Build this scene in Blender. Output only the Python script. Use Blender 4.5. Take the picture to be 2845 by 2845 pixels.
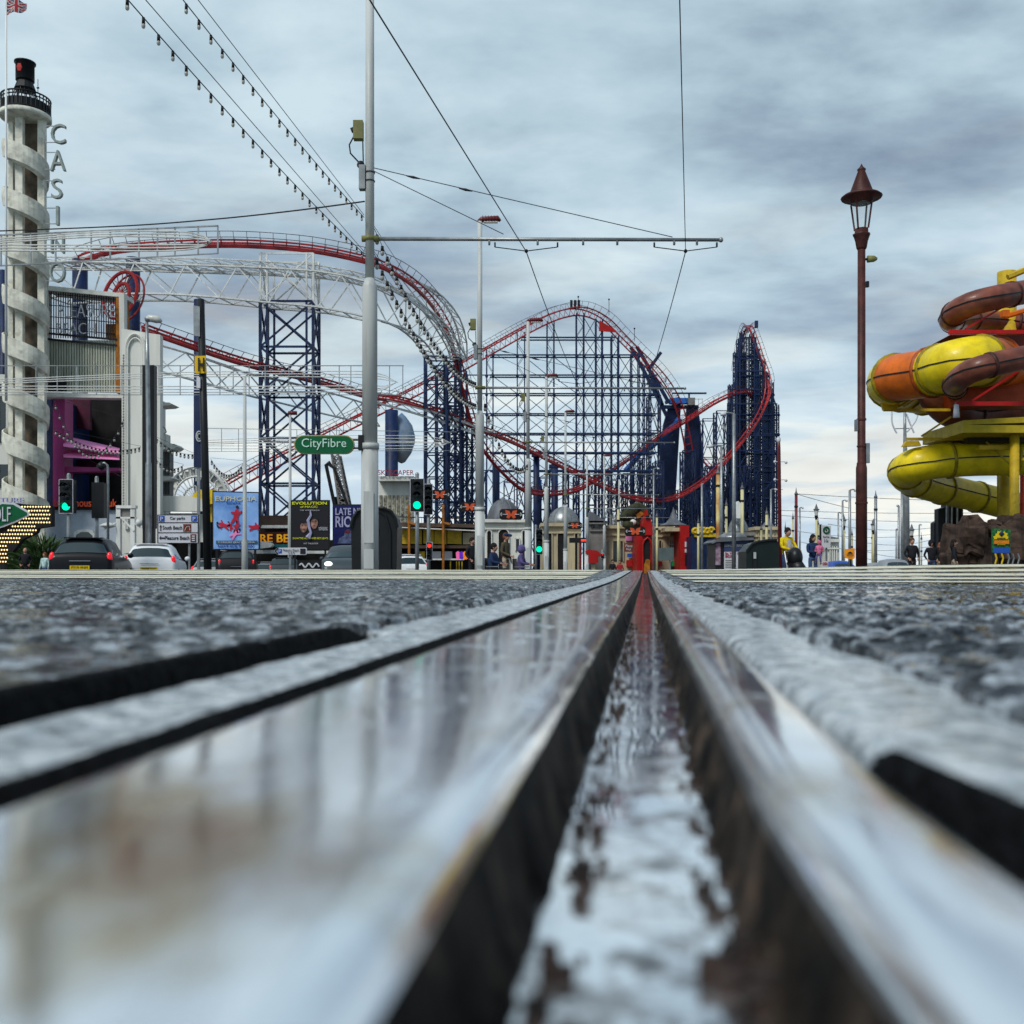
import bpy, math, random
import numpy as np
from mathutils import Vector, Matrix
R = random.Random(7)
for o in list(bpy.data.objects): bpy.data.objects.remove(o)
SC = bpy.context.scene; COL = SC.collection
pi = math.pi
# ---------------------------------------------------------------- camera, world, sun
F = 2845.0; CX = 1422.5; HY = 1585.0; EYE = 0.055
cam = bpy.data.cameras.new('camera'); co = bpy.data.objects.new('camera', cam); COL.objects.link(co)
co.location = (0, 0, EYE); co.rotation_euler = (pi/2, 0, 0)
cam.sensor_width = 36; cam.lens = 36; cam.shift_y = (HY-CX)/F
cam.clip_start = 0.01; cam.clip_end = 6000
cam.dof.use_dof = True; cam.dof.focus_distance = 8.0; cam.dof.aperture_fstop = 8.4
SC.camera = co
SC.view_settings.view_transform = 'Standard'; SC.view_settings.look = 'None'
SC.view_settings.exposure = 0.26; SC.view_settings.gamma = 1.0
W = bpy.data.worlds.new('World'); SC.world = W; W.use_nodes = True
SUN_EL, SUN_AZ = math.radians(48), math.radians(215)
def world_nodes():
    nt = W.node_tree; N = nt.nodes; L = nt.links; N.clear()
    out = N.new('ShaderNodeOutputWorld'); bg = N.new('ShaderNodeBackground'); L.new(bg.outputs[0], out.inputs[0])
    def math_(op, a, b=None, c=None, clamp=False):
        m = N.new('ShaderNodeMath'); m.operation = op; m.use_clamp = clamp
        for i, v in enumerate((a, b, c)):
            if v is None: continue
            if isinstance(v, (int, float)): m.inputs[i].default_value = v
            else: L.new(v, m.inputs[i])
        return m.outputs[0]
    def mix(f, a, b, bt='MIX'):
        m = N.new('ShaderNodeMix'); m.data_type = 'RGBA'; m.blend_type = bt
        for k, v in ((0, f), (6, a), (7, b)):
            if isinstance(v, (int, float)): m.inputs[k].default_value = v
            elif isinstance(v, tuple): m.inputs[k].default_value = v
            else: L.new(v, m.inputs[k])
        return m.outputs[2]
    tc = N.new('ShaderNodeTexCoord'); sp = N.new('ShaderNodeSeparateXYZ'); L.new(tc.outputs['Generated'], sp.inputs[0])
    z = math_('ABSOLUTE', sp.outputs[2])
    zz = math_('ADD', z, 0.16)
    cx = math_('DIVIDE', sp.outputs[0], zz); cy = math_('DIVIDE', sp.outputs[1], zz)
    cb = N.new('ShaderNodeCombineXYZ'); L.new(cx, cb.inputs[0]); L.new(cy, cb.inputs[1]); cb.inputs[2].default_value = 3.3
    def noise(vec, scale, det, rough, off=(0, 0, 0), sc=(1, 1, 1), dist=0.0):
        mp = N.new('ShaderNodeMapping'); mp.inputs['Location'].default_value = off; mp.inputs['Scale'].default_value = sc
        L.new(vec, mp.inputs[0]); n = N.new('ShaderNodeTexNoise'); L.new(mp.outputs[0], n.inputs['Vector'])
        n.inputs['Scale'].default_value = scale; n.inputs['Detail'].default_value = det; n.inputs['Roughness'].default_value = rough
        n.inputs['Distortion'].default_value = dist
        return n.outputs[0]
    def ramp(v, pts):
        r = N.new('ShaderNodeValToRGB'); e = r.color_ramp.elements
        while len(e) < len(pts): e.new(0.5)
        for k, (p, c) in enumerate(pts): e[k].position = p; e[k].color = c if len(c) == 4 else (*c, 1)
        L.new(v, r.inputs[0]); return r.outputs[0]
    n1 = noise(cb.outputs[0], 0.85, 7, 0.50, (4.3, 1.1, 0), (0.8, 1.25, 1), 0.25)
    n2 = noise(cb.outputs[0], 2.6, 8, 0.55, (1.0, 7.0, 2), (0.85, 1.15, 1), 0.15)
    nn = math_('ADD', math_('MULTIPLY', n1, 0.62), math_('MULTIPLY', n2, 0.38))
    bx = math_('MULTIPLY_ADD', sp.outputs[0], 2.2, 0.25, clamp=True); bz = math_('MULTIPLY_ADD', z, 4.0, -1.05, clamp=True)
    nn = math_('MULTIPLY_ADD', math_('MULTIPLY', bx, bz), -0.075, nn)
    nn = math_('MULTIPLY_ADD', math_('MULTIPLY_ADD', z, 4.0, -0.9, clamp=True), -0.028, nn)
    cl = ramp(nn, [(0.39, (0.165, 0.225, 0.315)), (0.455, (0.29, 0.39, 0.475)), (0.505, (0.41, 0.54, 0.62)), (0.58, (0.57, 0.70, 0.765))])
    cl = N.new('ShaderNodeMix') and cl
    # bright band of clear light low over the sea
    lowm = ramp(z, [(0.0, (1, 1, 1)), (0.06, (0.85,)*3), (0.20, (0.25,)*3), (0.42, (0, 0, 0))])
    n3 = noise(tc.outputs['Generated'], 5.0, 5, 0.55, (2.2, 0, 0), (1, 1, 5.5), 0.4)
    glow = ramp(n3, [(0.42, (0.50, 0.62, 0.74)), (0.53, (0.72, 0.80, 0.84)), (0.60, (0.95, 0.93, 0.84))])
    fwd = math_('MULTIPLY_ADD', sp.outputs[1], 0.75, 0.35, clamp=True)
    c2 = mix(math_('MULTIPLY', lowm, fwd), cl, glow)
    sky = N.new('ShaderNodeTexSky'); sky.sky_type = 'NISHITA'; sky.sun_disc = False
    sky.sun_elevation = SUN_EL; sky.sun_rotation = SUN_AZ
    sk = mix(1.0, sky.outputs[0], (0.05, 0.05, 0.05, 1), 'MULTIPLY')
    c3 = mix(0.10, c2, sk)
    L.new(c3, bg.inputs[0]); bg.inputs[1].default_value = 1.0
world_nodes()
sl = bpy.data.lights.new('sun', 'SUN'); so = bpy.data.objects.new('sun', sl); COL.objects.link(so)
sl.energy = 1.9; sl.angle = math.radians(16); sl.color = (1.0, 0.96, 0.9)
so.rotation_euler = (pi/2-SUN_EL, 0, pi-SUN_AZ); so.location = (0, 0, 50)
# ---------------------------------------------------------------- helpers
def P(px, py, Y): return Vector(((px-CX)/F*Y, Y, EYE+(HY-py)/F*Y))
def D(px, py, Y): return P(px*1.47257, py*1.47257, Y)      # same, from a 1932-wide reading
def S(n, Y): return n/F*Y
def sst(a, b, x):
    t = np.clip((x-a)/(b-a), 0, 1); return t*t*(3-2*t)
def terr(x, y):
    z = 0.0525*sst(4, 14, y) - 0.55*sst(13.5, 24, y)
    z = z + 0.075*sst(1.6, 6.5, x)*sst(5, 13, y) - 0.7*sst(30, 90, y)
    return z
def G(x, y): return float(terr(x, y))
_mats = {}
def mat(name, c, rough=0.5, metal=0.0, var=0.15, vs=3.0, bump=0.0, bs=20.0, emit=0.0, coat=0.0, spec=0.28, alpha=1.0, streak=False, c2=None, dirt=0.0):
    if name in _mats: return _mats[name]
    m = bpy.data.materials.new(name); m.use_nodes = True; nt = m.node_tree; N = nt.nodes; L = nt.links
    b = N['Principled BSDF']; b.inputs['Roughness'].default_value = rough; b.inputs['Metallic'].default_value = metal
    b.inputs['Coat Weight'].default_value = coat; b.inputs['Coat Roughness'].default_value = 0.08
    b.inputs['Specular IOR Level'].default_value = spec
    c = (*c, 1)
    tc = N.new('ShaderNodeTexCoord'); geo = N.new('ShaderNodeNewGeometry')
    mp = N.new('ShaderNodeMapping'); L.new(geo.outputs['Position'], mp.inputs[0])
    if streak: mp.inputs['Scale'].default_value = (1, 1, 0.12)
    n = N.new('ShaderNodeTexNoise'); n.inputs['Scale'].default_value = vs; n.inputs['Detail'].default_value = 6
    n.inputs['Roughness'].default_value = 0.6
    L.new(mp.outputs[0], n.inputs['Vector'])
    r = N.new('ShaderNodeValToRGB'); r.color_ramp.elements[0].position = 0.35; r.color_ramp.elements[1].position = 0.65
    lo = tuple(x*(1-var*1.5) for x in c[:3]); hi = tuple(min(1, x*(1+var*0.6)) for x in c[:3])
    if c2: lo = c2
    r.color_ramp.elements[0].color = (*lo, 1); r.color_ramp.elements[1].color = (*hi, 1)
    L.new(n.outputs[0], r.inputs[0]); col = r.outputs[0]
    if dirt > 0:
        n2 = N.new('ShaderNodeTexNoise'); n2.inputs['Scale'].default_value = vs*3.1; n2.inputs['Detail'].default_value = 8; L.new(mp.outputs[0], n2.inputs['Vector'])
        r2 = N.new('ShaderNodeValToRGB'); r2.color_ramp.elements[0].position = 0.5; r2.color_ramp.elements[1].position = 0.72
        r2.color_ramp.elements[0].color = (0, 0, 0, 1); r2.color_ramp.elements[1].color = (dirt, dirt, dirt, 1); L.new(n2.outputs[0], r2.inputs[0])
        mx = N.new('ShaderNodeMix'); mx.data_type = 'RGBA'; L.new(r2.outputs[0], mx.inputs[0]); L.new(col, mx.inputs[6]); mx.inputs[7].default_value = (0.09, 0.075, 0.05, 1)
        col = mx.outputs[2]
    L.new(col, b.inputs['Base Color'])
    if emit > 0:
        b.inputs['Emission Color'].default_value = c; b.inputs['Emission Strength'].default_value = emit
    if bump > 0:
        n3 = N.new('ShaderNodeTexNoise'); n3.inputs['Scale'].default_value = bs; n3.inputs['Detail'].default_value = 4; L.new(geo.outputs['Position'], n3.inputs['Vector'])
        bp = N.new('ShaderNodeBump'); bp.inputs['Strength'].default_value = bump; bp.inputs['Distance'].default_value = 0.02
        L.new(n3.outputs[0], bp.inputs['Height']); L.new(bp.outputs[0], b.inputs['Normal'])
    if alpha < 1:
        b.inputs['Alpha'].default_value = alpha
    _mats[name] = m; return m
WLOC = {}
class MB:
    def __init__(s): s.v = []; s.f = []; s.m = []; s.sm = []; s.cur = 0; s.smooth = False
    def add(s, vs, fs):
        b = len(s.v); s.v.extend([tuple(p) for p in vs])
        for f in fs: s.f.append(tuple(i+b for i in f)); s.m.append(s.cur); s.sm.append(s.smooth)
        return s
    def box(s, c, d, rz=0.0, taper=1.0):
        cx, cy, cz = c; dx, dy, dz = d[0]/2, d[1]/2, d[2]/2; ca, sa = math.cos(rz), math.sin(rz); vs = []
        for k in (-1, 1):
            t = taper if k > 0 else 1
            for (i, j) in ((-1, -1), (1, -1), (1, 1), (-1, 1)):
                x, y = i*dx*t, j*dy*t; vs.append((cx+x*ca-y*sa, cy+x*sa+y*ca, cz+k*dz))
        return s.add(vs, [(0, 3, 2, 1), (4, 5, 6, 7), (0, 1, 5, 4), (1, 2, 6, 5), (2, 3, 7, 6), (3, 0, 4, 7)])
    def pbox(s, x0, y0, x1, y1, Y, t=0.3):
        """box whose front is the pixel rectangle at depth Y"""
        a = P(x0, y1, Y); b = P(x1, y0, Y)
        return s.box(((a.x+b.x)/2, Y+t/2, (a.z+b.z)/2), (abs(b.x-a.x), t, abs(b.z-a.z)))
    def bar(s, p, q, r, n=4, r2=None):
        return s.tube([p, q], [r, r if r2 is None else r2], n)
    def tube(s, pts, rad, n=8, cap=True, closed=False):
        pts = [Vector(p) for p in pts]; m = len(pts)
        if not isinstance(rad, (list, tuple)): rad = [rad]*m
        vs = []; up = None
        for i, p in enumerate(pts):
            if closed: d = pts[(i+1) % m]-pts[i-1]
            else: d = (pts[min(i+1, m-1)]-pts[max(i-1, 0)])
            if d.length < 1e-9: d = Vector((0, 0, 1))
            d.normalize()
            if up is None:
                up = Vector((0, 0, 1)) if abs(d.z) < 0.95 else Vector((0, 1, 0))
            a = d.cross(up)
            if a.length < 1e-6: a = d.cross(Vector((1, 0, 0)))
            a.normalize(); b = a.cross(d); b.normalize(); up = b
            for k in range(n):
                t = 2*pi*(k+0.5)/n; vs.append(p+a*(math.cos(t)*rad[i])+b*(math.sin(t)*rad[i]))
        fs = []
        for i in range(m if closed else m-1):
            for k in range(n):
                A, B = i*n, ((i+1) % m)*n
                fs.append((A+k, A+(k+1) % n, B+(k+1) % n, B+k))
        if cap and not closed: fs.append(tuple(range(n-1, -1, -1))); fs.append(tuple((m-1)*n+k for k in range(n)))
        return s.add(vs, fs)
    def lathe(s, c, prof, n=16, sx=1.0, sy=1.0):
        vs = []; fs = []
        for (r, z) in prof:
            for k in range(n):
                t = 2*pi*k/n; vs.append((c[0]+r*sx*math.cos(t), c[1]+r*sy*math.sin(t), c[2]+z))
        for i in range(len(prof)-1):
            for k in range(n): fs.append((i*n+k, i*n+(k+1) % n, (i+1)*n+(k+1) % n, (i+1)*n+k))
        fs.append(tuple(range(n-1, -1, -1))); fs.append(tuple((len(prof)-1)*n+k for k in range(n)))
        return s.add(vs, fs)
    def ball(s, c, r, n=10, sx=1, sy=1, sz=1):
        pr = [(max(1e-4, r*math.sin(pi*i/n)), -r*sz*math.cos(pi*i/n)) for i in range(n+1)]
        return s.lathe(c, pr, n+2, sx, sy)
    def prism(s, poly, Y, t):
        """vertical slab: poly = [(x,z)...], front at Y, back at Y+t"""
        n = len(poly); vs = [(x, Y, z) for x, z in poly]+[(x, Y+t, z) for x, z in poly]
        a = sum(poly[i][0]*poly[(i+1) % n][1]-poly[(i+1) % n][0]*poly[i][1] for i in range(n))
        fs = [tuple(range(n)), tuple(range(2*n-1, n-1, -1))]+[(i, i+n, (i+1) % n+n, (i+1) % n) for i in range(n)]
        if a < 0: fs = [tuple(reversed(f)) for f in fs]
        return s.add(vs, fs)
    def pprism(s, pts, Y, t):
        return s.prism([(P(x, y, Y).x, P(x, y, Y).z) for x, y in pts], Y, t)
    def hprism(s, poly, z0, z1):
        n = len(poly); vs = [(x, y, z0) for x, y in poly]+[(x, y, z1) for x, y in poly]
        return s.add(vs, [tuple(range(n-1, -1, -1)), tuple(range(n, 2*n))]+[(i, (i+1) % n, (i+1) % n+n, i+n) for i in range(n)])
    def text(s, txt, c, w, h, t=0.02, shear=0.0, bold=0.0, ax=Vector((1, 0, 0))):
        me = text_mesh(txt, bold, t, shear); vs = [v.co for v in me.vertices]
        if not vs: return s
        x0, x1 = min(v.x for v in vs), max(v.x for v in vs); y0, y1 = min(v.y for v in vs), max(v.y for v in vs)
        sx = w/max(x1-x0, 1e-6); sy = h/max(y1-y0, 1e-6); out = []
        for v in vs:
            X = (v.x-(x0+x1)/2)*sx; Z = (v.y-(y0+y1)/2)*sy
            out.append((c[0]+ax.x*X, c[1]+ax.y*X-v.z, c[2]+ax.z*X+Z))
        fs = [tuple(p.vertices) for p in me.polygons]; s.add(out, fs); bpy.data.meshes.remove(me); return s
    def ptext(s, txt, x0, y0, x1, y1, Y, t=0.02, bold=0.0, shear=0.0):
        a = P(x0, y1, Y); b = P(x1, y0, Y)
        return s.text(txt, ((a.x+b.x)/2, Y, (a.z+b.z)/2), b.x-a.x, b.z-a.z, t, shear, bold)
    def build(s, name, mats, parent=None, world=True, base=None):
        me = bpy.data.meshes.new(name); off = Vector((0, 0, 0))
        if parent is not None and world: off = WLOC.get(parent.name, Vector((0, 0, 0)))
        if parent is None and base is not None: off = Vector(base)
        me.from_pydata([(v[0]-off.x, v[1]-off.y, v[2]-off.z) for v in s.v], [], s.f)
        for m in (mats if isinstance(mats, (list, tuple)) else [mats]): me.materials.append(m)
        me.polygons.foreach_set('material_index', s.m); me.polygons.foreach_set('use_smooth', s.sm)
        me.update()
        o = bpy.data.objects.new(name, me); COL.objects.link(o)
        if parent is not None: o.parent = parent; WLOC[o.name] = off
        else: o.location = off; WLOC[o.name] = off
        return o
def text_mesh(txt, bold, t, shear):
    cu = bpy.data.curves.new('t', 'FONT'); cu.body = txt; cu.size = 1; cu.extrude = max(t, 0.0005); cu.offset = bold; cu.shear = shear; cu.resolution_u = 3
    o = bpy.data.objects.new('t', cu); COL.objects.link(o)
    me = bpy.data.meshes.new_from_object(o); bpy.data.objects.remove(o); bpy.data.curves.remove(cu); return me
def tag(o, label=None, cat=None, group=None, kind=None):
    if label: o['label'] = label
    if cat: o['category'] = cat
    if group: o['group'] = group
    if kind: o['kind'] = kind
    return o
def thing(name, label, cat, loc, rz=0.0, group=None):
    o = bpy.data.objects.new(name, None); COL.objects.link(o); o.location = loc; o.rotation_euler = (0, 0, rz)
    o.empty_display_size = 0.2; WLOC[o.name] = Vector(loc); return tag(o, label, cat, group)
def one(mb, name, mats, label, cat, base, group=None):
    return tag(mb.build(name, mats, None, base=base), label, cat, group)
def dup(o, loc=None, label=None, rz=None, parent=None, scale=None, skip=()):
    c = o.copy(); COL.objects.link(c)
    if parent is not None: c.parent = parent
    if loc is not None: c.location = loc
    if rz is not None: c.rotation_euler = (0, 0, rz)
    if scale is not None: c.scale = (scale,)*3
    if label: c['label'] = label
    for ch in list(o.children):
        if ch.name.split('.')[0] in skip: continue
        dup(ch, parent=c)
    WLOC[c.name] = Vector(c.location); return c
def crv(pts, step=1.0, n=None):
    """Catmull-Rom through 3D points, resampled evenly"""
    pts = [Vector(p) for p in pts]; out = []
    for i in range(len(pts)-1):
        p0 = pts[max(i-1, 0)]; p1 = pts[i]; p2 = pts[i+1]; p3 = pts[min(i+2, len(pts)-1)]
        for k in range(12):
            t = k/12; out.append(0.5*((2*p1)+(p2-p0)*t+(2*p0-5*p1+4*p2-p3)*t*t+(3*p1-p0-3*p2+p3)*t**3))
    out.append(pts[-1]); L = [0]
    for a, b in zip(out, out[1:]): L.append(L[-1]+(b-a).length)
    n = n or max(2, int(L[-1]/step)); res = []; j = 0
    for k in range(n+1):
        d = L[-1]*k/n
        while j < len(L)-2 and L[j+1] < d: j += 1
        t = (d-L[j])/max(L[j+1]-L[j], 1e-9); res.append(out[j].lerp(out[j+1], min(max(t, 0), 1)))
    return res
# ---------------------------------------------------------------- materials
M = dict(
 white=mat('white_paint', (0.74, 0.75, 0.72), 0.45, var=0.12, vs=1.5, streak=True, dirt=0.35),
 mast=mat('mast_grey_paint', (0.52, 0.54, 0.53), 0.45, var=0.12, vs=2.0, streak=True, dirt=0.3, bump=0.1, bs=30),
 galv=mat('galvanised', (0.30, 0.32, 0.33), 0.4, 0.6, var=0.2, vs=4),
 dark=mat('dark_metal', (0.018, 0.02, 0.022), 0.45, 0.3),
 black=mat('black_plastic', (0.012, 0.013, 0.015), 0.4),
 navy=mat('navy_steel', (0.006, 0.021, 0.082), 0.5, 0.0, var=0.3, vs=0.6, dirt=0.2),
 navy2=mat('navy_steel_light', (0.010, 0.030, 0.095), 0.5, 0.0, var=0.3, vs=0.6),
 blue=mat('bright_blue_steel', (0.02, 0.14, 0.5), 0.45, var=0.2, vs=1),
 red=mat('coaster_red', (0.42, 0.022, 0.025), 0.4, var=0.3, vs=0.5),
 redb=mat('bright_red_paint', (0.42, 0.006, 0.006), 0.45, var=0.15, vs=1.2, dirt=0.2),
 maroon=mat('maroon_iron', (0.075, 0.022, 0.018), 0.5, 0.1, var=0.3, vs=6, bump=0.2, bs=60),
 cream=mat('cream_render', (0.55, 0.46, 0.30), 0.7, var=0.15, vs=0.8, streak=True, dirt=0.3),
 creamp=mat('cream_post_paint', (0.60, 0.55, 0.30), 0.6, var=0.2, vs=2, streak=True, dirt=0.5),
 wwall=mat('white_render_wall', (0.74, 0.74, 0.68), 0.7, var=0.10, vs=0.6, streak=True, dirt=0.25, bump=0.1, bs=4),
 spir=mat('white_spiral_concrete', (0.78, 0.77, 0.66), 0.7, var=0.22, vs=0.9, dirt=0.4, bump=0.3, bs=3),
 grey=mat('grey_slate', (0.13, 0.14, 0.16), 0.5, var=0.3, vs=1.2, streak=True),
 concg=mat('grey_stone', (0.22, 0.21, 0.20), 0.8, var=0.2, vs=1),
 glass=mat('dark_glass', (0.02, 0.03, 0.035), 0.06, spec=0.8, var=0.0),
 carglass=mat('car_glass', (0.015, 0.03, 0.035), 0.06, spec=0.7, var=0.0, coat=0.2),
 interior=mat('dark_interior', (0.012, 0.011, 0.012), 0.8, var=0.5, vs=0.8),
 rubber=mat('tyre_rubber', (0.015, 0.015, 0.016), 0.75),
 yellow=mat('yellow_panel', (0.62, 0.42, 0.02), 0.5, var=0.2, vs=1.5, dirt=0.3),
 ytube=mat('yellow_fibreglass', (0.86, 0.66, 0.01), 0.40, var=0.14, vs=1.2, dirt=0.22, coat=0.08),
 otube=mat('orange_fibreglass', (0.72, 0.15, 0.01), 0.42, var=0.2, vs=1.2, dirt=0.25, coat=0.08),
 btube=mat('brown_fibreglass', (0.22, 0.065, 0.04), 0.42, var=0.3, vs=1.5, dirt=0.3, coat=0.1),
 ored=mat('orange_red_steel', (0.55, 0.05, 0.02), 0.45, var=0.2),
 rust=mat('rusty_orange', (0.42, 0.15, 0.015), 0.7, var=0.35, vs=1.5),
 magenta=mat('magenta_cladding', (0.42, 0.055, 0.22), 0.5, var=0.2, vs=1, streak=True),
 pink=mat('pink_awning', (0.95, 0.30, 0.62), 0.5, var=0.12, vs=1),
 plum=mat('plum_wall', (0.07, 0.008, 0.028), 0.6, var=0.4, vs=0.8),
 green=mat('sign_green', (0.0, 0.105, 0.035), 0.35, var=0.08),
 gold=mat('gold_edge', (0.45, 0.36, 0.12), 0.4),
 signw=mat('sign_white', (0.62, 0.63, 0.68), 0.45, var=0.05),
 signb=mat('sign_blue', (0.02, 0.09, 0.42), 0.4, var=0.05),
 brown=mat('sign_brown', (0.16, 0.035, 0.02), 0.4, var=0.05),
 ink=mat('ink', (0.015, 0.015, 0.02), 0.5, var=0.0),
 paleblue=mat('pale_lettering', (0.50, 0.72, 0.62), 0.5, var=0.0),
 orange=mat('orange_lettering', (0.60, 0.07, 0.01), 0.5, var=0.0, emit=0.04),
 fly=mat('flange_yellow', (0.34, 0.25, 0.01), 0.5, var=0.3), flo=mat('flange_orange', (0.42, 0.08, 0.01), 0.5, var=0.3), flb=mat('flange_brown', (0.07, 0.022, 0.016), 0.5, var=0.3), gapshade=mat('gap_shade_black', (0.006, 0.0065, 0.008), 0.8, var=0.6, vs=90, spec=0.10, bump=0.8, bs=150), wheelred=mat('wheel_red', (0.30, 0.012, 0.012), 0.45, var=0.25),
 rock=mat('brown_fake_rock', (0.075, 0.045, 0.032), 0.8, var=0.5, vs=2, bump=0.8, bs=5),
 skin=mat('skin', (0.50, 0.27, 0.19), 0.5, var=0.08, vs=20),
 lampred=mat('maroon_lamp_head', (0.15, 0.02, 0.025), 0.35, var=0.2),
 lens=mat('lamp_lens', (0.6, 0.6, 0.55), 0.2),
 boxy=mat('olive_box', (0.20, 0.20, 0.07), 0.5, var=0.2),
 tl_green=mat('green_signal_light', (0.0, 0.85, 0.42), 0.4, emit=1.3, var=0),
 tl_red=mat('red_signal_light', (1.0, 0.03, 0.02), 0.4, emit=1.5, var=0),
 tail=mat('red_tail_light', (0.75, 0.01, 0.02), 0.2, emit=0.45, var=0, coat=0.5),
 head=mat('white_headlight', (0.9, 1.0, 0.95), 0.2, emit=1.6, var=0),
 bulb=mat('warm_bulb', (1.0, 0.72, 0.33), 0.3, emit=1.4, var=0),
 clear=mat('clear_bulb', (0.35, 0.35, 0.32), 0.15, var=0.0),
 hedge=mat('hedge_leaf', (0.055, 0.11, 0.03), 0.6, var=0.5, vs=5),
 plate=mat('yellow_number_plate', (0.75, 0.52, 0.01), 0.4, var=0),
 chrome=mat('chrome', (0.5, 0.5, 0.5), 0.15, 1.0, var=0),
)
# ---------------------------------------------------------------- ground, road, tram track
A = math.atan(0.1300); SA, CA = math.sin(A), math.cos(A)
def uv(u, v): return (u*CA+v*SA, -u*SA+v*CA)       # rail frame -> world (u across, v along the rail)
def hashn(i, j, k):
    h = np.sin(i*127.1+j*311.7+k*74.7)*43758.5453; return h-np.floor(h)
def vnoise(x, y, k=0):
    i = np.floor(x); j = np.floor(y); fx = x-i; fy = y-j; fx = fx*fx*(3-2*fx); fy = fy*fy*(3-2*fy)
    return (hashn(i, j, k)*(1-fx)+hashn(i+1, j, k)*fx)*(1-fy)+(hashn(i, j+1, k)*(1-fx)+hashn(i+1, j+1, k)*fx)*fy
def fbm(x, y, o=4, k=0):
    s = 0; a = 0.5
    for q in range(o): s = s+a*vnoise(x*2**q, y*2**q, k+q); a *= 0.5
    return s
def stones(x, y, cell, k=0, tone=False):
    X = x/cell; Y = y/cell; i = np.floor(X); j = np.floor(Y); f1 = np.full(X.shape, 9.0); f2 = np.full(X.shape, 9.0); hh = np.zeros(X.shape)
    tx = np.zeros(X.shape); ty = np.zeros(X.shape)
    for a in (-1, 0, 1):
        for b in (-1, 0, 1):
            px = i+a+0.1+0.8*hashn(i+a, j+b, k); py = j+b+0.1+0.8*hashn(i+a, j+b, k+9)
            dx = X-px; dy = Y-py; d = np.sqrt(dx*dx+dy*dy); h = hashn(i+a, j+b, k+21)
            m = d < f1; f2 = np.where(m, f1, np.minimum(f2, d)); 
            tx = np.where(m, dx*(hashn(i+a, j+b, k+31)-0.5), tx); ty = np.where(m, dy*(hashn(i+a, j+b, k+41)-0.5), ty)
            hh = np.where(m, h, hh); f1 = np.where(m, d, f1)
    e = np.clip((f2-f1)*2.2, 0, 1)
    r_ = np.sqrt(e)*(0.35+0.65*hh)+(tx+ty)*1.2*e
    return (r_, hashn(hh*91.7, hh*13.3, 3)) if tone else r_
WL = 0.0046
def asphalt_raw(u, v): return stones(u, v, 0.0165)*0.0064*(0.75+0.5*vnoise(u*9, v*9, 5)) + stones(u, v, 0.007, 60)*0.0008
def asphalt_z(u, v):
    h = asphalt_raw(u, v); wl = WL*(0.6+0.75*vnoise(u*6, v*6, 15))
    h = np.maximum(h, wl+0.15*(h-wl))
    return h + (fbm(u*2.5, v*2.5, 3, 50)-0.45)*0.010 - 0.0030
def grid_arrays(us, vs, zf, base):
    U, V = np.meshgrid(us, vs); X = U*CA+V*SA; Y = -U*SA+V*CA; Z = terr(X, Y)+zf(U, V)
    n, m = len(vs), len(us); ids = (np.arange(n)[:, None]*m+np.arange(m)[None, :]); q = np.stack([ids[:-1, :-1], ids[:-1, 1:], ids[1:, 1:], ids[1:, :-1]], -1).reshape(-1, 4)
    return np.stack([X, Y, Z], -1).reshape(-1, 3), q+base
def np_object(name, blocks, m, smooth=True):
    vs = []; fs = []; b = 0
    for (us, vv, zf) in blocks:
        a, q = grid_arrays(np.asarray(us), np.asarray(vv), zf, b); vs.append(a); fs.append(q); b += len(a)
    V = np.concatenate(vs); Q = np.concatenate(fs).astype(np.int32)
    me = bpy.data.meshes.new(name); me.vertices.add(len(V)); me.vertices.foreach_set('co', V.ravel())
    me.loops.add(len(Q)*4); me.loops.foreach_set('vertex_index', Q.ravel()); me.polygons.add(len(Q))
    me.polygons.foreach_set('loop_start', np.arange(0, len(Q)*4, 4, dtype=np.int32)); me.polygons.foreach_set('loop_total', np.full(len(Q), 4, dtype=np.int32))
    me.update(calc_edges=True); at = me.attributes.new('wet', 'FLOAT', 'POINT'); X, Y = V[:, 0], V[:, 1]; u = X*CA-Y*SA; v = X*SA+Y*CA
    tn = me.attributes.new('tone', 'FLOAT', 'POINT'); tn.data.foreach_set('value', stones(u, v, 0.0165, tone=True)[1].astype(np.float32))
    at.data.foreach_set('value', np.clip((WL*(0.6+0.75*vnoise(u*6, v*6, 15))-asphalt_raw(u, v))/0.0006+0.5, 0, 1).astype(np.float32)); me.polygons.foreach_set('use_smooth', np.full(len(Q), smooth)); me.materials.append(m)
    o = bpy.data.objects.new(name, me); COL.objects.link(o); return o
def nodes_of(name):
    m = bpy.data.materials.new(name); m.use_nodes = True; return m, m.node_tree.nodes, m.node_tree.links, m.node_tree.nodes['Principled BSDF']
def tex(N, L, kind, scale, det=4, sc=(1, 1, 1), rot=0.0, loc=(0, 0, 0), rough=0.5, dist=0.0):
    g = N.new('ShaderNodeNewGeometry'); mp = N.new('ShaderNodeMapping'); L.new(g.outputs['Position'], mp.inputs[0])
    mp.inputs['Scale'].default_value = sc; mp.inputs['Rotation'].default_value = (0, 0, rot); mp.inputs['Location'].default_value = loc
    if kind == 'noise':
        n = N.new('ShaderNodeTexNoise'); n.inputs['Detail'].default_value = det; n.inputs['Roughness'].default_value = rough; n.inputs['Distortion'].default_value = dist
    else: n = N.new('ShaderNodeTexVoronoi'); n.feature = 'F1'
    n.inputs['Scale'].default_value = scale; L.new(mp.outputs[0], n.inputs['Vector']); return n.outputs[0]
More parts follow.
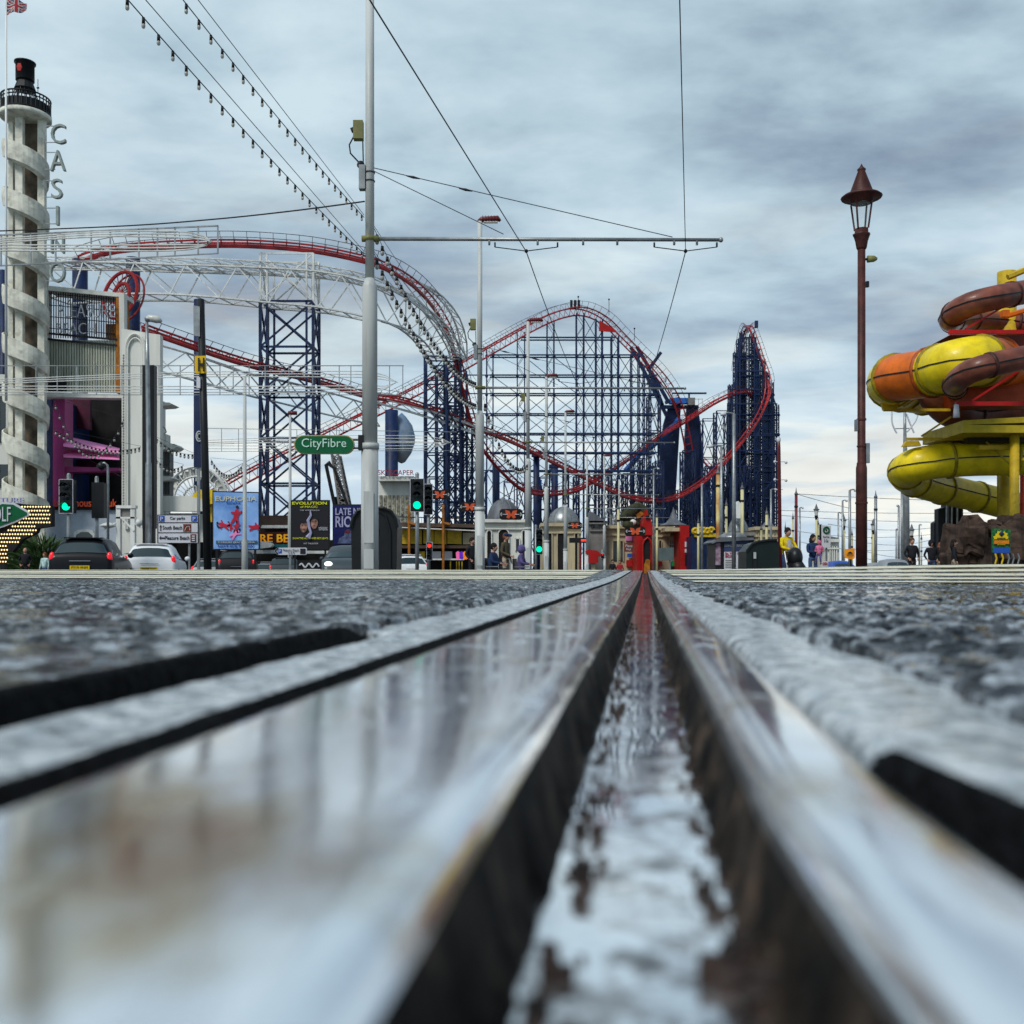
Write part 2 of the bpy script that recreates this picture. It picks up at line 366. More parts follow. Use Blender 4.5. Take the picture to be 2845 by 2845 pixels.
def rmp(N, L, v, pts):
    r = N.new('ShaderNodeValToRGB'); e = r.color_ramp.elements
    while len(e) < len(pts): e.new(0.5)
    for k, (p, c) in enumerate(pts):
        if isinstance(c, (int, float)): c = (c, c, c)
        e[k].position = p; e[k].color = (*c, 1)
    L.new(v, r.inputs[0]); return r.outputs[0]
def bumpn(N, L, b, hs):
    prev = None
    for (h, st, di) in hs:
        bp = N.new('ShaderNodeBump'); bp.inputs['Strength'].default_value = st; bp.inputs['Distance'].default_value = di; L.new(h, bp.inputs['Height'])
        if prev: L.new(prev, bp.inputs['Normal'])
        prev = bp.outputs[0]
    L.new(prev, b.inputs['Normal'])
def m_asphalt():
    m, N, L, b = nodes_of('wet_asphalt')
    ta = N.new('ShaderNodeAttribute'); ta.attribute_name = 'tone'
    tr = rmp(N, L, ta.outputs['Fac'], [(0.0, (0.004, 0.005, 0.007)), (0.45, (0.010, 0.012, 0.016)), (0.64, (0.06, 0.07, 0.085)), (0.85, (0.38, 0.43, 0.48))])
    mx = N.new('ShaderNodeMix'); mx.data_type = 'RGBA'; mx.blend_type = 'MULTIPLY'; mx.inputs[0].default_value = 0.8; L.new(tr, mx.inputs[6]); L.new(rmp(N, L, tex(N, L, 'noise', 160, 5), [(0.38, 0.25), (0.62, 1.0)]), mx.inputs[7])
    L.new(mx.outputs[2], b.inputs['Base Color'])
    w = N.new('ShaderNodeAttribute'); w.attribute_name = 'wet'
    L.new(rmp(N, L, w.outputs['Fac'], [(0.3, 0.30), (0.8, 0.07)]), b.inputs['Roughness'])
    L.new(rmp(N, L, w.outputs['Fac'], [(0.3, 0.30), (0.8, 0.75)]), b.inputs['Specular IOR Level'])
    bp = N.new('ShaderNodeBump'); bp.inputs['Distance'].default_value = 0.002; L.new(tex(N, L, 'noise', 260, 4), bp.inputs['Height'])
    L.new(rmp(N, L, w.outputs['Fac'], [(0.3, 0.7), (0.8, 0.06)]), bp.inputs['Strength']); L.new(bp.outputs[0], b.inputs['Normal']); return m
def m_concrete():
    m, N, L, b = nodes_of('wet_concrete')
    L.new(rmp(N, L, tex(N, L, 'noise', 60, 8, rough=0.7), [(0.36, (0.06, 0.075, 0.085)), (0.48, (0.40, 0.46, 0.50)), (0.60, (0.72, 0.77, 0.80))]), b.inputs['Base Color'])
    L.new(rmp(N, L, tex(N, L, 'noise', 48, 6), [(0.43, 0.08), (0.56, 0.5)]), b.inputs['Roughness'])
    b.inputs['Coat Weight'].default_value = 0.45; b.inputs['Coat Roughness'].default_value = 0.22; b.inputs['Specular IOR Level'].default_value = 0.7
    bumpn(N, L, b, [(tex(N, L, 'noise', 90, 7), 1.0, 0.010), (tex(N, L, 'noise', 420, 3), 0.5, 0.001)]); return m
def m_rail():
    m, N, L, b = nodes_of('polished_rail_steel')
    g = N.new('ShaderNodeNewGeometry'); mpp = N.new('ShaderNodeMapping'); mpp.vector_type = 'POINT'; L.new(g.outputs['Position'], mpp.inputs[0])
    mpp.inputs['Location'].default_value = (0.062*14, -0.185*9, 0); mpp.inputs['Scale'].default_value = (14, 9, 0)
    ln = N.new('ShaderNodeVectorMath'); ln.operation = 'LENGTH'; L.new(mpp.outputs[0], ln.inputs[0])
    blob_ = rmp(N, L, ln.outputs['Value'], [(0.0, 0.17), (0.8, 0.0)])       # one brown stain on the rail head
    ad = N.new('ShaderNodeMath'); ad.operation = 'ADD'; L.new(tex(N, L, 'noise', 7.5, 7, rot=A, sc=(2.2, 1.0, 1), rough=0.6, loc=(0.3, 0.55, 0)), ad.inputs[0]); L.new(blob_, ad.inputs[1])
    st = rmp(N, L, ad.outputs[0], [(0.50, (0.88, 0.90, 0.94)), (0.57, (0.74, 0.72, 0.70)), (0.66, (0.52, 0.43, 0.30)), (0.76, (0.36, 0.21, 0.10))])
    L.new(st, b.inputs['Base Color']); b.inputs['Metallic'].default_value = 0.90
    L.new(rmp(N, L, tex(N, L, 'noise', 16, 8, rot=A, sc=(3, 1, 1), rough=0.65), [(0.3, 0.07), (0.54, 0.13), (0.68, 0.36)]), b.inputs['Roughness'])
    bumpn(N, L, b, [(tex(N, L, 'noise', 30, 4, rot=A, sc=(1, 1.5, 1)), 0.10, 0.0015), (tex(N, L, 'noise', 220, 3, rot=A, sc=(4, 0.3, 1)), 0.10, 0.0003)]); return m
def m_wall():
    m, N, L, b = nodes_of('rusty_groove_side')
    L.new(rmp(N, L, tex(N, L, 'noise', 40, 7, rough=0.65), [(0.42, (0.004, 0.0035, 0.0035)), (0.54, (0.022, 0.017, 0.013)), (0.64, (0.08, 0.06, 0.045)), (0.76, (0.22, 0.09, 0.03))]), b.inputs['Base Color'])
    b.inputs['Roughness'].default_value = 0.65; b.inputs['Specular IOR Level'].default_value = 0.10
    bumpn(N, L, b, [(tex(N, L, 'noise', 90, 6), 0.8, 0.005)]); return m
def m_floor():
    m, N, L, b = nodes_of('groove_water_over_steel')
    L.new(rmp(N, L, tex(N, L, 'noise', 75, 7, rough=0.62, loc=(5, 2, 0)), [(0.36, (0.12, 0.11, 0.11)), (0.45, (0.50, 0.49, 0.50)), (0.53, (0.92, 0.94, 0.97))]), b.inputs['Base Color'])
    b.inputs['Metallic'].default_value = 0.9
    L.new(rmp(N, L, tex(N, L, 'noise', 24, 4, loc=(1, 2, 0)), [(0.42, 0.04), (0.65, 0.15)]), b.inputs['Roughness'])
    bumpn(N, L, b, [(tex(N, L, 'noise', 42, 3, rot=A, sc=(1.0, 0.9, 1)), 0.10, 0.003)]); return m
asp, conc, railm, wallm, floorm = m_asphalt(), m_concrete(), m_rail(), m_wall(), m_floor()
UL, UR = -0.2495, 0.128
def edgeL(v): return UL+0.006*(vnoise(v*18, v*0, 3)-0.5)*2*np.clip(v, 0.3, 1)
def edgeR(v): return UR+0.02*(vnoise(v*14, v*0, 4)-0.5)*2*np.clip(v, 0.3, 1)
def asph_side(side):
    def zf(U, V):
        z = asphalt_z(U, V)
        e = (edgeL(V)-U) if side < 0 else (U-edgeR(V))
        z = z+0.004+0.003*sst(0.0, 0.1, e)
        return np.where(e < 0, -0.030, z*sst(-0.002, 0.004, e)-0.03*(1-sst(-0.002, 0.004, e)))
    return zf
ar = np.arange
def gs(a, b, s): return np.arange(a, b+s/2, s)
blocks = [(gs(-1.25, UL+0.012, 0.0030), gs(0.16, 1.75, 0.0030), asph_side(-1)),
          (gs(UR-0.022, 1.05, 0.0030), gs(0.16, 1.75, 0.0030), asph_side(1)),
          (gs(-2.7, UL+0.012, 0.0062), gs(1.7536, 4.2, 0.0062), asph_side(-1)),
          (gs(UR-0.022, 2.0, 0.0062), gs(1.7536, 4.2, 0.0062), asph_side(1)),
          (gs(-6.0, UL+0.012, 0.017), gs(4.2, 9.0, 0.011), asph_side(-1)),
          (gs(UR-0.022, 5.0, 0.017), gs(4.2, 9.0, 0.011), asph_side(1)),
          (gs(-5.0, -1.2380, 0.012), gs(-1.5, 1.78, 0.012), asph_side(-1)), (gs(1.045, 5.0, 0.012), gs(-1.5, 1.78, 0.012), asph_side(1)),
          (gs(-6.0, -2.69, 0.015), gs(1.74, 4.24, 0.015), asph_side(-1)), (gs(1.99, 6.0, 0.015), gs(1.74, 4.24, 0.015), asph_side(1)),
          (gs(-1.26, UL+0.012, 0.009), gs(-1.5, 0.17, 0.009), asph_side(-1)), (gs(UR-0.022, 1.06, 0.009), gs(-1.5, 0.17, 0.009), asph_side(1)),
          (gs(-12.0, -5.98, 0.04), gs(1.7, 9.03, 0.04), asph_side(-1)), (gs(4.98, 12.0, 0.04), gs(1.7, 9.03, 0.04), asph_side(1)),
          (gs(-12, UL+0.012, 0.06), gs(9.0, 18.0, 0.03), asph_side(-1)),
          (gs(UR-0.022, 12.0, 0.06), gs(9.0, 18.0, 0.03), asph_side(1))]
tag(np_object('road', blocks, asp), kind='structure')
# wide sheet of ground to the horizon, a little below the detailed road
gm = mat('far_tarmac', (0.055, 0.058, 0.062), 0.35, var=0.3, vs=0.7, bump=0.3, bs=20)
xs = np.concatenate([gs(-1500, -100, 100), gs(-95, -15, 5), gs(-14.5, 14.5, 0.5), gs(15, 95, 5), gs(100, 1500, 100)])
ys = np.concatenate([gs(-60, -5, 5), gs(-4.5, 30, 0.5), gs(32, 100, 4), gs(110, 3000, 100)])
def ground():
    X, Y = np.meshgrid(xs, ys); Z = terr(X, Y)-0.062+0.055*np.maximum(sst(12, 14, np.abs(X)), np.maximum(sst(18, 19, Y), sst(-1.5, -2.5, Y))); V = np.stack([X, Y, Z], -1).reshape(-1, 3); n, m = X.shape
    ids = np.arange(n)[:, None]*m+np.arange(m)[None, :]; Q = np.stack([ids[:-1, :-1], ids[:-1, 1:], ids[1:, 1:], ids[1:, :-1]], -1).reshape(-1, 4)
    me = bpy.data.meshes.new('ground'); me.from_pydata(V.tolist(), [], Q.tolist()); me.polygons.foreach_set('use_smooth', [True]*len(Q)); me.materials.append(gm)
    o = bpy.data.objects.new('ground', me); COL.objects.link(o); tag(o, kind='structure')
ground()
# corridor strips swept along v
vv = np.concatenate([gs(-1.5, -0.12, 0.03), gs(-0.10, 2.5, 0.006), gs(2.52, 6, 0.02), gs(6.05, 18, 0.1)])
def sweep(name, prof, m, wig=None, parent=None):
    """prof(v) -> list of (u, z) columns, same count for every v"""
    rows = [prof(float(v)) for v in vv]; n = len(rows[0]); vs = []; fs = []
    for v, r in zip(vv, rows):
        for (u, z) in r:
            x, y = uv(u, float(v)); vs.append((x, y, z+G(x, y)))
    for i in range(len(vv)-1):
        for k in range(n-1): fs.append((i*n+k, i*n+k+1, (i+1)*n+k+1, (i+1)*n+k))
    me = bpy.data.meshes.new(name); me.from_pydata(vs, [], fs); me.polygons.foreach_set('use_smooth', [True]*len(fs)); me.materials.append(m); me.update()
    o = bpy.data.objects.new(name, me); COL.objects.link(o)
    if parent: o.parent = parent
    return o
def f1(x, k=0): return float(vnoise(np.float64(x), np.float64(0.37+k), k))-0.5
def curv(v): return 0.010*max(0, (0.28-v)/0.18)**1.4 if v < 0.28 else 0.0
def cr(u, z, v, k=0): return z-0.0005+0.0028*(float(fbm(np.float64(u*34), np.float64(v*34), 5, 70+k))-0.50)
def fadegap(v, v0, w=0.05): return float(1-sst(v0-w, v0+0.01, np.float64(v)))
def prof_cl(v):
    g = fadegap(v, 0.92); e = UL-0.012+0.0365*g+0.002*f1(v*40, 6)*g
    return [(e-0.001, -0.034), (e, -0.012), (e+0.0015, -0.003)]+[(u, cr(u, z, v)) for (u, z) in ((e+0.005, 0.0), (-0.218, 0.001), (-0.211, 0.0015), (-0.204, 0.001), (-0.197, 0), (-0.190, 0), (-0.183, 0), (-0.176, 0), (-0.169, 0), (-0.163, -0.0005), (-0.1595, -0.003), (-0.1580, -0.016))]
def prof_cr(v):
    g = fadegap(v, 0.36, 0.17); w = 0.016*g; u0 = 0.0665+curv(v)*1.0+w+0.003*g*f1(v*20, 3)
    return [(u0, -0.034), (u0+0.0005, -0.004)]+[(u, cr(u, z, v, 5)) for (u, z) in ((u0+0.003, 0.001), (u0+0.009, 0.002), (0.098, 0.002), (0.104, 0.002), (0.110, 0.002), (0.116, 0.002), (0.122, 0.0015), (0.128, 0.001), (0.135, 0.0005), (0.142, 0.000), (0.155, -0.004))]
sweep('concrete_strip', prof_cl, conc)['kind'] = 'structure'
sweep('concrete_strip', prof_cr, conc)['kind'] = 'structure'
sweep('track_trench', lambda v: [(UL-0.06, -0.034), (-0.15, -0.036), (0.0, -0.05), (0.2, -0.034)], M['interior'])['kind'] = 'structure'
def prof_head(v):
    w = 0.0012*f1(v*25, 1)
    return [(-0.1495, -0.020), (-0.1485, -0.005), (-0.1465, -0.001), (-0.1435, 0.0008), (-0.1415, 0.0013), (-0.138, 0.0014), (-0.11, 0.0014), (-0.07, 0.0014), (-0.050, 0.0014), (-0.047, 0.0012), (-0.0425, 0.0002), (-0.0385+w, -0.002), (-0.0355+w, -0.0055)]
def prof_lw(v):
    w = 0.0012*f1(v*25, 1); q = 0.004*f1(v*60, 8)+0.003*f1(v*160, 9)
    return [(-0.0355+w, -0.0055), (-0.0335+w+q*0.3, -0.011), (-0.0315+q*0.6, -0.018), (-0.0295+q, -0.027), (-0.026+q, -0.034), (-0.022+q, -0.037)]
def prof_rw(v):
    c = curv(v); q = 0.004*f1(v*55, 11)+0.003*f1(v*150, 12)
    return [(0.016+q+c*0.5, -0.037), (0.0215+q+c*0.6, -0.034), (0.0245+q+c*0.8, -0.027), (0.0260+c+q*0.6, -0.019), (0.0275+c, -0.014), (0.0290+c, -0.0095)]
def prof_lip(v):
    c = curv(v)
    return [(0.0290+c, -0.0095), (0.0305+c, -0.0062), (0.0325+c, -0.0032), (0.0348+c, -0.0010), (0.037+c, 0.0002), (0.0395+c, 0.0010), (0.042+c, 0.0011), (0.055+c, 0.0011), (0.058+c, 0.0009), (0.0615+c, -0.0004), (0.0635+c, -0.004), (0.0640+c, -0.022)]
gapshade = M['gapshade']  # black strips over the gap sides stand in for shade inside open joints
sweep('joint_gap_shade', lambda v: [(-0.1488, -0.006), (-0.1515, -0.0075), (-0.157, -0.006), (-0.1600+0.0015*f1(v*30, 21)+0.0016*f1(v*150, 34), 0.0006), (-0.1615+0.003*f1(v*22, 22)+0.0018*f1(v*150, 34), 0.0018), (-0.1635+0.003*f1(v*22, 22), -0.004)], gapshade)['kind'] = 'structure'
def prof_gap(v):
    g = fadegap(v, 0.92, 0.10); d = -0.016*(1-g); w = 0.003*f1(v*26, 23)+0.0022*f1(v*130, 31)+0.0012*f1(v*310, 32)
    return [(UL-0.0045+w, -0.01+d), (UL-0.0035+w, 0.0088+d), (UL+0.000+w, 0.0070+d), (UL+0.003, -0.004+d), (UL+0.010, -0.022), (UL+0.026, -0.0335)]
sweep('joint_gap_shade', prof_gap, gapshade)['kind'] = 'structure'
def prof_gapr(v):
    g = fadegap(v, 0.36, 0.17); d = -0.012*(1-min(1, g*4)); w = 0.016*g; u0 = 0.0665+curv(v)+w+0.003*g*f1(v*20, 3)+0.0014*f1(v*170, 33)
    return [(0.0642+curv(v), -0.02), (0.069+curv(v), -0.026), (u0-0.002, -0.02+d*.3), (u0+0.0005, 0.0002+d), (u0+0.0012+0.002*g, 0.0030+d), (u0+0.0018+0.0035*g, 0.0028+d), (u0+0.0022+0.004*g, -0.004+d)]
sweep('joint_gap_shade', prof_gapr, gapshade)['kind'] = 'structure'
rail = thing('tram_rail', 'wet grooved tram rail running away through the asphalt from the lens', 'tram rail', (0, 0, 0))
sweep('rail_head', prof_head, railm, parent=rail); sweep('groove_side', prof_lw, wallm, parent=rail)
sweep('groove_side', prof_rw, wallm, parent=rail); sweep('rail_lip', prof_lip, conc if False else railm, parent=rail)
sweep('groove_floor', lambda v: [(-0.030, -0.0335)]+[(u, -0.0335+0.0004*f1(v*70+u*90, 2)) for u in (-0.02, -0.01, 0, 0.01, 0.02)]+[(0.034, -0.0335)], floorm, parent=rail)
def grit():
    rr = random.Random(12); s = MB()
    for i in range(420):
        v = 0.12+rr.random()**1.6*1.6; sd = rr.choice((-1, 1)); sz = rr.uniform(0.0007, 0.0022)*(1.4 if v < 0.35 else 1)
        if i < 16: v = rr.uniform(0.125, 0.24); sd = 1; sz = rr.uniform(0.003, 0.0055)
        u = sd*(0.0245 if sd < 0 else 0.0225)-sd*rr.random()**2*0.010+0.002; x, y = uv(u, v); z = G(x, y)-0.0333+sz*0.4
        pts = []
        for k in range(8): pts.append((x+sz*(1 if k & 1 else -1)*rr.uniform(.5, 1), y+sz*(1 if k & 2 else -1)*rr.uniform(.5, 1), z+sz*(1 if k & 4 else -1)*rr.uniform(.4, .9)))
        s.add(pts, [(0, 2, 3, 1), (4, 5, 7, 6), (0, 1, 5, 4), (2, 6, 7, 3), (0, 4, 6, 2), (1, 3, 7, 5)])
    tag(s.build('grit', mat('rusty_grit', (0.05, 0.035, 0.03), 0.6, var=0.6, vs=150, c2=(0.004, 0.004, 0.004), spec=0.2)), 'dark rusty grit lying along the bottom of the rail groove', 'grit', kind='stuff')
grit()
# painted lines across the road
paint = mat('worn_cream_road_paint', (0.80, 0.76, 0.56), 0.4, var=0.12, vs=6, bump=0.3, bs=80, dirt=0.35)
def stripe(v0, v1, u0, u1, skew):
    mb = MB(); mb.smooth = True; nu = int((u1-u0)/0.06)+1; nv = max(2, int((v1-v0)/0.05)); vs = []; fs = []
    for i in range(nv+1):
        for k in range(nu+1):
            u = u0+(u1-u0)*k/nu; e = 0
            if i in (0, nv): e = 0.05*f1(u*3.1+v0, 5)+0.03*f1(u*17+v0, 6)
            x, y = uv(u, v0+(v1-v0)*i/nv+e-skew*u); d = 0.0
            vs.append((x, y, G(x, y)+0.0125+0.0015*f1(u*11+i, 7)))
    for i in range(nv):
        for k in range(nu):
            a = i*(nu+1)+k; fs.append((a, a+1, a+nu+2, a+nu+1))
    mb.add(vs, fs); o = mb.build('road_marking', paint); tag(o, kind='structure')
for (a, b, sk) in ((4.95, 5.65, 0.05), (5.85, 6.45, 0.05), (7.3, 8.0, 0.03), (8.25, 9.6, 0.03), (10.6, 12.4, 0.0)):
    stripe(a, b, -7.5 if a < 7 else -11, UL-0.06-0.03*(a-4.9), sk)
for (a, b, sk) in ((3.85, 4.30, -0.02), (5.1, 5.9, 0.0), (6.9, 8.0, 0.0), (8.9, 9.9, 0.0), (11.0, 12.6, 0.0)):
    stripe(a, b, UR+0.06, 6.0 if a < 7 else 9.5, sk)
# ---------------------------------------------------------------- roller coaster (one thing, many parts)
def DP(pts): return [D(*p) for p in pts]
coaster = thing('roller_coaster', 'tall roller coaster with red track, white truss arch and navy lattice towers', 'roller coaster', D(1100, 1078, 210)*1.0)
def lat(a, b):
    d = (b-a); h = Vector((d.x, d.y, 0)); 
    if h.length < 1e-6: h = Vector((1, 0, 0))
    h.normalize(); return Vector((-h.y, h.x, 0))
def track(pts, g=1.1, s=1.6, r=0.11, rs=0.28, drop=0.55, rail_h=0.9, roll=0.0, m='red', handrail=True, step_tie=1, tier=0.06):
    p = crv(pts, s); mb = MB(); n = len(p); Lr, Rr, Sp, Ha, Hb = [], [], [], [], []
    for i in range(n):
        a = p[max(i-1, 0)]; b = p[min(i+1, n-1)]; t = (b-a).normalized(); l = lat(a, b); up = l.cross(t) if l.cross(t).z > 0 else t.cross(l)
        up.normalize(); rr = roll(i/(n-1)) if callable(roll) else roll
        if rr: q = Matrix.Rotation(rr, 3, t); l = q @ l; up = q @ up
        Lr.append(p[i]+l*g/2); Rr.append(p[i]-l*g/2); Sp.append(p[i]-up*drop); Ha.append(p[i]+l*(g/2+0.55)+up*rail_h); Hb.append(p[i]-l*(g/2+0.55)+up*rail_h)
    mb.tube(Lr, r, 5); mb.tube(Rr, r, 5); mb.tube(Sp, rs, 6)
    for i in range(0, n, step_tie):
        mb.bar(Lr[i], Rr[i], tier); mb.bar(Lr[i], Sp[i], tier); mb.bar(Rr[i], Sp[i], tier)
    mb.build('track', M[m], coaster)
    if handrail:
        h = MB(); h.tube(Ha, 0.045, 4); h.tube(Hb, 0.045, 4)
        for i in range(0, n, step_tie): h.bar(Lr[i], Ha[i], 0.04); h.bar(Rr[i], Hb[i], 0.04)
        h.build('walkway_rail', M['maroon' if m == 'red' else m], coaster)
# --- track A: near arch, then dive
A1 = [(150, 486, 128), (210, 468, 128), (300, 459, 128), (420, 455, 129), (510, 458, 130), (600, 467, 131), (690, 486, 132), (735, 503, 134), (775, 528, 138), (805, 557, 143), (828, 588, 149), (845, 620, 154), (856, 650, 158), (866, 690, 162), (876, 735, 164), (889, 785, 166), (902, 825, 168), (924, 858, 171), (955, 892, 175), (985, 918, 178), (1012, 926, 182), (1050, 927, 190), (1090, 920, 200), (1125, 900, 208), (1165, 876, 213), (1200, 852, 216), (1250, 816, 220), (1300, 787, 225), (1345, 758, 229), (1380, 741, 231), (1400, 735, 233), (1413, 737, 236), (1420, 748, 240)]
track(DP(A1), g=1.2, r=0.13, rs=0.27, drop=0.6)
# --- track B: descends from the left, through the dip and up to the spire
B1 = [(270, 614, 118), (320, 632, 120), (380, 653, 123), (440, 673, 127), (500, 690, 131), (560, 704, 136), (620, 720, 141), (690, 741, 147), (760, 752, 153), (830, 775, 160), (900, 803, 166), (960, 826, 172), (1010, 850, 178), (1060, 876, 184), (1110, 900, 190), (1150, 920, 195), (1190, 935, 200), (1230, 941, 205), (1270, 937, 210), (1315, 914, 215), (1355, 880, 219), (1394, 836, 222), (1425, 795, 225), (1443, 760, 228), (1450, 730, 230), (1447, 700, 231), (1437, 670, 232), (1428, 645, 233), (1417, 620, 235), (1411, 614, 240), (1405, 622, 246), (1398, 650, 250), (1390, 700, 252)]
track(DP(B1), g=1.3, r=0.14, rs=0.25, drop=0.6, rail_h=0.6)
# --- track C: lift hill and first drop
C1 = [(405, 925, 150), (470, 888, 155), (560, 842, 162), (640, 802, 169), (760, 742, 178), (850, 695, 186), (930, 650, 193), (1000, 611, 200), (1040, 592, 203), (1070, 583, 206), (1090, 581, 208), (1115, 586, 210), (1145, 603, 212), (1175, 633, 214), (1210, 668, 216), (1240, 698, 218), (1262, 727, 220), (1279, 760, 222), (1290, 800, 224), (1300, 850, 226)]
track(DP(C1), g=1.8, r=0.15, rs=0.16, drop=1.5, rail_h=1.1)
# --- a far return leg that crosses under the dip, bottom right
track(DP([(1322, 860, 250), (1345, 885, 246), (1362, 910, 244), (1372, 950, 242), (1376, 985, 240)]), g=1.2, handrail=False)
def truss(top, bot, m, off, s=6.0, r=0.13, rd=0.09, n=None, name='support_truss'):
    """box truss: two parallel Warren trusses set off in depth, with lacing between"""
    n = n or 14; T = crv(top, n=n); B = crv(bot, n=n); mb = MB(); o = [Vector((0, 0, 0)), off]
    for q in o:
        mb.tube([p+q for p in T], r, 5); mb.tube([p+q for p in B], r, 5)
        for i in range(n):
            if i % 2 == 0: mb.bar(T[i]+q, B[i+1]+q, rd)
            else: mb.bar(B[i]+q, T[i+1]+q, rd)
    for i in range(n+1):
        mb.bar(T[i], T[i]+off, rd); mb.bar(B[i], B[i]+off, rd)
        if i < n: mb.bar(T[i], T[i+1]+off, rd*0.8); mb.bar(B[i]+off, B[i+1], rd*0.8)
    mb.build(name, m, coaster)
ARW = M['white']
truss(DP([(60, 493, 127), (180, 494, 127), (300, 498, 127), (400, 501, 127), (520, 506, 128), (620, 514, 129), (690, 531, 130)]), DP([(90, 560, 127), (200, 555, 127), (300, 554, 127), (400, 560, 127), (500, 570, 128), (600, 579, 129), (690, 597, 130)]), ARW, Vector((0.6, 4.2, 0.25)), n=13, r=0.15, rd=0.10)
truss(DP([(60, 484, 128), (300, 487, 128), (420, 489, 129), (590, 500, 131), (690, 516, 132), (735, 533, 134)]), DP([(60, 494, 128), (300, 499, 128), (420, 502, 129), (590, 514, 131), (690, 532, 132), (735, 552, 134)]), ARW, Vector((0.3, 2.2, 0)), n=16, r=0.10, rd=0.06)
truss(DP([(690, 531, 131), (745, 549, 134), (790, 580, 140), (825, 612, 147), (848, 650, 153), (862, 672, 157)]), DP([(690, 597, 131), (735, 610, 134), (765, 628, 140), (785, 648, 147), (798, 668, 153), (802, 676, 157)]), ARW, Vector((1.5, 3.8, 0.3)), n=8, r=0.14, rd=0.09)
truss(DP([(735, 515, 136), (780, 530, 139), (818, 553, 144), (850, 591, 150), (866, 635, 156), (868, 672, 160)]), DP([(735, 540, 136), (775, 562, 139), (808, 600, 144), (832, 635, 150), (845, 660, 156), (850, 678, 160)]), ARW, Vector((1.0, 2.0, 0.2)), n=8, r=0.13, rd=0.08)
truss(DP([(235, 628, 120), (300, 651, 121), (380, 674, 124), (440, 697, 128), (520, 715, 134), (620, 740, 142), (700, 765, 149)]), DP([(240, 690, 120), (310, 702, 121), (380, 722, 124), (450, 742, 128), (520, 758, 134), (620, 783, 142), (700, 800, 149)]), ARW, Vector((0.8, 3.6, 0.2)), n=11, r=0.13, rd=0.09)
truss(DP([(700, 748, 148), (780, 768, 154), (860, 792, 161), (920, 815, 167)]), DP([(700, 758, 148), (780, 780, 154), (860, 806, 161), (920, 828, 167)]), ARW, Vector((0.8, 2.0, 0.2)), n=9, r=0.10, rd=0.06)
def lattice(x0, x1, ytop, ybot, Y, dy, bays, m, r=0.16, rb=0.08, name='support_tower', dbl=0.0, hz=True, sub=None, topw=1.0):
    """four-legged X-braced tower, front face given by pixel edges"""
    a = D(x0, ybot, Y); b = D(x1, ytop, Y); mb = MB(); cx = (a.x+b.x)/2; w = (b.x-a.x)/2; z0, z1 = a.z, b.z
    def cn(i, j, k):
        t = k/bays; ww = w*(1+(topw-1)*t); return Vector((cx+i*ww, Y+(j+1)/2*dy, z0+(z1-z0)*t))
    for i in (-1, 1):
        for j in (-1, 1):
            mb.bar(cn(i, j, 0), cn(i, j, bays), r)
            if dbl: mb.bar(cn(i, j, 0)-Vector((i*dbl, 0, 0)), cn(i, j, bays)-Vector((i*dbl, 0, 0)), r*0.75)
    for k in range(bays):
        for j in (-1, 1):
            mb.bar(cn(-1, j, k), cn(1, j, k+1), rb); mb.bar(cn(1, j, k), cn(-1, j, k+1), rb)
            if hz: mb.bar(cn(-1, j, k), cn(1, j, k), rb*1.2)
        for i in (-1, 1):
            mb.bar(cn(i, -1, k), cn(i, 1, k+1), rb); mb.bar(cn(i, 1, k), cn(i, -1, k+1), rb)
            if hz: mb.bar(cn(i, -1, k), cn(i, 1, k), rb)
    for j in (-1, 1): mb.bar(cn(-1, j, bays), cn(1, j, bays), rb*1.2)
    return mb.build(name, m, coaster)
NV, NV2 = M['navy'], M['navy2']
lattice(491, 591, 568, 1084, 130, 4.0, 6, NV, r=0.24, rb=0.15, dbl=0.85)
lattice(491, 591, 478, 568, 130.1, 3.8, 1, ARW, r=0.2, rb=0.11, dbl=0.85)
# dense cluster under the arch
for k, (x0, x1, yt, Y, dy) in enumerate(((801, 842, 672, 156, 3.5), (838, 868, 675, 160, 3.0), (858, 880, 700, 166, 3), (845, 872, 760, 170, 4), (868, 890, 790, 172, 4), (822, 858, 690, 168, 4), (880, 900, 830, 175, 3))):
    lattice(x0, x1, yt, 1082, Y, dy, 9 if yt < 720 else 6, NV if k % 3 else NV2, r=0.20, rb=0.11)
def laced(x, w, yt, yb, Y, m, n=None, depth=2.4, r=0.14, rl=0.06):
    a = D(x-w/2, 1082, Y); b = D(x+w/2, yt, Y); mb = MB(); hh = b.z-a.z; n = n or max(3, int(hh/2.2))
    for j in (0, depth):
        mb.bar((a.x, Y+j, a.z), (a.x, Y+j, b.z), r*1.15); mb.bar((b.x, Y+j, a.z), (b.x, Y+j, b.z), r*1.15)
        for k in range(n):
            z0 = a.z+hh*k/n; z1 = a.z+hh*(k+1)/n; X0, X1 = (a.x, b.x) if k % 2 else (b.x, a.x); mb.bar((X0, Y+j, z0), (X1, Y+j, z1), rl)
    for k in range(n+1):
        z0 = a.z+hh*k/n; mb.bar((a.x, Y, z0), (a.x, Y+depth, z0), rl); mb.bar((b.x, Y, z0), (b.x, Y+depth, z0), rl)
    for yy in (672, 710, 745, 783, 820, 856, 890):
        z = D(x, yy, Y).z
        if a.z < z < b.z:
            for X in (a.x, b.x): mb.ball((X, Y, z), 0.33, 5)
    mb.build('support_column', m, coaster)
HC = [(924, 12, 660), (983, 14, 626), (1039, 13, 606), (1095, 14, 590), (1131, 12, 602), (1161, 13, 632), (1199, 14, 664), (1222, 12, 690)]
for (x, w, yt) in HC: laced(x, w, yt, 985, 207, NV)
hb = MB(); levels = (639, 672, 710, 745, 783, 820, 856, 890)
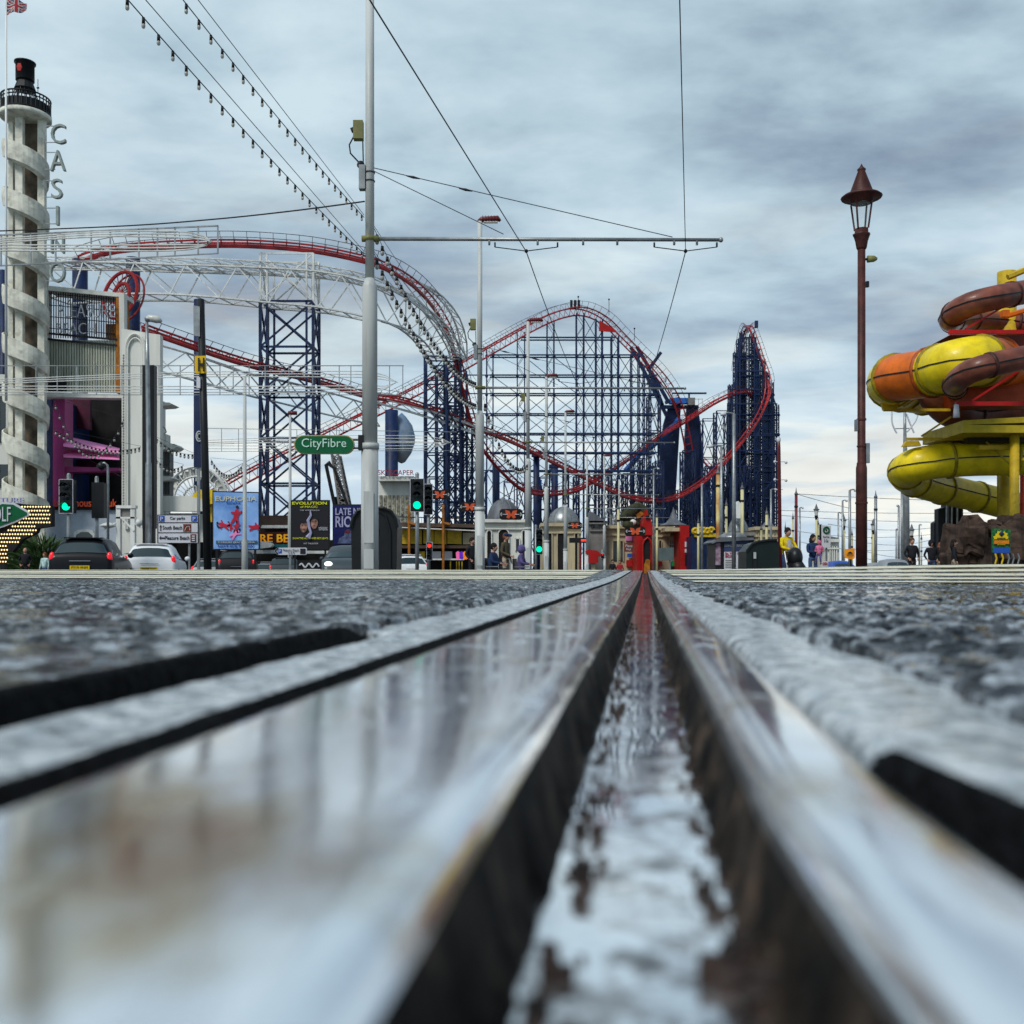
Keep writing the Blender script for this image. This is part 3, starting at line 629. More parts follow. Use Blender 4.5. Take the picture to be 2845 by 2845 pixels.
for yy in levels:
    xs_ = [c[0] for c in HC if c[2] < yy]
    if len(xs_) > 1:
        xl = 924 if yy > 665 else min(xs_); xr = max(xs_) if yy < 690 else 1240
        for j in (0, 2.4): hb.bar(D(xl if yy > 665 else min(xs_), yy, 207)+Vector((0, j, 0.25)), D(xr, yy, 207)+Vector((0, j, 0.25)), 0.19)
    if yy > 700:
        for j in (0,): hb.bar(D(875, yy, 207)+Vector((0, j, 0.25)), D(930, yy, 207)+Vector((0, j, 0.25)), 0.15)
hb.build('cross_beam', NV2, coaster)
xb = MB(); lv = [600]+list(levels)+[920, 950]
for (xa, xb_, ya) in ((1102, 1125, 600), (1137, 1155, 640), (1043, 1092, 672), (989, 1035, 672), (930, 979, 700), (1168, 1192, 672), (1205, 1218, 710)):
    for y0, y1 in zip(lv, lv[1:]):
        if y0 < ya: continue
        full = (xb_-xa) < 30
        xb.bar(D(xa, y0, 207.3), D(xb_, y1, 207.3), 0.09)
        if full or y0 > 730: xb.bar(D(xb_, y0, 207.3), D(xa, y1, 207.3), 0.09)
        if full: xb.bar(D(xa, y0, 209.3), D(xb_, y1, 209.3), 0.08)
xb.build('cross_bracing', NV2, coaster)
rp = MB(); rp.pprism([(1666*1, 890), (1711, 917), (1713, 923), (1664, 919)], 206.4, 0.3); rp.build('red_panel', M['redb'], coaster)
top = MB()
for x in (1078, 1085, 1092): top.box(D(x, 574, 208), (0.5, 0.5, 1.6))
for (x, y) in ((1091, 566), (1149, 571), (1197, 620)): p = D(x, y+24, 210); q = D(x, y-6 if x < 1150 else y, 210); top.bar(p, q, 0.07); top.ball(q, 0.2, 5)
top.build('crest_walkway_post', M['dark'], coaster)
# the spire: tiers of thin laced columns
def spire():

    tiers = [(1378, 1394, 760), (1379, 1400, 726), (1389, 1404, 665), (1395, 1424, 636), (1401, 1420, 624), (1420, 1430, 655), (1428, 1441, 676), (1440, 1449, 700), (1446, 1457, 722), (1455, 1467, 762)]
    k = 0
    for (a, b, yt) in tiers:
        n = max(1, int((b-a)/11))
        for j in range(n+1):
            x = a+(b-a)*j/max(n, 1); 
            for Y in ((241+R.uniform(-3, 6),) if k % 3 else (238+R.uniform(-1, 1), 246+R.uniform(-2, 2))):
                laced(x, 4.6+R.uniform(-0.6, 0.6), yt+R.uniform(-2, 6), 1000, Y, NV if k % 3 else NV2, n=int((1082-yt)/10), depth=1.8, r=0.14, rl=0.06); k += 1
    hb = MB()
    for yy, xl, xr in ((637, 1396, 1424), (676, 1390, 1432), (700, 1389, 1441), (735, 1380, 1458), (762, 1378, 1466), (792, 1378, 1467), (822, 1378, 1467), (850, 1378, 1467), (880, 1378, 1467), (910, 1376, 1467), (940, 1376, 1467), (965, 1376, 1467)):
        for Y in (231, 238): hb.bar(D(xl, yy, Y), D(xr, yy, Y), 0.2)
        hb.bar(D(xl, yy, 231), D(xl, yy, 238), 0.15); hb.bar(D(xr, yy, 231), D(xr, yy, 238), 0.15)
    for xx in (1396, 1424, 1390, 1440, 1380, 1458): hb.bar(D(xx, 1000, 231), D(xx, 640 if 1395 < xx < 1425 else 676 if xx in (1390, ) else 705 if xx == 1440 else 740, 231), 0.14)
    for (x0, y0, x1, y1) in ((1389, 700, 1400, 640), (1378, 762, 1390, 700), (1424, 637, 1434, 678), (1434, 678, 1450, 725), (1450, 725, 1466, 770), (1395, 880, 1440, 800), (1385, 960, 1430, 900), (1400, 940, 1450, 860), (1410, 960, 1460, 905), (1385, 800, 1410, 860), (1440, 880, 1462, 830)):
        hb.bar(D(x0, y0, 231), D(x1, y1, 231), 0.18)
    hb.build('cross_beam', NV, coaster)
    hp = MB()
    for x in (1405, 1418):
        pts = [D(x+6*math.cos(t), 628-12*math.sin(t), 234) for t in np.linspace(0, pi, 9)]; hp.tube(pts, 0.09, 4)
    hp.box(D(1427, 612, 236), (0.7, 0.7, 1.6)); hp.build('crest_hoop', NV2, coaster)
spire()
# A-frame with solid panels and the bright blue pipe
def aframe():
    mb = MB()
    def P2(x, y): return (x*1.47257, y*1.47257)
    mb.pprism([P2(1252, 800), (1262*1.47257, 765*1.47257), P2(1285, 760), P2(1283, 800), P2(1266, 1082), P2(1222, 1082)], 230, 1.2)
    mb.pprism([P2(1296, 765), P2(1316, 765), P2(1322, 800), P2(1336, 1082), P2(1288, 1082), P2(1292, 830)], 232, 1.2)
    mb.build('tower_panel', NV, coaster)
    b = MB()
    for (x0, y0, x1, y1, r) in ((1250, 768, 1318, 768, 0.55), (1255, 760, 1280, 752, 0.5), (1300, 752, 1300, 742, 0.25), (1268, 742, 1333, 742, 0.25)): b.bar(D(x0, y0, 229.5), D(x1, y1, 229.5), r)
    for (x0, y0, x1, y1) in ((1247, 665, 1222, 700), (1190, 655, 1215, 700), (1202, 655, 1222, 690), (1222, 690, 1250, 765), (1228, 700, 1262, 760), (1215, 700, 1258, 785)): b.bar(D(x0, y0, 224), D(x1, y1, 224), 0.5)
    b.build('strut', NV, coaster)
    p = MB(); p.tube([D(1282, 790, 228), D(1276, 800, 228), D(1262, 812, 227), D(1240, 832, 226), D(1225, 845, 226)], 0.75, 8); p.tube([D(1225, 845, 226), D(1205, 858, 225), D(1195, 872, 224), D(1180, 888, 224)], 0.6, 8)
    p.box(D(1284, 757, 228.8), (5, 2, 1.2)); p.build('blue_pipe', M['blue'], coaster)
    g = MB(); g.box(D(1304, 758, 228), (1.5, 1.5, 1.6)); g.build('control_box', M['concg'], coaster)
    gr = MB()
    for x in (1290, 1304, 1318, 1325): gr.bar(D(x, 767, 228), D(x, 752, 228), 0.08)
    gr.bar(D(1288, 753, 228), D(1326, 753, 228), 0.08); gr.build('platform_rail', M['mast'], coaster)
aframe()
for (x0, x1, yt, Y, b) in ((1224, 1246, 745, 219, 5), (1326, 1352, 790, 226, 4), (1352, 1372, 775, 230, 5), (1236, 1252, 870, 205, 3), (1288, 1312, 850, 222, 4), (1196, 1212, 865, 214, 3), (1168, 1184, 895, 206, 3), (1330, 1350, 880, 220, 3)):
    lattice(x0, x1, yt, 1082, Y, 3.5, b, NV, r=0.2, rb=0.1)
# low thicket of bents under the dips
for i in range(22):
    x = 885+i*22.5+R.uniform(-6, 6); yt = 905+R.uniform(-25, 25)
    if x > 1240: yt = 925
    lattice(x, x+R.uniform(10, 20), yt, 1082, 214+R.uniform(-4, 6), 3, 3, NV if i % 2 else NV2, r=0.17, rb=0.1)
for i in range(10):
    x = 1300+i*13; lattice(x, x+11, 890+R.uniform(-15, 15), 1082, 228+R.uniform(-3, 3), 3, 4, NV, r=0.17, rb=0.1)
# solid cylindrical pillars
def pillar(x0, x1, yt, yb, Y, m=NV, name='pillar'):
    a = D(x0, 1084, Y); b = D(x1, yt, Y); r = (b.x-a.x)/2; mb = MB(); mb.smooth = True; mb.tube([((a.x+b.x)/2, Y, a.z), ((a.x+b.x)/2, Y, b.z)], r, 16); return mb.build(name, m, coaster)
for q in ((137, 165, 487, 1000, 134), (238, 264, 487, 1000, 134), (0, 12, 510, 1000, 134), (1006, 1018, 852, 1000, 190), (1040, 1053, 872, 1000, 193), (930, 943, 880, 1000, 182), (366, 386, 566, 900, 126)): pillar(*q)
brd = MB()
for (x0, y0, x1, y1) in ((1003, 855, 1020, 900), (1036, 876, 1055, 900)): brd.pbox(x0*1.4726, y0*1.4726, x1*1.4726, (y0+6)*1.4726, 188, 1.5)
brd.build('pillar_head', NV, coaster)
pm = MB(); pm.tube([D(1018, 905, 191)+Vector((0, 0, 0)), D(1012, 940, 191), D(1010, 975, 191)], 0.5, 8); pm.build('blue_pipe', M['blue'], coaster)
# red wheel beside the pillars
def wheel():
    t = thing('red_wheel_ride', 'large red spoked wheel ring behind the slatted gantry screen', 'wheel ride', D(226, 560, 112), 0)
    c = D(227, 556, 112); rx, rz = 1.75, 2.95
    def ring(k, ox=0, oy=0): return [c+Vector((ox+rx*k*math.cos(a), oy+rx*k*math.sin(a)*0.9, rz*k*math.sin(a))) for a in np.linspace(0, 2*pi, 40, endpoint=False)]
    mb = MB(); mb.tube(ring(1), 0.20, 6, closed=True); mb.tube(ring(1, 0.35, 1.2), 0.12, 5, closed=True); mb.build('rim', M['wheelred'], t)
    mb = MB(); mb.tube(ring(0.48, 0.1), 0.2, 6, closed=True); mb.build('inner_ring', M['wheelred'], t)
    mb = MB()
    for a in np.linspace(0, 2*pi, 18, endpoint=False):
        mb.bar(c, c+Vector((rx*math.cos(a), rx*math.sin(a)*0.9, rz*math.sin(a))), 0.06)
    mb.build('spokes', M['lampred'], t)
    mb = MB(); mb.ball(c, 0.45, 8); mb.bar(c+Vector((0, 0.6, 0)), (c.x, c.y+0.6, G(0, 112)), 0.3, 6); mb.build('hub', M['ored'], t)
wheel()
# ---------------------------------------------------------------- overhead line masts, wires, festoons, lamps
GZ = lambda p, Y: G(P(p, 0, Y).x, Y)
masts = [(1027.5, 18.0, 10.6), (1333, 30.8, 10.6), (1467, 43.2, 10.6), (1518, 55.5, 10.6), (1571, 68, 10.6), (1631, 81, 9.2), (1679, 94, 10.6), (1720, 107, 9.6), (1816, 120, 11.8)]
ORD = ['nearest tram mast, thick white post with flaking paint cutting the whole sky', 'second tram mast with a maroon lamp head, left of the coaster peak', 'third tram mast, maroon lamp just under the coaster slope', 'fourth tram mast, its maroon lamp over the coaster lattice', 'fifth tram mast, thin, its small maroon lamp in the middle of the lattice', 'sixth tram mast, thin and without a lamp', 'seventh tram mast with a tiny lamp beside the crossing tracks', 'eighth tram mast, a short thin post left of the red entrance tower', 'far white mast standing in front of the red entrance tower']
def mast_parts(t, h, arm, lamp, box, near=False):
    s = MB(); s.smooth = True; n = 12 if near else 8; ar_ = 5.30
    s.tube([(0, 0, -0.1), (0, 0, 2.35)], [0.155, 0.150], n); s.tube([(0, 0, 2.35), (0, 0, 2.45)], [0.165, 0.165], n)
    s.tube([(0, 0, 2.45), (0, 0, 5.2), (0, 0, 5.35)], [0.135, 0.132, 0.080], n); s.tube([(0, 0, 5.35), (0, 0, h)], [0.080, 0.074], n)
    s.build('post', M['mast'], t, world=False)
    s = MB(); s.smooth = False; s.box((0, -0.150, 1.15), (0.17, 0.012, 0.9)); s.box((0, -0.150, 0.42), (0.17, 0.012, 0.34)); s.build('access_door', M['mast'], t, world=False)
    if arm:
        s = MB(); s.smooth = True; z = 6.05; s.tube([(0.05, 0, z), (arm, 0, z-0.02)], [0.036, 0.030], 8); s.ball((arm, 0, z-0.02), 0.045, 6)
        for x in (2.1, 2.95, 3.75, 4.35, 5.35, 5.75): 
            if x < arm: s.bar((x, 0, z), (x, 0, z-0.11), 0.022, 6)
        s.build('bracket_arm', M['galv'], t, world=False)
        s = MB(); s.smooth = True; s.tube([(-0.14, 0, z), (0.16, 0, z)], 0.055, 8); s.lathe((0, 0, z-0.04), [(0.10, 0), (0.10, 0.08)], 12); s.build('arm_clamp', M['boxy'], t, world=False)
        s = MB()
        s.bar((0.05, 0, 7.3), (arm-0.85, 0, z+0.03), 0.008); s.bar((0.05, 0, 7.25), (2.35, 0, z+0.08), 0.008)
        for f in (0.27, 0.62):
            q = Vector((0.05, 0, 7.3)).lerp(Vector((arm-0.85, 0, z)), f*0.5); s.tube([q-Vector((0.12, 0, -0.027)), q, q+Vector((0.12, 0, -0.027))], [0.01, 0.025, 0.01], 6)
        s.build('stay_wire', M['dark'], t, world=False)
    if lamp:
        s = MB(); s.smooth = True; s.tube([(-0.05, 0, h+0.0), (0.05, 0, h+0.06), (0.55, 0, h+0.09), (0.62, 0, h+0.02)], [0.05, 0.085, 0.085, 0.04], 8)
        for q in range(6): s.tube([(0.08+q*0.085, 0, h+0.075), (0.10+q*0.085, 0, h+0.075)], 0.105, 8)
        o = s.build('lamp_head', M['lampred'], t, world=False)
        s = MB(); s.box((0.33, 0, h-0.02), (0.42, 0.10, 0.04)); s.build('lens', M['lens'], o, world=False)
    if box:
        s = MB(); s.box((-0.20, 0, 7.95), (0.17, 0.14, 0.32)); s.build('control_box', M['boxy'], t, world=False)
        s = MB(); s.tube([(-0.28, 0, 7.85), (-0.36, 0, 7.7), (-0.34, 0, 7.55), (-0.2, 0, 7.4), (-0.09, 0, 7.3)], 0.014, 5); s.ball((-0.16, 0, 7.35), 0.07, 6)
        s.tube([(-0.33, 0, 7.95), (-0.26, 0, 7.98)], 0.05, 6); s.tube([(-0.12, -0.02, 7.75), (-0.1, -0.02, 6.9)], 0.012, 5)
        s.build('cable', M['dark'], t, world=False)
        s = MB(); s.box((-0.13, 0, 7.12), (0.11, 0.14, 0.42)); s.build('junction_box', M['galv'], t, world=False)
        s = MB()
        for z in (7.05, 7.2): s.lathe((0, 0, z), [(0.092, 0), (0.092, 0.02)], 10)
        s.build('band', M['dark'], t, world=False)
mt = []
for i, (px, Y, h) in enumerate(masts):
    x = P(px, 0, Y).x; z = G(x, Y); t = thing('tram_mast', ORD[i], 'tram mast', (x, Y, z), 0, 'tram masts in a row down the line'); mt.append(t)
    mast_parts(t, h-z-0.05, 6.17 if i < 8 else 0, i in (0, 1, 2, 3, 4, 6), i < 4, i < 2)
    if i == 1:
        pass
def wire(name, label, pts, r, n=None, m='dark', sag=None, cat='cable', group=None):
    mb = MB(); p = crv(pts, n=n or 24) if len(pts) > 2 else [Vector(pts[0]).lerp(Vector(pts[1]), k/16) for k in range(17)]
    if sag: p = [q-Vector((0, 0, sag*4*(k/(len(p)-1))*(1-k/(len(p)-1)))) for k, q in enumerate(p)]
    mb.tube(p, r, 4); return one(mb, name, M[m], label, cat, pts[0], group)
# contact wires
az = 5.45
cwA = [(-2.24, 6.0)]+[(P(px, 0, Y).x+2.75+(0.18 if i % 2 else 0), Y) for i, (px, Y, h) in enumerate(masts[:8])]
cwB = [(0.93, 6.0)]+[(P(px, 0, Y).x+5.55-(0.5 if i % 2 else 0), Y) for i, (px, Y, h) in enumerate(masts[:8])]
for nm, cw, lb in (('A', cwA, 'overhead contact wire leaning across the sky right of the near mast'), ('B', cwB, 'overhead contact wire dropping from the top centre-right of the sky')):
    mb = MB()
    for (x0, y0), (x1, y1) in zip(cw, cw[1:]):
        n = 10
        pts = [Vector((x0+(x1-x0)*k/n, y0+(y1-y0)*k/n, 5.66 if True else 0)) for k in range(n+1)]
        pts = [p-Vector((0, 0, 0.10*4*(k/n)*(1-k/n)*(1 if y0 > 8 else 0))) for k, p in enumerate(pts)]
        mb.tube(pts, 0.0085 if y0 < 15 else 0.010, 4)
        if y1 < 90: 
            mb.tube([(x1-0.55, y1, 5.74), (x1, y1, 5.67), (x1+0.55, y1, 5.74)], 0.010, 4); mb.ball((x1, y1, 5.67), 0.035, 5); mb.bar((x1-0.55, y1, 5.74), (x1-0.55, y1, 5.82), 0.02); mb.bar((x1+0.55, y1, 5.74), (x1+0.55, y1, 5.82), 0.02)
    one(mb, 'contact_wire', M['dark'], lb, 'overhead wire', (cw[0][0], cw[0][1], 5.6))
# thick cable to the left with hangers
c0 = D(688, 380, 18.0); c1 = P(-300, 652, 21)
wire('feeder_cable', 'thick dark cable sagging left from the near mast past the tower', [c0, D(560, 397, 18.6), D(400, 414, 19.4), D(200, 428, 20.2), c1], 0.014)
# festoon strings: a support wire and a bulb cable per span
def festoon(a, b, sag, nb, label, bulbs=True, r=0.006, br=0.024, blen=0.11):
    a, b = Vector(a), Vector(b); t = thing('festoon_string', label, 'string lights', a, 0, 'festoon strings between the masts')
    s = MB(); s.tube([a.lerp(b, k/10) for k in range(11)], r*0.8, 4); s.build('support_wire', M['dark'], t)
    n = nb*2; pts = [a.lerp(b, k/n)-Vector((0, 0, 0.04+sag*4*(k/n)*(1-k/n))) for k in range(n+1)]
    s = MB(); s.tube(pts, r, 4); s.build('bulb_cable', M['dark'], t)
    hold = MB(); gl = MB(); 
    for k in range(1, n, 2):
        p = pts[k]; o1 = MB(); o1.smooth = True; o1.tube([p, p-Vector((0, 0, blen*0.55))], [br*0.62, br*0.72], 7); q = o1.build('lamp_holder', M['black'], t)
        o2 = MB(); o2.smooth = True; o2.ball(p-Vector((0, 0, blen*0.75)), br*0.85, 6, sz=1.3); o2.build('bulb', M['clear'], q)
def mp(i, h, dx=0.0): 
    px, Y, _ = masts[i]; return (P(px, 0, Y).x+dx, Y, h)
m0 = (-4.05, 5.4)
festoon((m0[0]-0.1, m0[1], 5.62), mp(0, 5.66, -0.1), 0.17, 40, 'lower festoon string of bulbs climbing from the near mast to the top left')
festoon((m0[0]-0.1, m0[1], 6.3), mp(0, 6.30, -0.1), 0.17, 40, 'upper festoon string of bulbs climbing from the near mast to the top left')
festoon(mp(0, 5.66, 0.08), mp(1, 5.1, -0.1), 0.55, 32, 'lower festoon string dropping from the near mast to the second mast', br=0.045, blen=0.17)
festoon(mp(0, 6.1, 0.08), mp(1, 5.75, -0.1), 0.55, 32, 'upper festoon string dropping from the near mast to the second mast', br=0.045, blen=0.17)
festoon(mp(1, 5.3, 0.1), mp(2, 4.6, 0), 0.9, 16, 'festoon string between the second and the third mast', br=0.06, blen=0.22)
# illumination frames hung on cables over the left side
def illum(y_top, y_bot, x0, x1, Y, posts, label, amp=1.0, flip=False):
    t = thing('illumination_frame', label, 'illumination', D(x0, y_bot[0], Y), 0, 'wire illumination frames')
    s = MB(); s.tube([D(x0, y_top[0], Y), D(x1, y_top[1], Y)], 0.022, 4); s.tube([D(x0, y_bot[0], Y), D(x1, y_bot[1], Y)], 0.018, 4)
    for x in posts:
        f = (x-x0)/(x1-x0); s.bar(D(x, y_top[0]*(1-f)+y_top[1]*f, Y), D(x, y_bot[0]*(1-f)+y_bot[1]*f, Y), 0.022)
    s.build('frame', M['galv'], t)
    s = MB()
    for k in range(3):
        w = 5.5*k; ym = (y_top[1]+y_bot[1])/2; hh = abs(y_bot[1]-y_top[1])/2
        pts = [(x0, ym-hh*0.05+w*0.7), ((x0+x1)/2-20, ym-hh*0.55+w*0.8), (x1-110, ym-hh*0.62+w), (x1-60, ym-hh*0.55+w), (x1-24+w*0.3, ym-hh*0.2+w*0.6), (x1-14+w*0.2, ym+hh*0.15), (x1-30+w*0.2, ym+hh*0.5-w*0.3), (x1-80, ym+hh*0.78-w), ((x0+x1)/2, ym+hh*0.82-w), (x0, ym+hh*0.8-w)]
        s.tube(crv([D(a, b, Y) for a, b in pts], n=60), 0.020, 5)
    s.build('light_tube', M['white'], t)
illum((444, 426), (502, 478), -10, 412, 24, (2, 58, 105, 172, 208, 262, 297, 330, 374, 411), 'white tube light frame curling over the arch, hung high on the left')
illum((690, 690), (745, 745), -10, 762, 40, (68, 108, 145, 182, 230, 266, 300, 340, 384, 415, 440, 470, 500, 545, 590, 640, 662, 690, 735, 760), 'long white tube light frame hung across the slatted gantry screen')
illum((808, 815), (852, 850), 372, 862, 62, (392, 418, 450, 490, 560, 640, 700, 760, 800, 850), 'white tube light frame hung low behind the green oval sign')
# ---------------------------------------------------------------- left side: tower, gantry, pier, buildings
def base(px, Y): p = P(px, HY, Y); return (p.x, Y, G(p.x, Y))
def spiral_tower():
    Y = 60.0; t = thing('spiral_tower', 'tall white tower wrapped in a helical slide with a dark lantern on top', 'tower', base(70, Y))
    c = P(72, HY, Y); u = Y/F; zb = -0.6; Z = lambda py: EYE+(HY-py)*u
    s = MB(); s.smooth = False
    for (px, w, dy) in ((27, 13, 0.25), (66, 20, -0.45), (117, 19, 0.0)):
        x = P(px, 0, Y).x; s.box((x, Y+dy, (Z(330)+zb)/2), (w*u, 0.32, Z(330)-zb))
    for (px, w, dy) in ((40, 12, 0.9), (100, 12, 0.9)):
        x = P(px, 0, Y).x; s.box((x, Y+dy, (Z(330)+zb)/2), (w*u, 0.25, Z(330)-zb))
    o = s.build('column', M['spir'], t)
    s = MB(); s.box((c.x+0.05, Y+0.35, (Z(330)+zb)/2), (0.85*1.5, 0.06, Z(330)-zb)); s.build('inner_screen', mat('tower_brown_core', (0.16, 0.125, 0.09), 0.8, var=0.4, vs=1.5), t)
    # helical slide
    pitch = 134.5; r = 60*u*0.985; h = 52*u; n = 30; vs = []; fs = []; turns = 8; y0 = 400
    tot = int(turns*n)
    for k in range(tot+1):
        a = -pi+2*pi*k/n           # a=-pi: left tip; front half (-pi..0) runs down to the right
        z = Z(y0+pitch*k/n*1.0); ca, sa = math.cos(a), math.sin(a)
        for (rr, dz) in ((r*0.80, -h*0.62), (r*0.80, -h*0.78), (r*0.99, -h*0.66), (r*1.03, -h*0.2), (r*1.02, h*0.30), (r*0.96, h*0.32), (r*0.96, -h*0.25), (r*0.86, -h*0.60)):
            vs.append((c.x+rr*ca, Y+rr*sa, z+dz))
    m = 8
    for k in range(tot):
        for j in range(m): fs.append((k*m+j, k*m+(j+1) % m, (k+1)*m+(j+1) % m, (k+1)*m+j))
    s = MB(); s.smooth = False; s.add(vs, fs); s.build('helical_slide', M['spir'], t)
    # ring gallery
    zc = Z(332); s = MB(); s.smooth = True
    s.lathe((c.x-0.02, Y, 0), [(1.0, zc-0.1), (1.38, zc-0.02), (1.42, zc+0.02), (1.42, zc+0.22), (1.36, zc+0.26), (0.2, zc+0.27)], 32); s.build('gallery_slab', M['spir'], t)
    s = MB(); z0, z1 = zc+0.28, Z(276)
    for k in range(34):
        a = 2*pi*k/34; x, y = c.x+1.33*math.cos(a), Y+1.33*math.sin(a); s.bar((x, y, z0), (x, y, z1), 0.035)
    for z, rr in ((z0+0.05, 0.05), ((z0+z1)/2+0.25, 0.04), (z1, 0.05)): s.tube([(c.x+1.34*math.cos(a), Y+1.34*math.sin(a), z) for a in np.linspace(0, 2*pi, 32, endpoint=False)], rr, 5, closed=True)
    s.lathe((c.x, Y, 0), [(1.30, z0), (1.30, z0+0.55)], 32); s.build('railing', M['dark'], t)
    s = MB()
    for k in range(16):
        a = 2*pi*k/16; s.bar((c.x-0.05+0.85*math.cos(a), Y+0.85*math.sin(a), z1-0.3), (c.x-0.05+0.42*math.cos(a), Y+0.42*math.sin(a), Z(240)), 0.025)
    s.lathe((c.x-0.05, Y, 0), [(0.60, Z(250)), (0.42, Z(226))], 16); s.build('lantern_cone', M['dark'], t)
    s = MB(); s.smooth = True; s.lathe((c.x-0.05, Y, 0), [(0.50, Z(226)), (0.52, Z(225)), (0.52, Z(178)), (0.60, Z(177)), (0.60, Z(174)), (0.2, Z(172))], 20); dr = s.build('lantern_drum', M['black'], t)
    s = MB(); s.box((c.x-0.36, Y-0.38, Z(200)), (0.16, 0.02, 0.75), rz=-0.75); s.build('drum_panel', M['signw'], dr)
    s = MB(); s.lathe((c.x-0.14, Y-0.525, Z(198)), [(0.09, -0.22), (0.16, 0), (0.09, 0.22)], 8, sy=0.1); s.build('drum_emblem', M['redb'], dr)
    s = MB(); s.bar((P(123, 0, Y).x, Y-0.8, z1), (P(123, 0, Y).x, Y-0.8, Z(238)), 0.02); s.tube([(P(120, 0, Y).x, Y-0.8, Z(262)), (P(126, 0, Y).x, Y-0.8, Z(262))], 0.05, 6); s.build('aerial', M['dark'], t)
spiral_tower()
def flagpole():
    t = thing('flagpole', 'thin white flagpole with a red, white and blue flag at its top', 'flagpole', base(17, 57)); s = MB(); s.smooth = True
    s.tube([(P(17, 0, 57).x, 57, 9.5), (P(17, 0, 57).x, 57, P(0, -12, 57).z)], [0.075, 0.05], 8); s.build('pole', M['white'], t)
    # flag, rippled, drooping
    W_, H_ = 22, 14; vs = []; fs = []; mi = []
    for j in range(H_+1):
        for i in range(W_+1):
            f = i/W_; g = j/H_; px = 19+54*f; py = (-6+34*f*0.35)+(46-22*f)*g+3*math.sin(f*9+g*2)
            p = P(px, py, 57); vs.append((p.x, 57+0.10*math.sin(f*8+g)*f, p.z))
    for j in range(H_):
        for i in range(W_):
            fs.append((j*(W_+1)+i, j*(W_+1)+i+1, (j+1)*(W_+1)+i+1, (j+1)*(W_+1)+i)); x = (i+0.5)/W_-0.5; y = (j+0.5)/H_-0.5
            d = min(abs(x-y), abs(x+y)); c = 0
            if d < 0.16: c = 1
            if d < 0.07: c = 2
            if abs(x) < 0.14 or abs(y) < 0.17: c = 1
            if abs(x) < 0.08 or abs(y) < 0.10: c = 2
            mi.append(c)
    s = MB(); s.add(vs, fs); s.m = mi; s.build('flag', [mat('flag_navy', (0.02, 0.02, 0.10), 0.8), mat('flag_white', (0.55, 0.52, 0.52), 0.8), mat('flag_red', (0.35, 0.02, 0.03), 0.8)], t)
flagpole()
def casino_sign():
    Y = 59.3; t = thing('vertical_letter_sign', 'vertical open letters spelling CASINO on brackets off the white spiral tower', 'sign', P(160, 980, Y))
    for ch, py, px, h, w in (('C', 373, 163, 54, 40), ('A', 447, 162, 56, 42), ('S', 525, 159, 54, 30), ('I', 600, 161, 52, 7), ('N', 677, 161, 54, 36), ('O', 757, 160, 56, 44)):
        s = MB(); s.ptext(ch, px-w/2, py-h/2, px+w/2, py+h/2, Y, 0.12, bold=-0.004); o = s.build('letter', mat('letter_grey_white', (0.30, 0.35, 0.33), 0.5), t)
        s = MB()
        for d in (-h*0.42, h*0.42): s.bar(P(126, py+d, Y+0.2), P(px-w*0.2, py+d, Y+0.2), 0.03)
        s.build('bracket', M['galv'], t)
casino_sign()
def gantry():
    Y = 62.0; t = thing('slatted_gantry', 'tall slatted gantry screen over the dark entrance, its right edge rusty orange', 'gantry', base(235, Y))
    W1 = M['wwall']
    def top(x): return 797+(x-128)*0.115
    s = MB(); s.pprism([(128, 793), (345, 815), (345, 826), (128, 806)], Y-0.1, 1.6); s.pprism([(330, 812), (345, 814), (345, 1106), (335, 1106)], Y-0.12, 0.5)
    s.pprism([(120, 793), (132, 795), (132, 1106), (120, 1106)], Y-0.12, 0.5); s.pprism([(128, 1090), (350, 1096), (350, 1106), (128, 1103)], Y-0.2, 0.8); s.build('frame', W1, t)
    s = MB(); n = 30
    for k in range(n):
        x = 136+(328-136)*k/(n-1); s.bar(P(x, top(x)+8, Y+0.1), P(x, 940, Y+0.1), 0.035)
    for j in range(4):
        s.bar(P(132, 815+32*j, Y+0.16), P(330, 833+32*j, Y+0.16), 0.03)
    s.build('upper_bars', M['dark'], t)
    s = MB()
    for k in range(27):
        x = 137+(326-137)*k/26; s.pbox(x-2.4, 945, x+2.4, 1090, Y+0.1, 0.12)
    s.build('lower_slats', mat('cream_slat', (0.50, 0.52, 0.42), 0.6, var=0.15, streak=True, dirt=0.3), t)
    s = MB(); s.pprism([(128, 940), (328, 955), (328, 1092), (128, 1088)], Y+0.5, 0.1); s.build('slat_backing', mat('slat_backing_dark', (0.045, 0.055, 0.045), 0.8), t)
    s = MB()
    for yy in (926, 942): s.bar(P(132, yy, Y-0.05), P(326, yy+18, Y-0.05), 0.08)
    s.build('rail', M['dark'], t)
    s = MB(); s.pprism([(322, 826), (335, 828), (335, 1092), (322, 1092)], Y-0.08, 1.4); s.pprism([(296, 900), (322, 900), (322, 940), (296, 940)], Y+0.2, 0.8); s.build('rusty_edge', M['rust'], t)
    ow = mat('open_letter_grey', (0.45, 0.46, 0.50), 0.5)
    s = MB(); s.ptext('PLEASURE', 162, 846, 320, 882, Y-0.25, 0.06, bold=-0.022); s.build('lettering', ow, t)
    s = MB(); s.ptext('BEACH', 156, 898, 266, 928, Y-0.25, 0.06, bold=-0.022); s.build('lettering', ow, t)
    s = MB(); s.pbox(132, 1048, 182, 1086, Y-0.06, 0.2); s.build('lamp_rack', M['black'], t)
gantry()
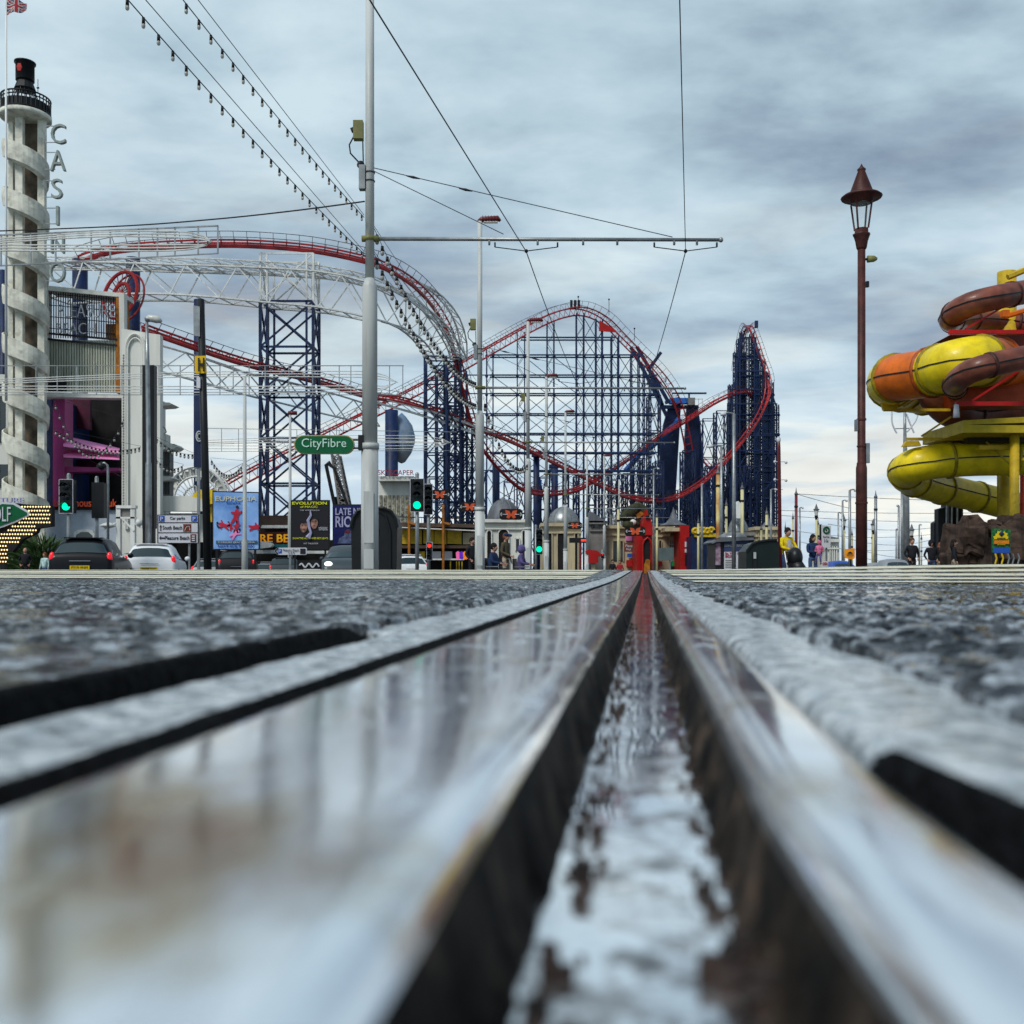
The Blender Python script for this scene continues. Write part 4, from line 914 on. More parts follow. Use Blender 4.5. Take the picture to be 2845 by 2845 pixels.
def entrance():
    Y = 62.2; t = thing('entrance_hall', 'dark open entrance with a magenta wall and pink awnings under the gantry', 'building', base(235, Y))
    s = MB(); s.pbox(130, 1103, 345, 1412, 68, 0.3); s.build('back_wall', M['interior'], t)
    s = MB(); s.pbox(128, 1103, 147, 1412, Y+0.4, 5.4); s.build('side_wall', M['navy'], t)
    s = MB(); s.pprism([(147, 1107), (180, 1108), (178, 1412), (147, 1412)], Y+0.3, 1.2); s.build('magenta_pilaster', M['magenta'], t)
    for (a, b) in ((1106, 1190), (1275, 1318)):
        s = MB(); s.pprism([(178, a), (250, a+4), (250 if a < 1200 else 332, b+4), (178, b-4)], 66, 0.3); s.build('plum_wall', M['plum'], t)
    for (a, b) in (([(178, 1210), (332, 1245)], [(176, 1238), (332, 1257)]), ([(178, 1242), (332, 1262)], [(176, 1268), (332, 1275)])):
        q = [P(*a[0], Y+2.0), P(*a[1], Y+2.0), P(*b[1], Y-0.2), P(*b[0], Y-0.2)]; s = MB(); s.add(q+[v-Vector((0, 0, 0.06)) for v in q], [(0, 3, 2, 1), (4, 5, 6, 7), (0, 1, 5, 4), (1, 2, 6, 5), (2, 3, 7, 6), (3, 0, 4, 7)]); s.build('awning', M['pink'], t)
    s = MB(); s.pprism([(176, 1296), (332, 1300), (332, 1308), (176, 1312)], Y+0.5, 1.0); s.build('lower_valance', M['magenta'], t)
    s = MB(); s.ptext('boardhouse.co.uk', 152, 1386, 324, 1408, Y-0.2, 0.03); s.build('lettering', M['orange'], t)
    s = MB(); s.pbox(146, 1408, 330, 1416, Y-0.1, 0.6); s.build('fascia', M['interior'], t)
    s = MB(); s.pbox(96, 1414, 332, 1690, Y+0.1, 0.5); s.build('lower_wall', mat('pale_blue_wall', (0.42, 0.48, 0.56), 0.6, var=0.08), t)
    s = MB(); s.pprism([(205, 1500), (205, 1480), (215, 1472), (240, 1470), (255, 1474), (262, 1484), (262, 1500)], Y-0.1, 0.2); s.build('arched_opening', M['white'], t)
    s = MB(); s.pprism([(210, 1500), (212, 1486), (225, 1478), (245, 1478), (256, 1488), (256, 1500)], Y-0.14, 0.05); s.build('opening_glass', M['glass'], t)
entrance()
def arch_pier():
    Y = 61.0; t = thing('arched_pier', 'white rendered pier with a tall round-headed recess and ribbed edge', 'wall', base(390, Y)); s = MB()
    s.pprism([(338, 913), (445, 930), (445, 1690), (338, 1690)], Y, 0.5); s.build('pier_wall', M['wwall'], t)
    s = MB(); pts = [P(350, 1470, Y-0.08), P(350, 990, Y-0.08)]+[P(376-26*math.cos(a), 970-42*math.sin(a), Y-0.08) for a in np.linspace(0.1, pi-0.1, 12)]+[P(402, 990, Y-0.08), P(402, 1470, Y-0.08)]
    s.tube(pts, 0.09, 6); pts = [p+Vector((0.0, -0.02, 0)) for p in pts]; s.tube([P(355, 1470, Y-0.1), P(355, 995, Y-0.1)]+[P(376-21*math.cos(a), 975-36*math.sin(a), Y-0.1) for a in np.linspace(0.1, pi-0.1, 12)]+[P(397, 995, Y-0.1), P(397, 1470, Y-0.1)], 0.05, 5)
    s.build('arch_moulding', M['wwall'], t)
    s = MB()
    for k in range(60): s.pbox(341, 985+k*7.8, 348, 989+k*7.8, Y-0.05, 0.1)
    s.build('ribbed_edge', M['concg'], t)
arch_pier()
def white_block():
    Y = 64.0; t = thing('white_seaside_building', 'white building with rounded ledges and strip windows right of the arched pier', 'building', base(475, Y)); s = MB()
    s.pbox(438, 1112, 448, 1690, Y, 0.8); s.pbox(446, 1206, 462, 1690, Y+0.5, 0.8); s.build('wall', M['wwall'], t)
    for (a, b, y0, y1) in ((438, 478, 1118, 1126), (440, 492, 1233, 1248), (438, 478, 1323, 1334)):
        s = MB(); s.pprism([(a, y0), (b-8, y0), (b, (y0+y1)/2), (b-10, y1), (a, y1+2)], Y-1.2, 1.4); s.build('ledge', M['wwall'], t)
    for (y0, y1) in ((1254, 1322), (1338, 1375)):
        s = MB(); s.pbox(442, y0, 472, y1, Y-0.3, 0.7); f = s.build('window_band', M['concg'], t)
        for x in (444, 451, 458, 465):
            g = MB(); g.pbox(x, y0+2, x+5, y1-2, Y-0.34, 0.05); g.build('pane', M['glass'], f)
    s = MB(); s.pbox(446, 1378, 575, 1420, Y-2, 0.6); s.pbox(446, 1428, 575, 1506, Y-1, 0.6); s.build('lower_parapet', M['wwall'], t)
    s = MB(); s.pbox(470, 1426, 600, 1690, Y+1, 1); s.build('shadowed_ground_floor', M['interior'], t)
    s = MB(); s.tube([P(447, 1180, Y-0.5), P(458, 1190, Y-0.5), P(462, 1200, Y-0.5), P(455, 1206, Y-0.5)], 0.04, 5); s.build('ledge_rail', M['galv'], t)
white_block()
def left_block():
    Y = 66; t = thing('cafe_building', 'pale building with dark windows half hidden behind the spiral tower foot', 'building', base(20, Y)); s = MB()
    s.pbox(-60, 1040, 22, 1400, Y, 4); s.pbox(-60, 1355, 130, 1690, Y+0.2, 3); s.build('wall', M['wwall'], t)
    for (x0, y0, x1, y1) in ((-40, 1100, 14, 1230), (-40, 1290, 22, 1355), (-40, 1065, 20, 1085)):
        s = MB(); s.pbox(x0, y0, x1, y1, Y-0.05, 0.1); f = s.build('window', M['glass'], t); s = MB(); s.pbox(x0+36, y0, x0+39, y1, Y-0.1, 0.06); s.build('window_bar', M['white'], f)
left_block()
def stairs_frame():
    Y = 55; t = thing('white_balustrade', 'white post-and-rail stair balustrade with ball finials by the arched pier', 'balustrade', base(360, Y)); s = MB()
    for x in (328, 368): s.pbox(x-6, 1408, x+6, 1690, Y, 0.25)
    s.pbox(322, 1404, 376, 1412, Y-0.05, 0.35); s.pbox(322, 1436, 376, 1441, Y, 0.2); s.bar(P(290, 1470, Y), P(322, 1452, Y), 0.05); s.bar(P(340, 1440, Y), P(372, 1475, Y), 0.06); s.bar(P(376, 1455, Y), P(400, 1473, Y), 0.06); s.bar(P(398, 1472, Y), P(430, 1472, Y), 0.08)
    s.build('rails', M['white'], t); s = MB(); s.smooth = True; s.ball(P(387, 1452, Y), 0.2, 8); s.build('finial', M['white'], t); s = MB(); s.smooth = True; s.lathe(P(300, 1462, Y), [(0.1, -0.12), (0.42, 0), (0.42, 0.06), (0.1, 0.2)], 12); s.build('finial', M['white'], t)
    s = MB(); s.pbox(336, 1412, 362, 1440, Y+0.1, 0.1); s.build('plaque', M['concg'], t)
stairs_frame()
def golf_sign():
    Y = 40; t = thing('golf_sign', 'dark bulb-studded board with a green diamond reading LF, cut by the left edge', 'sign', base(30, Y))
    s = MB(); s.pprism([(-90, 1398), (50, 1398), (60, 1400), (143, 1406), (143, 1462), (104, 1468), (100, 1480), (60, 1500), (34, 1534), (-90, 1534)], Y, 0.3); s.build('board', M['interior'], t)
    s = MB(); s.smooth = False
    for r in range(15):
        for k in range(34):
            x = -60+k*7.6+(3.8 if r % 2 else 0); y = 1408+r*10.9*(1 if r < 9 else 1.0); lim = 143 if r < 5 else 104 if r < 7 else 92 if r < 8 else 60 if r < 10 else 26
            yl = 1408+r*10.9
            if x < lim-3 and not (x < 80-abs(yl-1428)*1.4 and abs(yl-1428) < 46): s.lathe(P(x, yl, Y-0.03), [(0.012, -0.03), (0.034, 0), (0.012, 0.03)], 5)
    s.build('bulb', M['bulb'], t); t.children[-1]['kind'] = 'stuff'
    s = MB(); s.pprism([(-70, 1430), (6, 1395), (40, 1398), (80, 1422), (80, 1432), (40, 1452), (-8, 1470), (-70, 1440)], Y-0.12, 0.1); s.build('white_border', M['signw'], t)
    s = MB(); s.pprism([(-62, 1430), (6, 1400), (36, 1402), (74, 1424), (74, 1430), (36, 1448), (-8, 1464), (-62, 1438)], Y-0.15, 0.04); g = s.build('diamond', M['green'], t)
    s = MB(); s.ptext('GOLF', -38, 1408, 30, 1449, Y-0.18, 0.01); s.build('lettering', M['signw'], g)
    s = MB(); s.ptext('ADVENTURE', -92, 1383, 66, 1397, Y-0.05, 0.05); s.build('letter_row', mat('lilac_letters', (0.5, 0.5, 0.7), 0.5), t)
    s = MB(); s.bar(P(-50, 1690, Y), P(-50, 1520, Y), 0.12); s.bar(P(10, 1690, Y+0.1), P(10, 1500, Y+0.1), 0.12); s.build('post', M['dark'], t)
golf_sign()
def plants():
    rr = random.Random(3)
    for k, (px, Y, w, h, lb) in enumerate(((12, 56.5, 3.0, 2.3, 'leafy green hedge at the left edge under the golf sign'), (122, 55.5, 3.2, 2.6, 'spiky green palm-like shrub behind the walking couple'))):
        t = thing('shrub', lb, 'shrub', base(px, Y)); b = Vector(base(px, Y)); s = MB()
        for i in range(1700):
            a = rr.uniform(0, 2*pi); q = rr.random()**0.5*w*0.75; c = b+Vector((q*math.cos(a), q*math.sin(a)*0.6, rr.uniform(0.2, 1)*h*(1-0.5*(q/w)**2)))
            if k == 0:
                d = Vector((rr.uniform(-1, 1), rr.uniform(-1, 1), rr.uniform(-0.4, 1))).normalized()*0.18
            else:
                c = b+Vector((rr.gauss(0, 1.15), rr.gauss(0, 0.5), h*rr.uniform(0.25, 0.85))); d = (Vector((c.x-b.x, c.y-b.y, 0))*1.3+Vector((rr.uniform(-.4, .4), 0, rr.uniform(0.2, 1)))).normalized()*0.85
            n = Vector((rr.uniform(-1, 1), rr.uniform(-1, 1), rr.uniform(-1, 1))).normalized()*0.06; s.add([c, c+d*0.5+n, c+d, c+d*0.5-n], [(0, 1, 2, 3)])
        s.build('foliage', M['hedge'], t)
        s = MB(); 
        for i in range(7): s.bar(b+Vector((rr.uniform(-.2, .2), 0, 0)), b+Vector((rr.uniform(-.5, .5), 0, h*0.6)), 0.025)
        s.build('stem', M['rock'], t)
    t = thing('low_wall', 'low dark brick wall and railing along the left pavement', 'wall', base(60, 56.8)); s = MB(); s.pbox(-80, 1556, 175, 1690, 57.2, 0.3); s.build('wall', mat('dark_brick', (0.07, 0.05, 0.04), 0.8, var=0.4, vs=8), t)
    s = MB(); s.bar(P(90, 1552, 57.1), P(178, 1552, 57.1), 0.03); [s.bar(P(x, 1552, 57.1), P(x, 1690, 57.1), 0.03) for x in (92, 120, 150, 176)]; s.build('railing', M['dark'], t)
plants()
# ---------------------------------------------------------------- central arcade and park front buildings
def arcade():
    Y = 74; t = thing('arcade_building', 'long dark arcade front with a walkway roof, yellow panels and an unlit ground floor', 'building', base(900, Y)); s = MB()
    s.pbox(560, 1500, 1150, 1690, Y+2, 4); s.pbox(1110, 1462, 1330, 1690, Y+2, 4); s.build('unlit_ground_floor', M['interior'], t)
    s = MB(); s.pbox(560, 1519, 640, 1530, Y, 1); s.pbox(640, 1528, 925, 1538, Y-0.5, 1); s.pbox(725, 1459, 800, 1467, Y, 1); s.build('white_sill', M['white'], t)
    s = MB(); s.pbox(722, 1432, 812, 1480, Y+1, 3); s.build('upper_storey', mat('dark_brown_panels', (0.05, 0.03, 0.025), 0.7, var=0.4, vs=0.5), t)
    s = MB(); s.pbox(720, 1478, 806, 1512, Y-0.1, 0.4); sg = s.build('sign_board', mat('dark_red_board', (0.05, 0.008, 0.01), 0.6), t)
    s = MB(); s.ptext('PLEASURE BEACH', 610, 1484, 872, 1507, Y-0.2, 0.03, bold=0.02); s.build('lettering', mat('yellow_red_letters', (0.85, 0.42, 0.01), 0.5, emit=0.2, var=0.3, vs=2.0, c2=(0.7, 0.06, 0.01)), sg)
    s = MB(); s.pprism([(722, 1508), (755, 1505), (757, 1514), (725, 1518)], Y-0.5, 0.4); s.pbox(725, 1512, 806, 1520, Y-0.2, 0.3); s.build('teal_band', mat('teal', (0.02, 0.16, 0.17), 0.5), t)
    s = MB(); s.pprism([(722, 1503), (752, 1508), (757, 1514), (752, 1520), (722, 1524)], Y-1.0, 0.6); s.build('white_canopy_end', M['white'], t)
    for k, (x0, x1) in enumerate(((1106, 1135), (1140, 1172), (1176, 1205), (1207, 1240), (1243, 1282))):
        s = MB(); s.pprism([(x0, 1468+k), (x1, 1470+k), (x1, 1512), (x0, 1510)], Y, 0.5); s.build('yellow_panel', M['yellow'], t)
    s = MB(); s.pbox(1286, 1480, 1316, 1512, Y, 0.4); s.build('cream_panel', M['cream'], t)
    s = MB(); s.pprism([(1100, 1451), (1330, 1456), (1330, 1466), (1100, 1462)], Y-1, 3); s.pbox(1100, 1515, 1330, 1523, Y-1, 2); s.build('walkway_roof', mat('brown_roof', (0.09, 0.06, 0.045), 0.7, var=0.3), t)
    s = MB(); s.pprism([(1100, 1463), (1330, 1473), (1330, 1476), (1100, 1466)], Y-1.2, 0.2); s.pbox(1100, 1552, 1290, 1556, Y-1, 0.3); s.build('white_edge', M['white'], t)
    for x in (1136, 1231):
        s = MB(); s.pbox(x-3, 1402, x+3, 1690, Y-1.6, 0.4); s.bar(P(x, 1452, Y-1.6), P(x+20, 1456, Y-1.6), 0.1); s.build('red_post', M['rust'], t)
    s = MB()
    for k in range(24): s.pbox(1164+k*7, 1440, 1165+k*7, 1452, Y-0.8, 0.05)
    s.bar(P(1100, 1436, Y-0.8), P(1330, 1442, Y-0.8), 0.05); s.build('handrail', M['dark'], t)
    for (x0, x1, c) in ((1163, 1180, 'yellow'), (1184, 1192, 'signw'), (1196, 1225, 'signw'), (1234, 1256, 'signw')):
        s = MB(); s.pbox(x0, 1532, x1, 1552, Y-0.3, 0.1); s.build('shop_poster', M[c], t)
    for x in (1250, 1267, 1274, 1282):
        s = MB(); s.pbox(x, 1560, x+3, 1590, Y-0.3, 0.1); s.build('yellow_stripe', M['yellow'], t)
    s = MB()
    for k in range(4):
        s.cur = k % 3; a = 1266+k*10; s.pprism([(a, 1536), (a+6, 1531), (a+11, 1534), (a+10, 1555), (a+2, 1553)], Y-2-0.1*k, 0.3)
    s.build('bright_mural', [mat('mural_pink', (0.85, 0.15, 0.4), 0.5, emit=0.2), mat('mural_violet', (0.12, 0.02, 0.5), 0.5, emit=0.2), mat('mural_orange', (0.9, 0.25, 0.01), 0.5, emit=0.2)], t)
    # mezzanine above with dining sign
    s = MB(); s.pbox(1050, 1323, 1150, 1336, Y+6, 4); s.pbox(1052, 1336, 1145, 1452, Y+7, 2); s.build('upper_kiosk', M['wwall'], t)
    s = MB(); s.ptext('SKYSCAPER', 1050, 1306, 1150, 1320, Y+5.8, 0.05); s.build('lettering', mat('dull_red_letters', (0.35, 0.02, 0.03), 0.5), t)
    for x in range(1054, 1140, 12):
        s = MB(); s.pbox(x, 1376, x+8, 1452, Y+6.9, 0.1); s.build('patterned_pane', mat('pattern_glass', (0.30, 0.28, 0.2), 0.3, var=0.9, vs=6, c2=(0.02, 0.02, 0.02)), t)
arcade()
def dome(px0, px1, ytop, ybot, Y, m, parent, name='dome', tip=8, segs=24):
    a = P(px0, ybot, Y); b = P(px1, ytop, Y); r = (b.x-a.x)/2; h = b.z-a.z; s = MB(); s.smooth = True
    pr = [(r*math.cos(t), h*math.sin(t)) for t in np.linspace(0, pi/2*0.93, 9)]+[(r*0.10, h+S(tip, Y)*0.3), (0.02, h+S(tip, Y))]
    s.lathe(((a.x+b.x)/2, Y+r, a.z), pr, segs); d = s.build(name, m, parent)
    rb = MB()
    for k in range(10):
        ph = 2*pi*k/10+0.2; rb.tube([((a.x+b.x)/2+r*1.01*math.cos(t)*math.cos(ph), Y+r+r*1.01*math.cos(t)*math.sin(ph), a.z+h*1.01*math.sin(t)) for t in np.linspace(0, pi/2*0.9, 7)], r*0.018, 4)
    rb.build('dome_rib', M['concg'], d); return d
def arched_front(name, label, x0, x1, ytop, Y, m, arches, domes, cat='building', cornice=True, depth=5):
    t = thing(name, label, cat, base((x0+x1)/2, Y)); s = MB(); s.pbox(x0, ytop, x1, 1690, Y, depth); s.build('wall', m, t)
    if cornice:
        s = MB(); s.pbox(x0-3, ytop-3, x1+3, ytop+6, Y-0.4, depth); s.pbox(x0-1, ytop+22, x1+1, ytop+26, Y-0.2, 1); s.build('cornice', m, t)
    for (a0, a1, yt, yb, round_) in arches:
        s = MB(); w = (a1-a0)/2; c = (a0+a1)/2
        pts = [(a0, yb), (a0, yt+(w if round_ else 0))]
        if round_: pts += [(c-w*math.cos(q), yt+w-w*math.sin(q)) for q in np.linspace(0.2, pi-0.2, 9)]
        else: pts += [(a0, yt), (a1, yt)]
        pts += [(a1, yt+(w if round_ else 0)), (a1, yb)]
        s.pprism(pts, Y-0.06, 0.1); f = s.build('opening', M['glass'] if not round_ else M['interior'], t)
        s = MB(); s.tube([P(px, py, Y-0.1) for px, py in pts], 0.07, 4); s.build('surround', m, f)
    for (d0, d1, yt, yb, dm) in domes: dome(d0, d1, yt, yb, Y+0.5, M[dm], t)
    return t
CR = M['cream']
arched_front('domed_pavilion', 'white arcaded pavilion with a dark green-black dome behind the second mast', 1343, 1465, 1445, 88, M['wwall'], [(1352, 1366, 1473, 1690, 1), (1384, 1414, 1469, 1690, 1), (1450, 1460, 1473, 1690, 1), (1432, 1444, 1496, 1530, 0)], [(1352, 1446, 1384, 1445, 'grey')])
arched_front('domed_pavilion', 'cream arcaded pavilion with a pale grey ribbed dome behind the fourth mast', 1505, 1615, 1456, 96, CR, [(1520, 1534, 1480, 1690, 1), (1548, 1568, 1477, 1690, 1), (1596, 1606, 1478, 1690, 1)], [(1524, 1612, 1406, 1454, 'galv')])
t = arched_front('stone_hall', 'grey gabled hall between the domed pavilion and the cream shops', 1640, 1684, 1450, 100, M['concg'], [(1646, 1664, 1452, 1466, 0)], [])
s = MB(); s.pprism([(1636, 1452), (1640, 1421), (1648, 1424), (1690, 1452)], 99.6, 5); s.build('gable_roof', M['grey'], t)
t = arched_front('cream_shops', 'cream shop row with square windows left of the red entrance tower', 1650, 1775, 1462, 101, CR, [(1678, 1692, 1502, 1540, 0), (1702, 1716, 1502, 1560, 0), (1722, 1732, 1502, 1560, 0)], [])
for k in range(9):
    s = MB(); s.bar(P(1696+k*4, 1430, 101), P(1696+k*4+2, 1462, 101), 0.06); s.build('roof_rod', M['concg'], t)
s = MB(); s.pbox(1738, 1490, 1772, 1502, 100.7, 0.2); s.build('pink_arches', M['pink'], t)
s = MB(); s.pbox(1741, 1556, 1772, 1574, 100.6, 0.6); s.build('red_awning', M['redb'], t)
s = MB(); s.pbox(1743, 1538, 1756, 1548, 100.5, 0.2); s.build('blue_sign', M['signb'], t)
t = arched_front('cream_shops', 'cream shop with a barred window between the two red towers', 1820, 1893, 1466, 102, CR, [(1858, 1884, 1502, 1542, 0), (1830, 1838, 1500, 1530, 1), (1862, 1884, 1560, 1690, 0)], [])
s = MB(); s.pbox(1863, 1475, 1890, 1488, 101.7, 0.2); s.build('sign_board', mat('brown_sign_board', (0.20, 0.10, 0.06), 0.6, var=0.4, vs=6), t)
s = MB()
for k in range(6): s.bar(P(1861+k*4.4, 1504, 101.8), P(1861+k*4.4, 1540, 101.8), 0.04)
for y in (1512, 1522, 1532): s.bar(P(1859, y, 101.8), P(1884, y, 101.8), 0.04)
s.build('window_bars', M['white'], t)
s = MB(); s.pbox(1828, 1560, 1840, 1572, 101.5, 0.3); s.build('red_awning', M['redb'], t)
s = MB(); s.pbox(1866, 1558, 1877, 1573, 101.6, 0.1); s.build('green_poster', mat('green_poster', (0.02, 0.35, 0.12), 0.5), t)
def red_tower(x0, x1, ytop, Y, label, spire=False, pag=None):
    t = thing('red_tower', label, 'tower', base((x0+x1)/2, Y)); s = MB(); s.pbox(x0, ytop, x1, 1690, Y, 5)
    if spire: s.pprism([(x0+15, ytop), (x0+16, 1462), (x0+20, 1440), (x0+24, 1438), (x0+29, 1415), (x0+34, 1438), (x0+38, 1440), (x1+1, 1462), (x1+1, ytop)], Y-0.5, 3)
    s.build('wall', M['redb'], t)
    return t
t = red_tower(1769, 1812, 1487, 97, 'red tower with a pointed spire and arched doorway at the end of the rail', True)
s = MB(); s.pprism([(1787, 1690), (1787, 1512), (1791, 1503), (1799, 1496), (1806, 1503), (1809, 1512), (1809, 1690)], 96.4, 0.2); s.build('arched_doorway', M['interior'], t)
s = MB(); s.tube([P(1786, 1590, 96.3), P(1786, 1512, 96.3), P(1790, 1501, 96.3), P(1799, 1493, 96.3), P(1807, 1501, 96.3), P(1810, 1512, 96.3), P(1810, 1590, 96.3)], 0.1, 5); s.build('arch_surround', M['redb'], t)
s = MB(); s.pbox(1794, 1432, 1803, 1440, 96.3, 0.2); s.build('spire_opening', M['interior'], t)
s = MB(); s.pprism([(1788, 1690), (1790, 1570), (1795, 1555), (1800, 1553), (1806, 1556), (1808, 1690)], 96.0, 0.3); s.build('rusty_figure', M['rust'], t)
t = red_tower(1890, 1915, 1460, 98, 'second red tower, squarer, under the grey swept pagoda roof')
s = MB(); s.smooth = True; p = P(1880, 1458, 98); s.lathe((p.x, 100, p.z), [(S(40, 98), 0), (S(37, 98), S(3, 98)), (S(22, 98), S(8, 98)), (S(12, 98), S(20, 98)), (S(7, 98), S(34, 98)), (S(3, 98), S(42, 98)), (0.02, S(52, 98))], 14); s.build('pagoda_roof', M['grey'], t)
s = MB(); s.pbox(1848, 1466, 1892, 1476, 98.5, 3); s.build('side_bay', CR, t)
for (y0, y1, c) in ((1505, 1520, 'signw'), (1525, 1535, 'signw'), (1540, 1570, 'interior')):
    s = MB(); s.pbox(1903, y0, 1912, y1, 97.9, 0.1); s.build('poster', M[c], t)
def prop_ship():
    Y = 99; t = thing('ride_prop', 'rusting grey-green creature-like ride prop on the roof beside the red spire', 'ride prop', P(1760, 1463, Y)); s = MB(); s.smooth = True
    s.tube([P(1720, 1442, Y), P(1742, 1432, Y), P(1758, 1418, Y), P(1774, 1408, Y), P(1792, 1418, Y), P(1798, 1440, Y)], [0.2, 0.7, 0.6, 0.5, 0.45, 0.3], 7); s.tube([P(1730, 1455, Y), P(1752, 1458, Y), P(1785, 1455, Y)], [0.3, 0.6, 0.3], 7)
    s.build('body', mat('mossy_green', (0.05, 0.055, 0.025), 0.8, var=0.5, vs=1.5), t); s = MB(); s.smooth = True; s.tube([P(1759, 1451, Y-0.5), P(1759, 1451, Y+0.4)], 0.3, 12); s.build('wheel', M['white'], t)
    s = MB(); s.tube([P(1768, 1436, Y), P(1786, 1424, Y)], 0.35, 5); s.bar(P(1746, 1450, Y), P(1770, 1430, Y), 0.15); s.build('deck', M['rust'], t)
prop_ship()
t = arched_front('shop_front', 'dark blue shopfront with a yellow scrolled roof sign', 1922, 1984, 1490, 95, M['navy'], [(1945, 1952, 1510, 1540, 0), (1962, 1980, 1510, 1590, 0)], [], cornice=False)
s = MB()
for k in range(5): s.tube([P(1932+k*11+7*math.cos(a), 1475-6*math.sin(a)-2*k % 3, 94.6) for a in np.linspace(0, 5.2, 10)], 0.16, 5)
s.pbox(1930, 1482, 1990, 1492, 94.6, 0.4); s.build('scroll_sign', M['yellow'], t)
t = arched_front('grey_pavilion', 'low grey pavilion with a dome and cupola at the spire foot', 2012, 2095, 1482, 110, M['concg'], [], [(2028, 2086, 1435, 1482, 'galv')])
s = MB(); s.pbox(2045, 1402, 2059, 1440, 109, 1.5); s.pprism([(2043, 1402), (2052, 1392), (2061, 1402)], 109, 1.5); s.build('cupola', M['white'], t)
t = arched_front('grey_pavilion', 'cream pavilion with a swept grey roof at the right foot of the spire', 2100, 2163, 1466, 112, CR, [(2108, 2114, 1480, 1500, 0), (2150, 2156, 1480, 1500, 0)], [])
s = MB(); s.smooth = True; p = P(2140, 1466, 112); s.lathe((p.x, 113, p.z), [(S(26, 112), 0), (S(18, 112), S(5, 112)), (S(8, 112), S(18, 112)), (S(3, 112), S(30, 112)), (0.02, S(42, 112))], 12); s.build('swept_roof', M['grey'], t)
t = arched_front('ornate_kiosk', 'small pale green onion-roofed kiosk right of the pedestrians', 2300, 2330, 1500, 90, M['wwall'], [(2306, 2312, 1515, 1560, 0), (2318, 2324, 1515, 1560, 0)], [])
s = MB(); s.smooth = True; p = P(2306, 1497, 90); s.lathe((p.x, 91, p.z), [(S(34, 90), 0), (S(30, 90), S(4, 90)), (S(12, 90), S(8, 90)), (S(5, 90), S(22, 90)), (0.02, S(30, 90))], 12); s.build('swept_roof', M['grey'], t)
# ---------------------------------------------------------------- right side: water slides, rocks, lamp post, sculpture
def slide_tube(t, pts, rpx, segs, name='slide_tube', flange=None, seam=True, every=9, n=54):
    """pts: (px,py,Y) readings; segs: list of (end fraction, material)"""
    Yr = pts[0][2]; r = rpx/F*Yr; p = crv([P(*q) for q in pts], n=n); a = 0
    for (f, m) in segs:
        b = n if f == 1 else next(k for k in range(a+1, n+1) if CX+p[k].x/p[k].y*F < f); s = MB(); s.smooth = True; s.tube(p[a:b+1], r, 20, cap=False); o = s.build(name, M[m], t); 
        for k in range(a, b+1, every):
            fl = MB(); fl.smooth = True
            if k+1 > n: continue
            d = (p[min(k+1, n)]-p[max(k-1, 0)]).normalized()*0.045; fl.tube([p[k]-d*1.3, p[k]+d*1.3], r*1.085, 20); fl.build('flange', M[dict(ytube='fly', otube='flo', btube='flb')[m]], o)
        if seam:
            sm = MB()
            for side in (1, -1):
                q = []
                for k in range(a, b+1):
                    d = p[min(k+1, n)]-p[max(k-1, 0)]; l = Vector((-d.y, d.x, 0)).normalized()*side; q.append(p[k]+l*r*1.0)
                sm.tube(q, 0.035, 4)
            sm.build('seam', M['dark'], o)
        a = b
